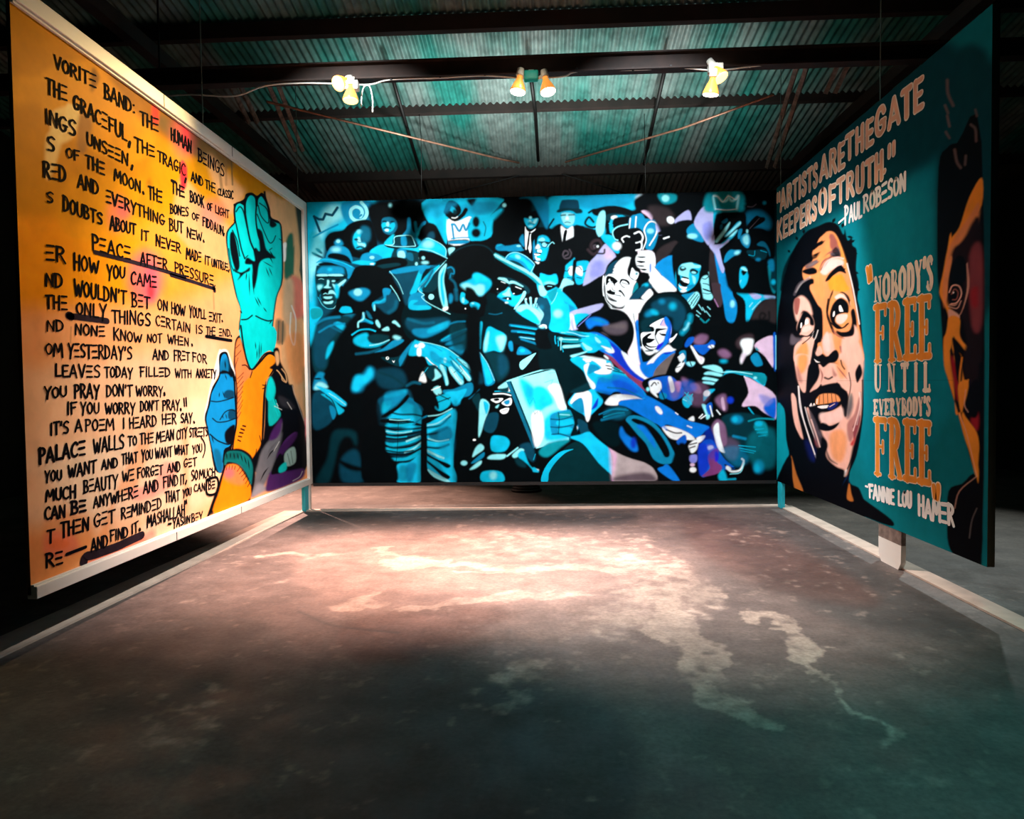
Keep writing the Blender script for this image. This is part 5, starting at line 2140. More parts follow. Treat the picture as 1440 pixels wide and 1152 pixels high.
RIGHT_ART = '''
T 0 0 1
f t2 20 1190,300 1330,240 1340,560 1230,680 1200,560
f t4 16 1150,60 1340,60 1340,200 1180,300 1090,330
f t4 10 1330,100 1400,100 1400,420 1320,420
# ---------- face: black mass of hair
f k .6 1150,318 1165,312 1178,316 1186,330 1188,322 1192,338 1198,334 1199,345 1205,352 1204,380 1208,400 1206,420 1210,440 1214,500 1214,560 1212,600 1205,640 1195,665 1196,680 1210,690 1210,730 1090,690 1092,675 1108,655 1104,620 1102,575 1092,560 1092,470 1100,400 1110,365 1122,340 1135,325
T 1080 310 5.76
# forehead and face light
f o 1.5 470,95 520,90 560,130 590,200 620,290 650,400 680,560 720,760 760,1000 765,1152 560,1152 430,1152 400,1000 430,900 430,760 360,600 300,500 280,440 290,380 360,330 360,260 400,180 420,130
f o3 3 520,110 550,140 590,220 640,370 620,340 560,230 500,200
f o2 3 400,300 470,210 500,240 480,330 430,420 460,560 440,660 380,560 360,430
f p2 2.5 470,330 560,310 610,330 600,370 520,400 470,440 430,420
f g 2 500,270 560,200 590,280 540,300
f PP 2 495,130 520,110 560,180 540,230 510,220
f k 1 350,165 400,130 450,90 420,140 380,200 440,160 420,200 360,240
f k 1 360,180 390,170 380,230 360,230
t k 26 1 365,190 420,190 460,165
t k 24 1 355,285 400,275 440,250
t g 14 1.5 300,390 380,340 420,310
t w@0.7 8 1.5 330,370 400,330
f k .8 290,400 360,380 395,400 390,430 330,440 280,420
s k 12 1.5 430,400 480,330 520,290 560,285
f k .8 465,490 500,440 560,375 600,370 625,410 630,430 580,415 540,440 500,475
f o3 2 490,480 560,440 600,440 640,520 660,560 600,580 540,570 500,560
f k 1.5 500,620 530,560 500,700 480,760 500,800 540,920 520,900 480,800 475,740
f p2 2 550,620 580,590 630,600 660,660 660,690 620,650 580,640
f k .8 510,740 540,660 570,630 610,635 650,690 650,750 600,740 550,770 540,830 600,860 560,870 510,830
s k 14 .8 540,650 590,585 640,610 660,650
f w .8 570,700 590,690 600,730 575,735
f w 1 550,770 600,755 645,765 620,800 570,830
f w 1 520,750 535,740 530,775
s k 9 .8 510,830 560,870 640,840
f k 1 670,740 700,720 720,850 690,940 600,940 550,890 600,905 660,890 680,820
f p 2 690,850 720,870 740,960 700,1000 680,900
s w 8 .8 640,350 690,560 740,840
# shadow left of the nose
f k 1.2 210,660 230,560 280,500 360,470 370,510 340,530 350,600 400,680 440,740 440,960 400,1000 380,1080 380,1152 330,1152 370,1000 370,800 340,700 300,620 250,600
f k 2 90,700 200,680 240,860 240,960 200,1050 210,1152 80,1152
f p 2 215,660 270,610 330,660 360,760 330,760 280,730 240,820 215,750
f PP 1.5 215,640 260,640 240,760 215,740
s w@0.6 6 1.5 225,580 270,510 340,460
s g 10 2 215,600 250,520 330,470
f k .8 235,860 270,770 290,735 330,745 365,800 370,850 330,830 330,790 290,830 270,860 280,900 320,920 280,930 240,920
f w .8 300,810 330,800 330,830 290,850
f w .8 262,840 275,835 272,870
f p 1 280,870 350,850 360,890 330,930 290,910
s k 8 .8 280,920 330,930 365,880
s w 5 .8 290,1040 340,980 370,900
s w 5 .8 330,1010 380,960 405,890
f p 1.5 230,1000 300,940 370,960 360,1040 330,1152 220,1152 210,1060
f o2 3 230,1060 300,980 330,1060 300,1152 230,1152
f g 2 180,1000 190,920 220,960 220,1000
# nose
f p 2 440,960 480,920 520,920 540,1000 550,1090 500,1110 450,1070
f o 3 520,920 560,1000 600,1100 560,1120
s k 12 1.5 590,1030 610,1100
f PP 1.5 580,1020 600,1030 620,1100 600,1110
f p 2 600,960 700,940 760,1050 760,1152 620,1152
T 1080 500 5.76
f p 1.5 220,0 330,0 340,100 330,200 300,300 260,260 230,150
f o2 3 250,0 320,0 310,100 270,150 240,90
f PP@0.7 3 230,80 260,130 280,220 240,200
f p 1.2 410,60 500,60 560,70 640,110 650,280 600,260 560,220 420,250 370,300 340,290 400,200 420,130
f p 2 560,0 760,0 765,200 760,400 740,560 690,720 640,960 600,960 520,880 460,820 480,720 440,640 420,560 430,480 600,400 640,260
f o2@0.8 5 500,640 600,600 640,700 600,860 520,820
f o2@0.8 5 540,20 620,60 640,160 580,180
f k .8 370,20 400,-20 450,-10 480,20 500,-10 550,-40 570,10 550,50 520,60 480,60 450,95 420,70 390,70
f p 1 380,-30 420,-80 440,-20 400,0
f k 1 330,80 380,60 410,80 400,130 380,200 340,280 310,330 310,220
s k 14 1 460,180 490,190 520,175
f PP@0.7 2 520,90 540,130 560,160 530,170
f k .8 310,330 340,300 400,270 500,265 560,270 620,290 650,320 650,430 630,500 600,420 590,370 560,330 480,310 420,320 370,370 330,420
f k .8 320,400 400,390 480,420 590,370 570,410 520,440 450,455 400,440 430,520 420,560 380,520 330,430
f o3 .8 395,340 430,315 480,310 540,310 580,350 580,370 520,380 450,390 390,395
s k 5 .5 420,325 420,385
s k 5 .5 450,315 452,385
s k 5 .5 485,310 488,380
s k 5 .5 515,310 520,375
s k 5 .5 548,315 552,370
f w .5 340,410 350,400 365,400 370,395 380,400 375,412
f w .5 400,420 490,400 500,415 440,425
f R .8 490,410 530,380 560,380 540,410 500,425
s w 4 .5 510,405 530,390
f k 1 420,560 460,540 500,570 575,545 540,590 470,610 420,600 390,570
f k 1 440,690 470,690 480,740 460,800 500,870 560,910 620,940 600,990 560,1020 400,960 330,820 380,800
f g 3 400,620 430,620 440,740 400,740
f k 1.2 400,440 420,560 400,620 440,690 420,740 340,600 310,440 310,330
# cheek light streaks (left)
f p 1.5 190,310 220,340 240,480 270,640 270,670 220,560 195,430
s w 8 .8 245,250 260,420 300,560 350,720 390,830
s p 16 1.2 320,430 360,560 420,750
s w 6 .8 300,420 340,560 400,720
f R@0.6 4 300,680 380,760 400,850 340,840
f PP2 2 380,560 400,640 410,740 380,700
# right cheek marks
f k 1.5 720,100 745,70 765,140 740,200 720,220 705,150
s k 8 .8 655,140 670,240 650,360
f g2 2 650,360 680,300 680,420 640,500
s k 10 1 690,580 720,520 750,400 750,300
f PP2 1.5 690,640 700,560 745,480 740,560 700,680
f E 2 665,720 690,680 710,660 690,730
s w 6 1 740,300 750,400 720,560
s k 10 .8 765,200 765,480 720,700 660,880 610,990
f w 1 600,960 640,920 620,980
# collar, jacket
f t5 .8 70,430 120,420 140,500 150,680 170,780 150,860 70,1020
f k .8 150,400 190,380 190,800 170,780 145,640
f o4 1 185,810 230,960 285,1105 210,1075
f k .6 60,1030 180,800 210,1060 300,1110 560,1152 560,1200 60,1120
f Nb 2 610,1050 650,980 640,1152 600,1152
f o4 1 655,1040 670,1152 640,1152
f k .6 660,960 650,1020 680,1080 760,1152 1000,1330 980,1380 680,1260 560,1160
# ---------- second face at right edge
T 1200 340 2.88
f k .8 345,-300 380,-380 420,-400 520,-400 520,1300 420,1280 380,1200 395,1040 440,990 500,960 480,900 430,720 370,500 358,350 348,200 340,100
f o3 1 400,0 380,40 365,120 350,190 352,220 375,270 385,310 375,370 365,400 368,500 385,560 420,680 450,790 470,850 490,930 505,980 505,900 470,800 440,720 430,660 400,520 390,430 395,340 410,310 430,330 420,370 440,420 460,440 440,430 405,380 400,430 430,520 440,470 420,440 430,460 450,560 465,560 440,700 460,720 505,800 505,860 480,830 450,700 430,690 410,640
f o3 1 395,-10 430,-60 470,-180 520,-260 520,-150 470,-70 430,0 400,30
f o 3 380,60 400,0 440,-60 480,-120 510,-160 500,-60 440,0 400,60 385,180 372,270 362,190
f Dk 3 400,40 440,0 510,-100 520,200 520,480 470,440 440,300 420,300 385,260 375,200
f PP2@0.9 5 470,60 520,20 520,330 480,340
f Er@0.8 4 475,200 505,180 505,260 480,260
f k 1.5 390,130 420,60 450,70 460,140 430,180 400,170
f k 1 388,210 400,170 430,165 440,200 425,240 400,250
s p@0.8 5 .7 390,205 405,180 430,185 435,220 415,255 390,255
e p@0.8 1 405,215 8,10
e k .8 408,215 8,14
f k .8 425,160 445,170 440,220 425,240
s p@0.6 4 .7 460,90 462,200 440,280 420,310
f p 1.5 385,275 420,290 430,310 395,330
f o3 1 385,310 430,310 430,370 440,400 465,430 460,445 420,410 405,380 395,430 385,430
f k 1 400,390 420,400 450,440 440,450 410,440
f Er 3 395,460 430,520 440,620 420,640 400,540
f k 1.5 410,440 440,470 440,560 420,560
f Dk 3 450,440 500,380 505,560 470,600 455,570
s o3 6 1 440,470 430,560 440,640 465,560
f o3 1 425,580 460,560 465,600 440,680 430,660
s p@0.8 4 .7 455,600 450,660 465,690
f Er 3 475,720 505,690 505,760 485,760
f k 2 465,600 505,560 505,700 470,700
f o3 1.2 440,700 470,730 505,790 505,900 490,870 460,790
s p@0.8 3 .6 430,700 460,780 500,950
f k 1 385,1010 440,980 500,955 520,1260 420,1210 385,1140
s p@0.6 4 .7 500,950 430,1010 410,1080
s G@0.6 4 .8 500,1080 480,1130 470,1200
# hair marks
T 1080 90 4.8
s P3 14 2 1210,110 1215,200 1250,280
s P3 10 2 1195,280 1215,330
s P3 10 2 1210,350 1225,420
s P3 8 2 1400,310 1410,350
s P3 10 2 1370,410 1400,440 1405,520
s P3 12 2 1260,580 1275,660 1300,700
s P3 8 2 1335,620 1330,680
s P3 8 2 1200,460 1225,500
# ======== second pass on the large face
T 1080 310 5.76
s k@0.9 26 1.2 240,220 180,300 130,420 110,560
t k 26 .8 600,60 610,20
t k 22 .8 640,130 690,140
t k 22 .8 660,180 705,160
t k 20 .8 690,260 725,270
t k 20 .8 700,420 735,430
t k 20 .8 720,560 745,560
t k 24 .8 520,20 545,-20
t k 24 .8 570,40 590,0
t k 22 .8 240,160 225,130
t k 22 .8 290,110 290,70
t k 20 .8 180,260 160,240
# forehead folds
f k .8 340,170 400,120 470,90 440,125 395,155 385,190 450,165 400,205 340,235 300,250
f k@0.9 1.2 340,300 400,275 445,250 400,300 360,320 320,350
f g@0.8 1.5 300,370 360,330 430,310 400,350 330,390
t PP 14 1 410,410 450,330 520,290
t PP 12 1 440,300 500,260 560,250
f PP@0.8 2 500,140 530,110 570,200 550,240 505,220
f k@0.8 1.5 520,250 555,215 590,285 575,300 540,275
s p2 10 1 430,420 480,330 560,300 610,310
f o2 2 400,300 470,180 500,150 480,260 420,330
# brows
f k .7 465,495 490,440 540,390 580,368 610,380 632,430 600,410 560,420 525,445 500,480
t k 9 .5 580,380 600,360
t k 9 .5 610,400 630,390
# right eye, smaller and shaded
f o2 1.5 505,640 540,590 600,590 650,650 660,760 620,860 560,890 510,850 490,760
f p2 1 540,620 580,595 620,610 650,650 600,625 560,640
f k .7 500,770 520,690 560,640 600,630 640,660 655,700 650,750 620,750 560,770 545,820 600,870 560,875 520,840
f w .5 575,695 590,690 610,735 600,740 578,735
f w .5 528,745 540,735 540,770 525,780
f p2 .8 555,775 600,760 645,765 630,810 590,840 555,825
s k 12 .7 510,830 560,872 610,868 650,835
t k 14 .8 620,600 650,640 665,700
s k 16 1 490,640 478,740 505,830 530,900
f k .8 545,900 600,915 660,900 685,840 700,870 690,930 620,945 580,935
t PP 12 1 520,880 560,930 620,960
# left eye
f p 1 235,850 270,760 330,745 370,810 370,880 330,930 270,930 240,900
f k .7 235,860 265,780 290,738 330,748 368,800 372,850 340,845 335,800 310,790 300,840 275,870 265,910 235,930
f w .5 303,805 320,800 328,830 300,845
f w .5 265,835 275,830 274,865 262,870
f p2 .8 290,865 340,855 350,880 310,905 280,900
s k 9 .6 270,930 320,940 365,900
s k 8 .6 280,1000 340,950 385,890
t k 20 1 370,740 420,830 440,960
f g@0.9 2 190,940 230,950 280,960 250,985 200,1000
# nose bridge
f p2@0.9 2.5 450,960 480,900 500,980 500,1060 460,1050
t k 16 1 400,980 385,1060 370,1120
T 1080 500 5.76
f k .7 370,10 385,-30 420,-40 410,0 440,10 500,0 520,-30 555,-45 575,0 550,45 500,60 450,95 420,70 385,75
f p .8 385,-20 415,-60 440,-30 405,5
t w 10 .6 375,30 395,50 420,55
t PP 12 1 420,100 440,160 430,220
t PP 12 1 560,90 600,140 640,190
s k 10 .8 590,40 600,80 620,110
# lips and teeth
f k .8 310,390 325,330 360,290 400,270 430,230 450,270 500,258 540,265 560,215 580,265 630,290 650,350 640,450 625,500 600,440 590,370 550,335 480,320 420,330 380,360 340,410
f o 1 390,390 410,330 440,312 480,308 530,310 570,330 582,370 520,378 450,392
s k 5 .4 418,330 415,390
s k 5 .4 448,312 450,390
s k 5 .4 482,308 485,385
s k 5 .4 514,310 520,380
s k 5 .4 546,318 555,375
s w 8 .5 395,390 398,355
f w .4 335,410 350,385 360,410 372,385 385,408 360,418
f k .7 330,420 400,400 480,400 590,375 580,405 520,445 450,460 390,440
f w .5 400,415 440,405 495,405 480,425 430,430
f R .6 480,425 500,395 550,375 570,385 540,425 500,440
s p2 5 .5 500,415 540,392
f p2@0.8 2 420,470 520,460 600,420 600,520 500,550 430,540
f k .8 410,560 440,545 470,560 500,575 545,560 580,540 540,590 490,612 440,605 410,590
f g@0.7 3 600,460 640,500 640,440 680,320 690,420 650,520
# jaw shadow, brushed edge
f k 2 440,660 480,720 470,800 500,860 560,905 620,930 610,1000 540,1010 420,960 380,860 400,760
t k 14 1.5 470,760 500,840 560,880
s w 7 .7 250,250 255,330 275,460 300,560 340,680 380,800
f p 1.5 195,320 225,345 240,470 275,620 285,680 255,640 215,540
f g@0.8 2.5 330,440 380,520 420,640 420,740 370,640
s p2 8 .9 350,520 390,640 420,740
f PP2@0.7 2.5 640,560 700,470 740,330 745,480 700,640 660,700
s p2 7 .8 690,610 740,430 750,300
s k@0.5 3 .4 -10,205 330,205
s k@0.45 3 .4 560,205 1500,200
f o4 .8 650,1060 660,1040 675,1120 690,1180 640,1160
T 1200 340 2.88
# second face: eye and cheek
f k 1 385,215 392,170 410,140 440,160 445,215 425,250 395,250
s p 5 .6 388,205 402,178 428,180 438,212 420,246 396,252
s PP 4 .6 398,212 410,192 424,205 418,232 402,235
e k .5 409,214 6,11
e w .4 405,206 3,4
s p@0.8 4 .6 385,262 420,270 436,240
t p@0.7 8 1 462,85 466,180 445,270
f PP2@0.7 5 480,60 515,40 515,160 490,160
f o 1.2 372,120 390,60 400,70 385,150 380,220 372,250 364,190
'''

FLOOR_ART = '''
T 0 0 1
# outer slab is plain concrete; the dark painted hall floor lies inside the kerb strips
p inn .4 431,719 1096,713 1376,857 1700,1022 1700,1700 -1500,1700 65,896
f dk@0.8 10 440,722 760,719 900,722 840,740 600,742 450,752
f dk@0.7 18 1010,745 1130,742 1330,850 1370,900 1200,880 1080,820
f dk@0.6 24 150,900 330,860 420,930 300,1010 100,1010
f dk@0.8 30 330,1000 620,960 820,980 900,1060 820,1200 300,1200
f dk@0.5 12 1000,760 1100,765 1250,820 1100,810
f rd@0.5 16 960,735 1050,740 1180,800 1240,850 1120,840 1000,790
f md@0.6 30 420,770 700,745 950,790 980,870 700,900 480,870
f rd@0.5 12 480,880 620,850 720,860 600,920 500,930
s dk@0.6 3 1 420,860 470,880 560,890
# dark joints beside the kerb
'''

WEAR_ART = '''
T 0 0 1
f lt@0.4 14 640,745 900,750 960,800 700,790
f lt@0.5 12 860,780 960,800 1010,850 960,930 880,860
f lt 1.5 512,772 548,768 552,778 590,783 625,786 628,796 590,800 540,797 530,790 545,782 520,778
f lt@0.9 1.5 372,780 420,777 500,778 470,783 390,784
f lt 1 624,792 760,797 860,796 940,794 945,797 850,801 760,803 630,797
s lt 3 1 640,805 700,804 760,805
f lt@0.8 2 478,856 500,842 520,835 545,834 530,846 535,856 500,860
f lt@0.8 2 520,862 575,857 620,852 660,838 760,832 850,838 760,842 680,848 640,860 560,864
f lt 2 856,832 900,828 940,820 905,800 920,798 950,820 1000,832 1010,838 960,840 985,870 1000,900 985,912 960,905 940,890 925,910 905,890 930,860 905,840
f lt@0.9 2 1045,858 1095,862 1130,890 1150,910 1166,925 1150,930 1110,930 1090,920 1100,900 1060,870
f lt@0.6 4 940,890 1010,900 1040,960 1060,1000 1040,1010 990,985 960,930
f lt@0.8 1.5 985,975 1020,968 1050,985 1075,1010 1040,1008 1000,990
s lt@0.7 9 2 1135,930 1170,960 1200,1000
s lt@0.7 12 3 1195,995 1230,1030 1262,1062
f lt@0.5 3 1215,1030 1265,1035 1255,1060 1240,1050
f lt@0.5 4 905,975 920,990 935,1020 920,1010
f lt@0.4 8 690,940 740,925 760,935 720,950
f lt@0.4 8 860,840 900,870 880,900 820,880
f lt@0.35 12 200,985 300,960 330,1000 250,1060 150,1050
f lt@0.35 12 700,930 760,940 730,1000 640,1010
'''

POEM = '''
tile T1
VORITE 95,-12,92,430,148,255
BAND: 500,215,335,745,365,470
THE 28,170,300,195,250,365
GRACEFUL 250,303,415,680,565,690
line .03 705,690 697,728
INGS 20,420,535,265,522,648
UNSEEN 358,612,706,690,785,888
line .025 726,880 718,912
S 35,640,760,95,655,775
OF 190,738,810,295,765,850
THE 348,795,895,500,855,958
MOON 580,910,1000,790,1010,1102
line .025 812,1095 815,1108
THE 855,1042,1145,965,1085,1185
RED 5,852,970,185,885,1018
AND 285,940,1055,450,1020,1118
THE 790,432,545,935,500,605
THE 745,645,760,905,730,812
tile T2
HUMAN 2,570,670,165,680,780
BEINGS 222,740,840,430,870,970
TRAGIC -105,755,840,118,875,965
line .03 122,985 114,1015
AND 165,920,1000,260,985,1050
THE 280,990,1060,360,1030,1110
CLASSIC 380,1065,1115,505,1090,1155
THE 5,995,1100,110,1060,1140
tile T4
THE 5,-90,5,110,-35,48
BOOK 155,-15,75,268,40,130
OF 295,85,140,335,95,160
LIGHT 360,110,170,470,150,215
BONES -5,95,170,142,130,200
OF 172,165,215,230,185,245
FIDDAUN 258,200,270,425,280,355
line .02 432,335 428,355
NEW 130,285,365,250,328,400
line .025 264,392 267,404
MADE 125,450,540,245,488,570
IT 275,512,585,315,525,592
UNTRUE 330,535,600,462,580,642
line .02 472,630 468,650
PRESSURE 32,565,655,345,682,760
line .02 356,758 352,772
HOW 5,890,985,115,928,1005
YOU'LL 150,925,1010,285,960,1030
EXIT 310,968,1045,408,990,1060
line .025 415,1042 417,1050
IS 202,1078,1145,255,1085,1150
tile T3
EVERYTHING 515,-22,82,985,190,275
BUT 1025,215,310,1135,250,335
S 30,0,85,80,10,92
DOUBTS 165,35,150,480,170,265
ABOUT 545,192,305,750,262,345
IT 795,308,390,855,318,392
NEVER 915,345,435,1115,420,495
PEACE 400,345,465,710,452,555
AFTER 790,485,590,1008,548,635
brush .055 420,488 700,560 960,632 1152,692
ER 25,428,550,180,448,572
HOW 250,485,625,450,562,660
YOU 520,585,705,665,612,695
CAME 715,645,745,920,685,775
ND 20,660,765,158,665,778
WOULDN'T 255,708,838,675,805,905
BET 720,818,932,865,852,940
ON 930,862,950,1010,885,962
THE 20,832,935,195,842,962
ONLY 270,893,985,512,918,1040
brush .075 212,1005 300,1015 400,1028 520,1046
brush .1 212,1002 225,1008
THINGS 560,952,1055,870,985,1090
CERTAIN 915,998,1080,1192,1068,1142
ND 30,1040,1125,165,1042,1128
tile T4
brush .055 0,672 180,728 355,785
brush .07 345,775 355,800
tile T6
THE 287,-8,62,360,5,72
END 390,10,72,480,25,78
line .025 487,68 490,76
line .04 285,75 380,92 490,110
FRET 25,185,272,150,205,270
FOR 175,200,275,290,228,295
WITH 35,338,410,165,348,408
ANXIETY 205,342,408,365,345,412
SAY 80,700,772,172,698,775
line .025 185,766 190,774
line .02 105,578 110,640
line .02 122,572 126,640
STREETS 150,818,890,298,808,882
WHAT 30,962,1030,140,952,1030
YOU 175,955,1018,252,945,1010
line .018 245,895 268,930 276,970 272,1015 258,1055
tile T5
NONE 260,-25,62,500,-5,75
KNOW 572,5,102,800,60,125
NOT 845,62,120,962,52,130
WHEN 1012,58,130,1180,88,155
line .025 1206,140 1210,150
OM 20,140,218,160,132,245
YESTERDAY'S 205,132,245,720,165,262
AND 890,178,265,1020,198,266
LeAVES 100,300,402,460,315,410
TODAY 500,322,405,725,330,410
FILLED 785,320,402,1030,335,400
YOU 12,485,575,190,482,562 1.15
PRAY 255,462,568,455,472,578 1.1
DON'T 515,468,560,722,470,558
WORRY 755,478,555,970,478,558
line .03 983,535 985,550
IF 195,615,710,270,608,700 1.1
YOU 305,612,705,455,610,695
WORRY 505,618,700,745,612,702
DON'T 790,602,685,935,592,670
PRAY 970,592,672,1105,590,668
line .025 1115,662 1118,672
IT'S 60,778,878,205,758,858 1.1
A 260,755,848,315,750,842
POEM 345,748,842,575,738,830
I 645,742,825,660,740,822
HEARD 700,735,822,920,715,800
HER 965,708,790,1080,702,782
PALACE -30,985,1105,340,922,1038 1.35
WALLS 410,905,1018,655,868,982
TO 690,882,962,760,890,955
THE 785,865,948,895,855,935
MEAN 920,850,938,1060,830,910
CITY 1085,838,915,1167,815,890
tile T7
YOU 15,135,220,150,122,200 1.1
WANT 205,88,180,430,42,140 1.1
AND 475,38,115,605,20,98
THAT 640,-15,75,765,-28,55
YOU 800,-38,50,890,-45,28
WANT 910,-50,28,1045,-70,10
MUCH 25,285,378,265,245,345 1.15
BEAUTY 330,208,308,605,160,262
WE 645,132,215,738,110,202
FORGET 765,110,188,970,78,155
AND 1010,70,140,1112,50,130
CAN 15,422,525,180,405,505 1.15
BE 230,378,480,345,365,455 1.5
ANYWHERE 410,342,430,770,245,335
AND 815,215,310,935,205,290
FIND 975,172,262,1095,160,245
T 35,608,715,88,600,705 1.1
THEN 145,545,670,370,510,608 1.1
GET 415,482,585,580,440,545
REMINDED 635,432,520,960,345,430
THAT 990,302,385,1105,282,365
RE 25,800,915,158,778,880 1.15
line .03 190,805 345,745
AND 390,682,785,525,648,738
FIND 545,610,700,688,580,662
IT 718,565,642,768,540,625
line .03 782,600 785,608
MASHALLAH 845,492,585,1148,395,485
line .025 1015,560 1036,555
brush .11 330,870 345,825 420,805 600,742 700,695 800,650
tile T8
GET 95,238,300,188,224,285
IT 70,352,425,103,346,415
line .025 114,398 108,420
SO 150,325,400,198,320,385
MUCH 210,318,385,325,300,365
YOU 88,460,520,150,448,500
CAN 170,428,480,250,412,470
BE 275,400,460,325,395,452
line .03 262,392 340,376 340,482 266,497 262,392
YASIIN 15,680,750,140,652,706
BEY 152,645,705,232,625,690
line .02 100,545 105,570
line .02 112,540 116,565
'''

# ------------------------------------------------------------------ shared materials
M_WHITE = plain('white_gloss_timber', 'e6e4dc', 0.5, noise=0.07, scale=5, bump=0.06, stretch=(1, .25, 1))
M_BACK = plain('bare_plywood', '5a4630', 0.8, noise=0.2, scale=3)
M_CYANP = plain('cyan_painted_timber', '18b8cc', 0.5, noise=0.12, scale=14)
M_STEEL = plain('galvanised_wire', '8c9894', 0.4, 0.8, noise=0.2, scale=30)
M_RUST = plain('rusted_brown_steel', '241611', 0.75, 0.1, noise=0.45, scale=9, bump=0.3)
M_DARKB = plain('dark_roof_timber', '241713', 0.75, noise=0.4, scale=6, bump=0.3)
M_ROD = plain('dark_steel_rod', '140f0e', 0.55, 0.5, noise=0.3, scale=20)
M_TIE = plain('primed_steel_tie', 'a0705c', 0.5, 0.4, noise=0.3, scale=12)
M_ANGLE = plain('weathered_angle_iron', '8a7a70', 0.6, 0.4, noise=0.5, scale=16, bump=0.3)
M_KERB = plain('pale_cast_concrete', 'c4b4a6', 0.8, noise=0.16, scale=7, bump=0.25)
M_CABLE = plain('white_cable_sheath', 'e0e4e0', 0.45, noise=0.05, scale=20, bump=0)
M_WALL = plain('dark_sheet_wall', '16201f', 0.7, noise=0.3, scale=2)
M_BOX = plain('teal_enamel_box', '12a8a0', 0.4, noise=0.1, scale=20)
M_LHOLD = plain('pale_enamel_holder', 'd8dcd4', 0.4, noise=0.06, scale=20, bump=0)
M_BLACK = plain('black_rubber', '0c0c0d', 0.6, noise=0.3, scale=20)
M_INK = plain('black_marker_paint', '090910', 0.9, noise=0.3, scale=8, bump=0)
M_INKP = plain('aubergine_brush_paint', '2c2028', 0.9, noise=0.3, scale=12, bump=0)
M_CREAM = plain('cream_sign_paint', 'f2e6d2', 0.9, noise=0.08, scale=12, bump=0)
M_WHITEP = plain('white_brush_paint', 'f4f6f2', 0.9, noise=0.04, scale=12, bump=0)
M_ORANGE = plain('orange_sign_paint', 'f59a3c', 0.9, noise=0.12, scale=6, bump=0)
M_PEACH = plain('peach_sign_paint', 'f0b896', 0.9, noise=0.2, scale=5, bump=0)


def glass_glow(name, col, strength):
    m, nt, b = mat_new(name)
    b.inputs['Base Color'].default_value = (*col, 1)
    b.inputs['Emission Color'].default_value = (*col, 1)
    b.inputs['Emission Strength'].default_value = strength
    b.inputs['Roughness'].default_value = 0.3
    return m


M_GLOW = glass_glow('lit_warm_lens', (1.0, 0.5, 0.14), 5)
M_GLOWW = glass_glow('lit_white_lens', (1.0, 0.86, 0.7), 14)
M_REFL = glass_glow('lit_frosted_reflector', (1.0, 0.36, 0.06), 0.8)


def floor_material():
    m, nt, b = mat_new('worn_painted_concrete')
    a = nt.nodes.new('ShaderNodeVertexColor'); a.layer_name = 'pigment'
    tc = nt.nodes.new('ShaderNodeTexCoord')

    def noise(scale, detail=8, rough=0.6):
        n = nt.nodes.new('ShaderNodeTexNoise')
        n.inputs['Scale'].default_value = scale; n.inputs['Detail'].default_value = detail
        n.inputs['Roughness'].default_value = rough
        nt.links.new(tc.outputs['Object'], n.inputs['Vector'])
        return n.outputs['Fac']

    def rng(src, a0, a1, b0, b1):
        r = nt.nodes.new('ShaderNodeMapRange')
        for i, v in enumerate((a0, a1, b0, b1)): r.inputs[i + 1].default_value = v
        nt.links.new(src, r.inputs[0]); return r.outputs[0]

    def mul(p, q):
        n = nt.nodes.new('ShaderNodeMath'); n.operation = 'MULTIPLY'
        nt.links.new(p, n.inputs[0]); nt.links.new(q, n.inputs[1]); return n.outputs[0]

    f = mul(mul(rng(noise(1.1), .3, .7, .55, 1.45), rng(noise(6, 10, .7), .3, .7, .7, 1.3)), rng(noise(45, 4, .6), .3, .7, .78, 1.22))
    sc = nt.nodes.new('ShaderNodeVectorMath'); sc.operation = 'SCALE'
    nt.links.new(a.outputs['Color'], sc.inputs[0]); nt.links.new(f, sc.inputs['Scale'])
    nt.links.new(sc.outputs[0], b.inputs['Base Color'])
    nt.links.new(rng(noise(3.5), .3, .7, .5, .8), b.inputs['Roughness'])
    bp = nt.nodes.new('ShaderNodeBump'); bp.inputs['Strength'].default_value = 0.35; bp.inputs['Distance'].default_value = 0.006
    nt.links.new(noise(28, 8, .7), bp.inputs['Height']); nt.links.new(bp.outputs[0], b.inputs['Normal'])
    return m


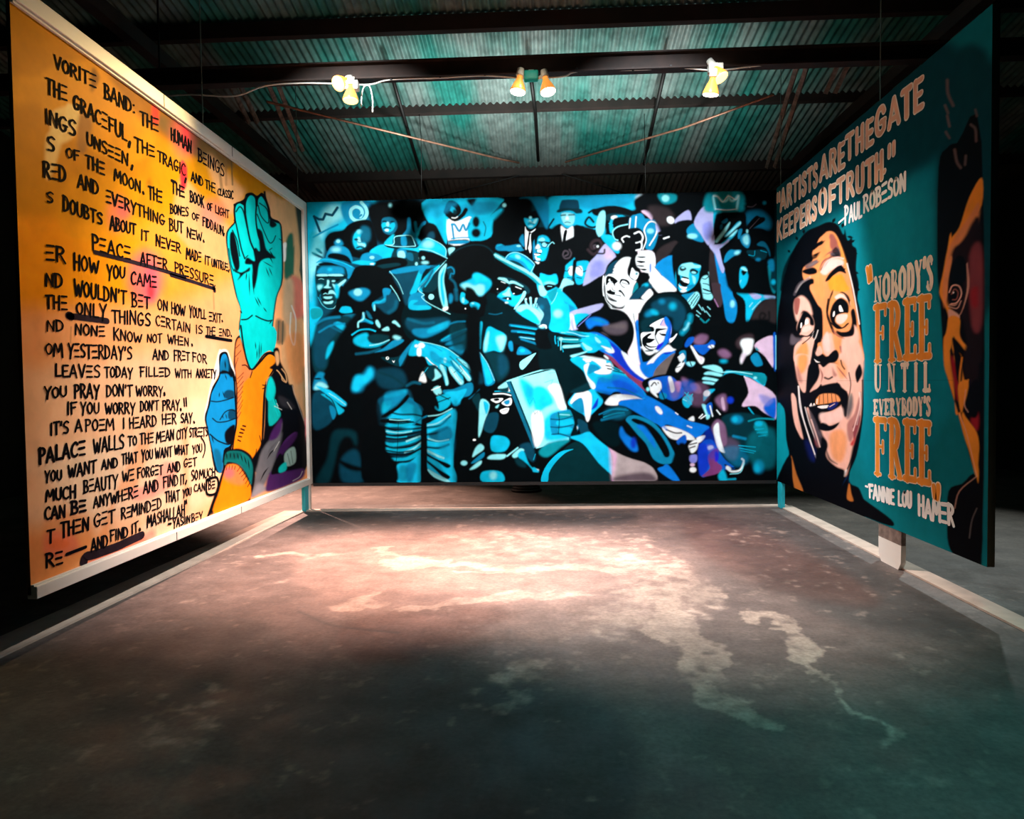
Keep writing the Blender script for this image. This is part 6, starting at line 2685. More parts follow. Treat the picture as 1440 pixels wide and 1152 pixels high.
def roof_material():
    m, nt, b = mat_new('corrugated_iron')
    tc = nt.nodes.new('ShaderNodeTexCoord')
    mp = nt.nodes.new('ShaderNodeMapping'); mp.inputs['Scale'].default_value = (1.4, .12, 1)
    nt.links.new(tc.outputs['Object'], mp.inputs[0])
    n = nt.nodes.new('ShaderNodeTexNoise'); n.inputs['Scale'].default_value = 1.2; n.inputs['Detail'].default_value = 6
    nt.links.new(mp.outputs[0], n.inputs['Vector'])
    r = nt.nodes.new('ShaderNodeValToRGB')
    r.color_ramp.elements[0].position = .42; r.color_ramp.elements[0].color = (*lin('2a7c72'), 1)
    r.color_ramp.elements[1].position = .6; r.color_ramp.elements[1].color = (*lin('7c8884'), 1)
    nt.links.new(n.outputs['Fac'], r.inputs[0])
    n2 = nt.nodes.new('ShaderNodeTexNoise'); n2.inputs['Scale'].default_value = 7; n2.inputs['Detail'].default_value = 8
    nt.links.new(tc.outputs['Object'], n2.inputs['Vector'])
    r2 = nt.nodes.new('ShaderNodeMapRange')
    for i, v in enumerate((.3, .7, .6, 1.3)): r2.inputs[i + 1].default_value = v
    nt.links.new(n2.outputs['Fac'], r2.inputs[0])
    sc = nt.nodes.new('ShaderNodeVectorMath'); sc.operation = 'SCALE'
    nt.links.new(r.outputs[0], sc.inputs[0]); nt.links.new(r2.outputs[0], sc.inputs['Scale'])
    nt.links.new(sc.outputs[0], b.inputs['Base Color'])
    # rust creeping up from the eave sheets
    sx_ = nt.nodes.new('ShaderNodeSeparateXYZ'); nt.links.new(tc.outputs['Object'], sx_.inputs[0])
    ad = nt.nodes.new('ShaderNodeMath'); ad.operation = 'ADD'
    nt.links.new(sx_.outputs['Y'], ad.inputs[0]); nt.links.new(n2.outputs['Fac'], ad.inputs[1])
    rr = nt.nodes.new('ShaderNodeMapRange')
    for i, v in enumerate((9.75, 10.25, 0, .9)): rr.inputs[i + 1].default_value = v
    nt.links.new(ad.outputs[0], rr.inputs[0])
    mxr = nt.nodes.new('ShaderNodeMix'); mxr.data_type = 'RGBA'
    nt.links.new(rr.outputs[0], mxr.inputs[0]); nt.links.new(sc.outputs[0], mxr.inputs[6])
    mxr.inputs[7].default_value = (*lin('4c3a32'), 1)
    nt.links.new(mxr.outputs[2], b.inputs['Base Color'])
    b.inputs['Roughness'].default_value = 0.5; b.inputs['Metallic'].default_value = 0.25
    return m


# ------------------------------------------------------------------ the setting
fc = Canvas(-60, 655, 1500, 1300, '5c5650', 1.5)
fc.script(FLOOR_ART, dict(inn='5e5653', dk='30383a', md='8e7e76', rd='4c3028'))  # md paints the light pool into the floor, dk the dimmer floor around it
wc = Canvas(-60, 655, 1500, 1300, '000000', 1.5)
wc.script(WEAR_ART, dict(lt='ffffff'))
U = np.concatenate([np.linspace(-6.5, -3.5, 6)[:-1], np.linspace(-3.5, 3.5, 560), np.linspace(3.5, 6.5, 6)[1:]])
W_ = np.concatenate([np.linspace(-3, 1.4, 6)[:-1], np.linspace(1.4, 8.6, 560), np.linspace(8.6, 12.0, 8)[1:]])
XX, YY = np.meshgrid(U, W_)
P = np.stack([XX, YY, np.zeros_like(XX)], -1)
px, py = project(np.where(P[..., 1:2] < 1.2, P * [1, 0, 1] + [0, 1.2, 0], P))
w1 = (fbm(XX * 5, YY * 5, 3) - .5) * .34
w2 = (fbm(XX * 5 + 40, YY * 5 + 9, 8) - .5) * .34
Pw = np.stack([XX + w1, np.maximum(YY + w2, 1.2), np.zeros_like(XX)], -1)
qx, qy = project(Pw)
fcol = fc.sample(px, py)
inside = fc.sample(px, py)
wear = wc.sample(qx, qy)[..., 0]
grain = fbm(XX * 16, YY * 16, 21, 5)
patch = fbm(XX * 2.2, YY * 2.2, 33, 6)
wear = np.clip((wear * .95 + (grain - .5) * 1.5 + (patch - .5) * .5 - .27) / .62, 0, 1)[..., None]
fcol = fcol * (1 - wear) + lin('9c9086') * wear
nv, nu = XX.shape
idx = np.arange(nu * nv).reshape(nv, nu)
Q = np.stack([idx[:-1, :-1], idx[:-1, 1:], idx[1:, 1:], idx[1:, :-1]], -1).reshape(-1, 4)
me = bpy.data.meshes.new('floor')
me.vertices.add(nu * nv); me.vertices.foreach_set('co', P.astype(np.float32).ravel())
me.loops.add(Q.size); me.loops.foreach_set('vertex_index', Q.astype(np.int32).ravel())
me.polygons.add(len(Q)); me.polygons.foreach_set('loop_start', np.arange(0, Q.size, 4, dtype=np.int32))
me.update(calc_edges=True)
ca = me.color_attributes.new('pigment', 'FLOAT_COLOR', 'POINT')
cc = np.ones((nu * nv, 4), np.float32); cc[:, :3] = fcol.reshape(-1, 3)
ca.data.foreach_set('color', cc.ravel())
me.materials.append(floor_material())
fl = bpy.data.objects.new('floor', me); COL.objects.link(fl); fl['kind'] = 'structure'


def structure(o):
    o['kind'] = 'structure'
    return o


# pale kerb strips along the edge of the painted floor
a = atZ(429, 720, 0); b_ = atZ(65, 895, 0); c_ = atZ(1095.5, 713, 0); d_ = atZ(1375, 856, 0)


def kerb(name, p, q, w, side, h=0.012):
    p, q = np.array(p) * [1, 1, 0], np.array(q) * [1, 1, 0]
    d = (q - p) / np.linalg.norm(q - p)
    n = np.array([-d[1], d[0], 0]) * side * w
    up = np.array([0, 0, h])
    V = [p, q, q + n, p + n, p + up, q + up, q + n + up, p + n + up]
    f = [(0, 3, 2, 1), (4, 5, 6, 7), (0, 1, 5, 4), (1, 2, 6, 5), (2, 3, 7, 6), (3, 0, 4, 7)]
    if side < 0: f = [t[::-1] for t in f]
    return structure(mesh(name, V, f, M_KERB))


kerb('trim_1', a, b_ + (b_ - a) * .15, 0.22, -1)
kerb('trim_2', a + [-.05, 0, 0], c_ + [.1, 0, 0], 0.10, 1)
kerb('trim_3', c_, d_ + (d_ - c_) * .3, 0.13, 1)

# corrugated roof, falling away from the camera
ROOF0, FALL = 5.81, 0.17


def roofz(y): return ROOF0 - FALL * y


xs = np.arange(-6.6, 6.6, 0.076 / 8)
rows = np.array([1.5, 4, 6, 7, 8, 9, 10, 11.4])
V = []
for y in rows:
    z = roofz(y) + 0.014 * np.sin(2 * math.pi * xs / 0.076)
    V.append(np.stack([xs, np.full_like(xs, y), z], 1))
V = np.concatenate(V)
n = len(xs)
idx = np.arange(len(V)).reshape(len(rows), n)
F = np.stack([idx[:-1, :-1], idx[1:, :-1], idx[1:, 1:], idx[:-1, 1:]], -1).reshape(-1, 4).tolist()
structure(mesh('ceiling', V, F, roof_material(), smooth=True, origin=(0, 0, 0)))

# dark shed walls around the gallery
for nm, p, q in (('wall_left', (-6.6, 1.5, 0), (-6.5, 11.4, 6)), ('wall_right', (6.5, 1.5, 0), (6.6, 11.4, 6)), ('wall_back', (-6.6, 11.4, 0), (6.6, 11.5, 4.2))):
    m = MB(); m.box(np.array(p, float), np.array(q, float)); structure(m.build(nm, M_WALL))


# roof timbers: purlins across, wall plates along
def roof_beam(p, q, w, h, mat, label, group=None, name='roof_beam'):
    m = MB(); m.bar(p, q, w, h)
    o = m.build(name, mat)
    return tag(o, label, 'beam', group, 'structure')


def purlin(y0, px_, hgt, label):
    p = atY(*px_, y0)
    z = p[2]
    roof_beam((-6.4, y0, z), (6.4, y0, z), 0.09, hgt, M_DARKB, label)


purlin(8.0, (740, 148), 0.13, 'dark purlin under the roof sheets just behind the lamps')
purlin(9.5, (740, 238), 0.2, 'deep dark purlin nearest the top of the crowd mural')
roof_beam((-6.4, 6.5, roofz(6.5) - .1), (6.4, 6.5, roofz(6.5) - .1), 0.08, 0.14, M_DARKB, 'dark purlin high above the lamp beam')
BY = 5.62
zb0 = atY(740, 106, BY)[2]
lb = empty('lamp_beam', (0, BY, zb0))
tag(lb, 'rusty flanged beam across the hall that carries the lamps and cable', 'beam', None, 'structure')
m = MB(); m.box(np.array([-6.4, BY - .012, zb0 + .012]), np.array([6.4, BY + .012, zb0 + .125])); m.build('web', M_RUST, lb)
m = MB(); m.box(np.array([-6.4, BY - .05, zb0]), np.array([6.4, BY + .05, zb0 + .012])); m.build('flange', M_RUST, lb)
m = MB(); m.box(np.array([-6.4, BY - .05, zb0 + .125]), np.array([6.4, BY + .05, zb0 + .137])); m.build('flange', M_RUST, lb)
for x in (-5, -3.1, 3.4, 5):
    m = MB(); m.tube([(x, BY, zb0 + .137), (x, BY, roofz(BY) - .005)], .008); m.build('hanger_rod', M_ROD, lb)

for sx, nm in ((-1, 'left'), (1, 'right')):
    roof_beam((sx * 3.3, 3.6, 4.14), (sx * 3.3, 11.3, 4.14), 0.1, 0.12, M_DARKB, 'dark longitudinal roof beam above the %s mural' % nm)


def rod(label, P, r, mat, name='tie_rod', cat='rod', kind='structure', n=6):
    m = MB(); m.tube(P, r, n)
    return tag(m.build(name, mat, None, True), label, cat, None, kind)


rod('long pinkish wind brace running down to the right from the left strut', [atY(375, 143, 6.6), atY(705, 224, 9.0), atY(730, 229, 9.2)], .012, M_TIE)
rod('long brace rising right from above the crowd mural to the right strut', [atY(795, 228, 9.2), atY(960, 180, 7.9), atY(1088, 133, 6.7)], .012, M_TIE)
rod('thin dark brace behind the mural top at centre left', [atY(600, 282, 9.8), atY(730, 247, 9.2)], .009, M_ROD)
rod('thin dark brace behind the mural top at centre right', [atY(790, 245, 9.2), atY(905, 280, 9.8)], .009, M_ROD)
for nm, pts in (('left', ((553, 113, 7.0), (588, 232, 9.2), (600, 272, 10.1))), ('centre', ((747, 112, 7.0), (753, 160, 7.9), (757, 226, 9.2))), ('right', ((935, 97, 7.0), (909, 215, 9.2), (898, 268, 10.1)))):
    P_ = [atY(*p) for p in pts]
    rod('dark sag rod hanging under the roof sheets, %s one of the three' % nm, P_, .02, M_ROD)
rod('thin vertical wire dropping from the purlin at left of centre', [atY(589, 152, 8.0), atY(592, 190, 8.0), atY(593, 285, 8.0)], .004, M_ROD)
rod('thin vertical wire dropping from the purlin right of centre', [atY(906, 160, 8.0), atY(908, 280, 8.0)], .004, M_ROD)
for lab, pa, pb in (('pair of angle irons leaning above the left mural, left pair', (330, 118, 6.6), (356, 172, 7.2)), ('pair of angle irons leaning above the left mural, right pair', (384, 118, 6.6), (420, 212, 8.0)),
                    ('pair of angle irons leaning above the right mural, left pair', (1128, 92, 6.4), (1084, 235, 8.4)), ('pair of angle irons leaning above the right mural, right pair', (1188, 85, 6.4), (1168, 130, 7.0))):
    A_, B_ = atY(*pa), atY(*pb)
    t = empty('roof_strut', tuple(B_)); tag(t, lab, 'strut', None, 'structure')
    for k in (-1, 1):
        m = MB(); off = np.array([.045 * k, 0, 0]); m.bar(A_ + off, B_ + off, .028, .04, (0, 1, 0)); m.build('angle_iron', M_ANGLE, t)

# ------------------------------------------------------------------ back mural
bm_ = empty('mural_panel', ((XL + XR) / 2, YB, ZB))
tag(bm_, 'wide blue crowd mural panel facing the camera at the far end of the hall', 'mural')
c = Canvas(425, 255, 1105, 695, '05090c'); c.script(BACK_ART, PAL_B)
TB = atY(1090, 268, YB)[2]
grid_sheet('board', (XL + .004, YB, ZB + .005), (XR - XL - .006, 0, 0), (0, 0, 3.228 - ZB), 980, 600, c, painted('blue_mural_paint', .55, .14), bm_, thick=0.04, back_mat=M_BACK, gain=1.0)
m = MB(); m.box(np.array([XL + .004, YB + .0, ZB - .03]), np.array([XR - .004, YB + .06, ZB + .004])); m.build('bottom_rail', M_BLACK, bm_)

# ------------------------------------------------------------------ left mural
YL0, YL1 = 3.26, YB
lp = empty('mural_panel', (XL, (YL0 + YL1) / 2, ZB))
tag(lp, 'orange hand-lettered poem mural with raised teal fist and white frame on the left', 'mural')
c = Canvas(55, -10, 450, 850, 'f0a040'); c.script(LEFT_ART, PAL_L)
left_board = grid_sheet('board', (BOARD_L, YL0, ZB + .02), (0, YL1 - YL0 - .01, 0), (0, 0, ZT - ZB - .04), 560, 860, c, painted('orange_mural_paint'), lp, thick=0.02, back_mat=M_BACK)


def rail(name, y0, z0, y1, z1, depth=0.05, parent=None, lip=True):
    m = MB()
    m.box(np.array([XL - depth, y0, z0]), np.array([XL, y1, z1]), .004)
    return m.build(name, M_WHITE, parent)


for nm, za, zb_ in (('frame_rail', ZB, ZB + .062), ('frame_rail', ZT - .085, ZT)):
    r = rail(nm, YL0, za, YL1 - .085, zb_, parent=lp)
    li = MB()
    z0 = za + .0625 if za < 1 else za - .0135
    li.box(np.array([XL - .032, YL0, z0]), np.array([XL - .014, YL1 - .085, z0 + (.007 if za < 1 else .012)])); li.build('inner_lip', M_WHITE, r)
    for yj in (4.55, 5.55):
        j = MB(); j.box(np.array([XL - .002, yj, za + .004]), np.array([XL + .0015, yj + .006, zb_ - .004])); j.build('butt_joint', M_DARKB, r)
rail('frame_stile', YL1 - .085, ZB, YL1, ZT, parent=lp)
m = MB(); m.box(np.array([XL - .05, YL1 - .21, 0]), np.array([XL - .012, YL1 - .1, ZB]), .004); lg = m.build('leg', M_CYANP, lp)
lg['label'] = 'cyan painted leg'
m = MB(); m.box(np.array([XL - .011, YL1 - .1, 0]), np.array([XL + .0, YL1 - .05, ZB]), .003); m.build('leg', M_WHITE, lp)


def wallL(x, y): return atX(x, y, BOARD_L)


T1 = (60, 80, 5.76); T2 = (240, 80, 5.76); T3 = (60, 270, 5.76); T4 = (240, 270, 5.76); T5 = (60, 460, 5.76); T6 = (240, 460, 5.76); T7 = (60, 640, 5.76); T8 = (240, 600, 5.236)
lim = lambda p: p[1] > YL0 + .012
rb = Ribbons(wallL, (1, 0, 0), 0.003, lim)
for ln in POEM.strip().splitlines():
    f = ln.split()
    if f[0] == 'tile': TT = dict(T1=T1, T2=T2, T3=T3, T4=T4, T5=T5, T6=T6, T7=T7, T8=T8)[f[1]]; continue
    cv = lambda x, y: (x / TT[2] + TT[0], y / TT[2] + TT[1])
    if f[0] in ('line', 'brush'):
        pts = [cv(*map(float, q.split(','))) for q in f[2:]]
        if f[0] == 'brush':
            rp = Ribbons(wallL, (1, 0, 0), 0.0025, lim); rp.line(pts, float(f[1]) * .45); rp.build('underline_stroke', M_INKP, left_board)
        else: rb.line(pts, float(f[1]) * .6)
    else:
        bold = 1.0
        v = list(map(float, f[1].split(',')))
        if len(f) > 2: bold = float(f[2])
        (x0, t0), (_, b0), (x1, t1), (_, b1) = cv(v[0], v[1]), cv(v[0], v[2]), cv(v[3], v[4]), cv(v[3], v[5])
        hm = abs(wallL((x0 + x1) / 2, (t0 + t1) / 2)[2] - wallL((x0 + x1) / 2, (b0 + b1) / 2)[2])
        rb.word(f[0], (x0, t0, b0, x1, t1, b1), (0.0065 + 0.052 * hm) * bold)
o = rb.build('lettering', M_INK, left_board)

# ------------------------------------------------------------------ right mural
YR0 = 3.86
rpn = empty('mural_panel', (XR, (YR0 + YB) / 2, ZB))
tag(rpn, 'dark teal mural on the right with painted faces and two lettered quotations', 'mural')
c = Canvas(1085, 10, 1395, 830, '0a7680'); c.script(RIGHT_ART, PAL_R)  # t4 patches darken top and right edge; the top one is painted-in shade
right_board = grid_sheet('board', (XR, YB, ZB), (0, YR0 - YB, 0), (0, 0, 3.25 - ZB), 420, 860, c, painted('teal_mural_paint'), rpn, thick=0.04, back_mat=M_BACK)
m = MB(); m.box(np.array([XR + .002, YB - .13, 0]), np.array([XR + .04, YB - .02, ZB]), .004); o = m.build('leg', M_CYANP, rpn); o['label'] = 'cyan painted leg'
# middle foot: rounded white plate under a grey upper board
fx, fy = XR - .01, atX(1250, 745, XR)[1]
m = MB()
hw = .16
prof = [(-hw * .75, .0), (hw * .75, .0), (hw * .98, .05), (hw * 1.0, .17), (-hw * 1.0, .17), (-hw * .98, .05)]
n = len(prof)
V = [(XR + .004, fy + y, z) for y, z in prof] + [(XR + .036, fy + y, z) for y, z in prof]
m.add(V, [tuple(range(n)), tuple(range(n, 2 * n))[::-1]] + [(i, (i + 1) % n, n + (i + 1) % n, n + i)[::-1] for i in range(n)])
o = m.build('foot', M_WHITE, rpn); o['label'] = 'white rounded foot'
m = MB(); m.box(np.array([XR + .004, fy - hw, .17]), np.array([XR + .036, fy + hw, ZB]), .002); m.build('foot_board', M_ANGLE, rpn)


def wallR(x, y): return atX(x, y, XR)


TR = dict(R5=(1080, 90, 4.8), R8=(1200, 340, 2.88))
SLAB_THICK = {}


def serif_word(ribs, text, q, w, thin=0.45, gap=.16):
    """tall slab-serif capitals with heavy stems and thin bars"""
    G = {
        'N': (.62, [('t', [(.1, 0), (.1, 1)]), ('T', [(.1, 1), (.52, 0)]), ('t', [(.52, 0), (.52, 1)]), ('t', [(0, 0), (.2, 0)]), ('t', [(0, 1), (.14, 1)]), ('t', [(.42, 1), (.62, 1)])]),
        'O': (.56, [('T', [(.28, 1), (.08, .8), (.06, .5), (.08, .2), (.28, 0)]), ('T', [(.28, 0), (.48, .2), (.5, .5), (.48, .8), (.28, 1)])]),
        'B': (.54, [('T', [(.12, 0), (.12, 1)]), ('t', [(0, 1), (.14, 1), (.36, .97), (.44, .78), (.34, .56), (.14, .52)]), ('T', [(.36, .5), (.48, .28), (.36, .03)]), ('t', [(.0, 0), (.36, .02)])]),
        'D': (.56, [('T', [(.12, 0), (.12, 1)]), ('t', [(0, 1), (.26, 1)]), ('T', [(.26, 1), (.46, .8), (.5, .5), (.46, .2), (.26, 0)]), ('t', [(0, 0), (.26, 0)])]),
        'Y': (.56, [('T', [(.06, 1), (.27, .48)]), ('t', [(.5, 1), (.29, .48)]), ('T', [(.28, .5), (.28, 0)]), ('t', [(.16, 0), (.4, 0)]), ('t', [(0, 1), (.14, 1)]), ('t', [(.42, 1), (.56, 1)])]),
        "'": (.16, [('T', [(.1, 1.02), (.07, .76)])]),
        'S': (.46, [('t', [(.4, .76), (.4, .97)]), ('T', [(.38, .88), (.26, .99), (.1, .9), (.08, .72), (.22, .55), (.36, .4), (.38, .18), (.24, .01), (.08, .1)]), ('t', [(.05, .02), (.05, .25)])]),
        'F': (.54, [('T', [(.12, 0), (.12, 1)]), ('t', [(0, 0), (.26, 0)]), ('T', [(0, .98), (.5, .98)]), ('t', [(.5, 1), (.5, .82)]), ('t', [(.12, .5), (.38, .5)]), ('t', [(.38, .6), (.38, .4)])]),
        'R': (.6, [('T', [(.12, 0), (.12, 1)]), ('t', [(0, 0), (.26, 0)]), ('T', [(0, .98), (.3, .97), (.42, .8), (.34, .56), (.14, .5)]), ('T', [(.24, .5), (.52, .02)]), ('t', [(.42, 0), (.62, 0)])]),
        'E': (.54, [('T', [(.12, 0), (.12, 1)]), ('T', [(0, .98), (.48, .98)]), ('t', [(.48, 1), (.48, .82)]), ('t', [(.12, .5), (.36, .5)]), ('t', [(.36, .6), (.36, .4)]), ('T', [(0, .02), (.5, .02)]), ('t', [(.5, 0), (.5, .2)])]),
        'U': (.56, [('T', [(.1, 1), (.1, .25), (.18, .06), (.28, .01)]), ('t', [(.28, .01), (.4, .06), (.47, .25), (.47, 1)]), ('t', [(0, 1), (.2, 1)]), ('t', [(.38, 1), (.56, 1)])]),
        'T': (.54, [('T', [(.27, 0), (.27, 1)]), ('t', [(.14, 0), (.4, 0)]), ('T', [(.02, .98), (.52, .98)]), ('t', [(.03, 1), (.03, .84)]), ('t', [(.51, 1), (.51, .84)])]),
        'I': (.26, [('T', [(.13, 0), (.13, 1)]), ('t', [(.02, 0), (.24, 0)]), ('t', [(.02, 1), (.24, 1)])]),
        'L': (.5, [('T', [(.12, 0), (.12, 1)]), ('t', [(0, 1), (.24, 1)]), ('T', [(0, .02), (.46, .02)]), ('t', [(.46, 0), (.46, .22)])]),
        'V': (.56, [('T', [(.08, 1), (.27, 0)]), ('t', [(.27, 0), (.48, 1)]), ('t', [(0, 1), (.16, 1)]), ('t', [(.4, 1), (.56, 1)])]),
    }
    xl, tl, bl, xr, tr, br = q
    tot = sum(G[c][0] for c in text) + gap * (len(text) - 1)
    x = 0
    for c in text:
        gw, st = G[c]
        for k, g in st:
            P = []
            for u, v in g:
                u2 = (x + u) / tot
                top, bot = tl + (tr - tl) * u2, bl + (br - bl) * u2
                P.append((xl + (xr - xl) * u2, bot + (top - bot) * v))
            for rbn, dw in ribs:
                rbn.line(P, (w if k == 'T' else w * thin) + dw, smooth=len(P) > 2)
        x += gw + gap


def RR(tile, v):
    t = TR[tile]
    return (v[0] / t[2] + t[0], v[1] / t[2] + t[1], v[2] / t[2] + t[1], v[3] / t[2] + t[0], v[4] / t[2] + t[1], v[5] / t[2] + t[1])


def RP(tile, P):
    t = TR[tile]
    return [(x / t[2] + t[0], y / t[2] + t[1]) for x, y in P]


NR = (-1, 0, 0)
SANS = dict(HAND)
SANS['E'] = (.46, [[(.06, 0), (.06, 1)], [(.06, .97), (.46, .97)], [(.06, .5), (.4, .5)], [(.06, .03), (.46, .03)]])
SANS['A'] = (.6, [[(.0, 0), (.3, 1)], [(.3, 1), (.6, 0)], [(.12, .26), (.48, .26)]])
SANS['S'] = (.48, [[(.44, .82), (.34, .97), (.14, .96), (.05, .76), (.14, .58), (.34, .46), (.44, .24), (.34, .04), (.14, .03), (.03, .2)]])
SANS['O'] = (.58, [[(.29, .99), (.1, .85), (.04, .5), (.1, .15), (.29, .01), (.48, .15), (.54, .5), (.48, .85), (.29, .99)]])
SANS['G'] = (.58, [[(.5, .8), (.4, .97), (.2, .96), (.07, .75), (.04, .45), (.1, .12), (.28, .01), (.46, .1), (.5, .2), (.5, .44)], [(.3, .44), (.54, .44)]])
SANS['R'] = (.54, [[(.06, 0), (.06, 1)], [(.06, .97), (.34, .96), (.46, .76), (.34, .52), (.06, .48)], [(.26, .5), (.52, 0)]])
SANS['P'] = (.5, [[(.06, 0), (.06, 1)], [(.06, .97), (.34, .96), (.46, .76), (.34, .5), (.06, .46)]])
SANS['U'] = (.54, [[(.05, 1), (.05, .25), (.16, .03), (.38, .03), (.49, .25), (.49, 1)]])
SANS['T'] = (.5, [[(.25, .97), (.25, 0)], [(0, .97), (.5, .97)]])
SANS['H'] = (.54, [[(.06, 1), (.06, 0)], [(.48, 1), (.48, 0)], [(.06, .5), (.48, .5)]])
SANS['K'] = (.54, [[(.06, 1), (.06, 0)], [(.5, 1), (.08, .45)], [(.18, .56), (.54, 0)]])
SANS['F'] = (.46, [[(.06, 0), (.06, 1)], [(.06, .97), (.46, .97)], [(.06, .5), (.4, .5)]])

q1o = Ribbons(wallR, NR, 0.003); q1i = Ribbons(wallR, NR, 0.0045)
for wd, v in (('ARTISTS', (88, 862, 988, 335, 670, 818)), ('ARE', (357, 640, 785, 515, 528, 690)), ('THE', (532, 490, 648, 708, 368, 532)), ('GATE', (732, 322, 490, 1043, 92, 290)),
              ('KEEPERS', (64, 1070, 1193, 328, 895, 1040)), ('OF', (347, 858, 1010, 455, 815, 975)), ('TRUTH', (472, 792, 940, 775, 592, 770))):
    q1o.word(wd, RR('R5', v), .048, SANS, 0, .24)
    q1i.word(wd, RR('R5', v), .030, SANS, 0, .24)
for P_ in ([(66, 880), (66, 930)], [(80, 872), (80, 922)], [(823, 552), (822, 625)], [(853, 532), (852, 608)], [(788, 728), (790, 722)]):
    q1o.line(RP('R5', P_), .042); q1i.line(RP('R5', P_), .024)
q1 = q1o.build('lettering', M_CREAM, right_board); q1['label'] = 'upper quotation in bold sloping capitals'
q1i.build('letter_infill', M_PEACH, right_board)
s1 = Ribbons(wallR, NR, 0.003)
for wd, v in (('PAUL', (522, 968, 1080, 635, 930, 1035)), ('ROBESON', (648, 890, 1005, 930, 728, 850))):
    s1 = Ribbons(wallR, NR, 0.003); s1.word(wd, RR('R5', v), .023, HAND, .03, .16); s1.build('signature', M_WHITEP, right_board)
s1 = Ribbons(wallR, NR, 0.003); s1.line(RP('R5', [(480, 1072), (518, 1040)]), .018)
s1.build('signature', M_WHITEP, right_board)

q2 = Ribbons(wallR, NR, 0.003)
serif_word([(q2, 0)], 'NOBODY\'S', RR('R8', (87, 150, 243, 322, 58, 190)), .031)
q2a = Ribbons(wallR, NR, 0.0045); q2b = Ribbons(wallR, NR, 0.0045)
serif_word([(q2, .014), (q2a, 0)], 'FREE', RR('R8', (90, 262, 484, 314, 220, 466)), .042)
serif_word([(q2, 0)], 'UNTIL', RR('R8', (88, 500, 604, 312, 492, 604)), .029, gap=.55)
serif_word([(q2, 0)], 'EVERYBODY\'S', RR('R8', (85, 643, 697, 313, 630, 703)), .022)
serif_word([(q2, .014), (q2b, 0)], 'FREE', RR('R8', (90, 716, 938, 314, 734, 982)), .042)
for P_ in ([(58, 108), (62, 128), (66, 160)], [(70, 102), (72, 122), (75, 152)], [(328, 990), (330, 1010), (333, 1035)], [(346, 988), (346, 1010), (342, 1040)]):
    q2.line(RP('R8', P_), .05); t_ = Ribbons(wallR, NR, 0.0045); t_.line(RP('R8', P_), .034); t_.build('quote_mark', M_ORANGE, right_board)
o = q2.build('lettering', M_CREAM, right_board); o['label'] = 'lower quotation in tall slab capitals'
q2a.build('letter_infill', M_ORANGE, right_board); q2b.build('letter_infill', M_ORANGE, right_board)
s2 = Ribbons(wallR, NR, 0.003)
for wd, v in (('FANNIe', (66, 982, 1035, 166, 1006, 1066)), ('LOU', (184, 1012, 1068, 236, 1020, 1078)), ('HAMER', (266, 1030, 1105, 408, 1072, 1150))):
    s2 = Ribbons(wallR, NR, 0.003); s2.word(wd, RR('R8', v), .023, HAND, .03, .16); s2.build('signature', M_WHITEP, right_board)
s2 = Ribbons(wallR, NR, 0.003); s2.line(RP('R8', [(51, 990), (60, 993)]), .016)
s2.build('signature', M_WHITEP, right_board)

# wires that steady the side murals from the roof
for lab, (x, y), X, ztop in (('thin wire holding the poem mural, nearer one', (285, 168), XL - .02, ZT - .01), ('thin wire holding the poem mural at its far corner', (419, 277), XL - .02, ZT - .01),
                             ('thin wire holding the teal mural at its far corner', (1098, 262), XR + .02, 3.24), ('thin wire holding the teal mural, nearer one', (1238, 150), XR + .02, 3.24)):
    y_ = atX(x, y, X)[1]
    m = MB(); m.tube([(X, y_, ztop), (X, y_, roofz(y_) - .016)], .004, 6)
    tag(m.build('hanging_wire', M_STEEL), lab, 'wire')

# ------------------------------------------------------------------ lamps and their cable
LY = BY - .08


def fixture(label, boxpx, bulbs, glowm, box_mat):
    ctr = atY(*boxpx, LY)
    t = empty('twin_floodlight', tuple(ctr)); tag(t, label, 'lamp', 'twin floodlights on the beam')
    m = MB(); m.box(ctr + [-.055, -.035, -.035], ctr + [.055, .035, .035], .008); jb = m.build('junction_box', box_mat, t)
    m = MB(); m.box(ctr + [-.02, .0, .03], ctr + [.02, .03, max(.05, zb0 - ctr[2])]); m.build('mounting_bracket', M_LHOLD, t)
    for (bx, by), aim, power, colr, cone, gm in bulbs:
        face = atY(bx, by, LY - .04)
        d = np.array(aim) - face; d /= np.linalg.norm(d)
        base = face - d * .135
        side = ctr + np.array([.05 * np.sign(face[0] - ctr[0]), 0, -.02])
        m = MB(); m.tube([side, (side + base) / 2 + [0, 0, .01], base - d * .05], .011, 8); arm = m.build('arm', M_LHOLD, t, True)
        m = MB(); m.lathe(base - d * .055, d, [(0, .014), (.004, .026), (.05, .03), (.06, .03), (.062, .024)]); m.build('lamp_holder', M_LHOLD, t, True)
        m = MB(); m.lathe(base, d, [(0, .02), (.03, .024), (.075, .045), (.11, .058), (.125, .061), (.13, .06)]); bl = m.build('bulb', M_REFL, t, True)
        m = MB(); m.lathe(face - d * .006, d, [(0, .0595), (.008, .055), (.013, .035), (.015, .0)]); m.build('lens', gm, bl, True)
        sp = spot('flood_beam', tuple(face + d * .03), aim, power, colr, cone, 1.0, .05)
    pl = bpy.data.lights.new('flood_glow', 'POINT'); pl.energy = FX_GLOW; pl.color = (1, .8, .6); pl.shadow_soft_size = .06
    o = bpy.data.objects.new('flood_glow', pl); COL.objects.link(o); o.location = tuple(ctr + [0, -.16, .0])
    return t


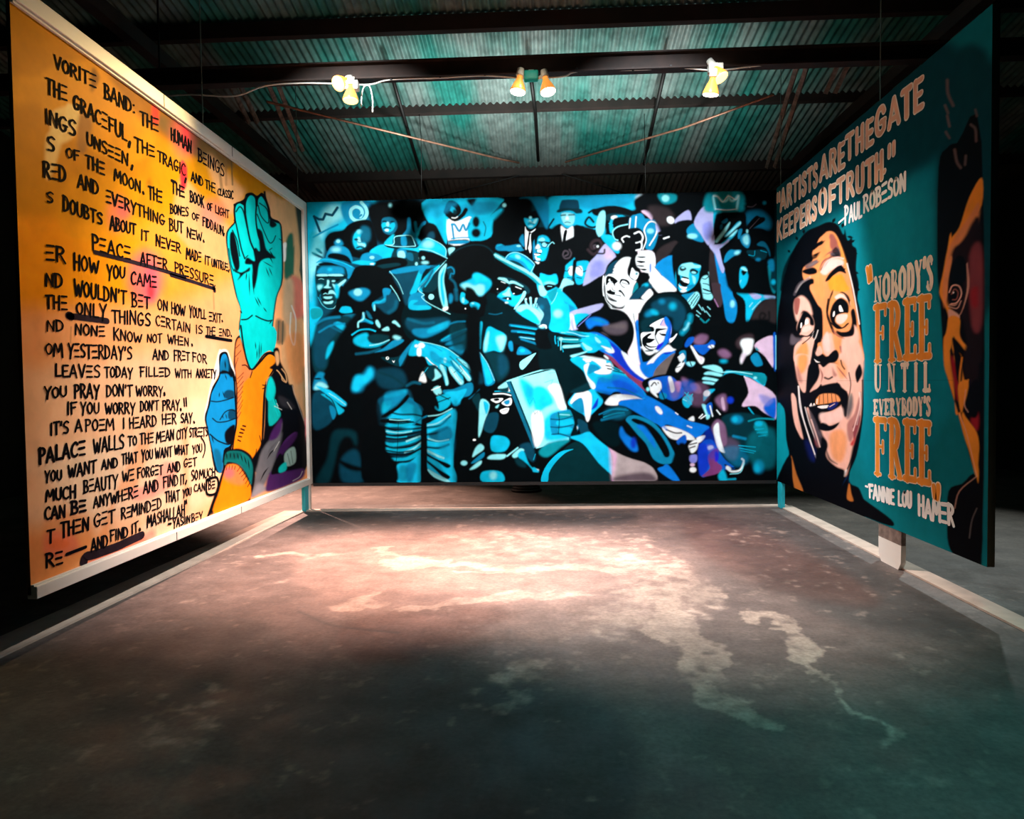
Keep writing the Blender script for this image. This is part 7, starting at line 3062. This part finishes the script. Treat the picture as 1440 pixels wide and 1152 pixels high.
FX_GLOW = 0.5
fixture('warm twin floodlight at the left end of the beam', (495, 121), [((475, 118), (-2.5, 3.9, 2.45), 270, (1, .68, .3), 60, M_GLOW), ((493, 142), (-1.5, 5.1, .0), 1900, (1, .55, .42), 60, M_GLOW)], M_GLOW, M_LHOLD)
fixture('teal-boxed twin floodlight in the middle of the beam', (747, 107), [((728, 130), (-.7, 5.3, 0), 1250, (1, .62, .52), 60, M_GLOWW), ((771, 130), (.7, 4.9, 0), 1750, (1, .76, .68), 60, M_GLOWW)], M_GLOWW, M_BOX)
fixture('twin floodlight at the right end of the beam', (1006, 97), [((1014, 110), (2.3, 4.8, 1.6), 50, (1, .74, .45), 55, M_GLOW), ((999, 134), (.9, 6.2, 0), 700, (1, .60, .50), 54, M_GLOWW)], M_GLOW, M_LHOLD)


cp = [(150, 138), (230, 135), (270, 133), (330, 135), (372, 121), (420, 117), (480, 118), (520, 119), (550, 112), (620, 109.5), (680, 106.5), (735, 110), (748, 110), (770, 109.5), (795, 107), (810, 101), (860, 99), (905, 98), (950, 95), (1000, 99), (1022, 98), (1080, 91), (1165, 87.5), (1240, 84)]
P_ = spline([atY(x, y, BY - .02) for x, y in cp], 5)
m = MB(); m.tube(P_, .0065, 6)
cab = tag(m.build('lighting_cable', M_CABLE, None, True), 'white cable sagging along the beam and linking the three lamps', 'cable')
P_ = spline([atY(x, y, BY - .02) for x, y in ((508, 150), (509, 132), (513, 121), (520, 122), (524, 140), (524, 158))], 6)
m = MB(); m.tube(P_, .006, 6); tag(m.build('cable_loop', M_CABLE, None, True), 'loose white cable loop dangling beside the left lamp', 'cable')
for k, (x, y) in enumerate(((550, 110), (619, 107), (682, 104), (811, 98), (890, 97), (943, 94))):
    p = atY(x, y, BY - .02)
    m = MB(); m.box(p + [-.009, -.014, -.016], p + [.009, .016, max(.012, zb0 - p[2] + .006)], .002)
    tag(m.build('cable_clip', M_BLACK), ('small black clip under the beam, %s from the left lamp' % ['first', 'second', 'third', 'fourth', 'fifth', 'sixth'][k]), 'clip', 'cable clips under the beam')

# dark coil lying on the floor behind the crowd mural
p = atZ(740, 689, .02)
m = MB()
for k in range(3):
    m.tube([p + [(.17 - .02 * k) * math.cos(t), (.12 - .015 * k) * math.sin(t), .03 * k] for t in np.linspace(0, 2 * math.pi, 25)], .018, 8)
tag(m.build('cable_coil', M_BLACK, None, True), 'black coil on the floor under the middle of the crowd mural', 'cable')
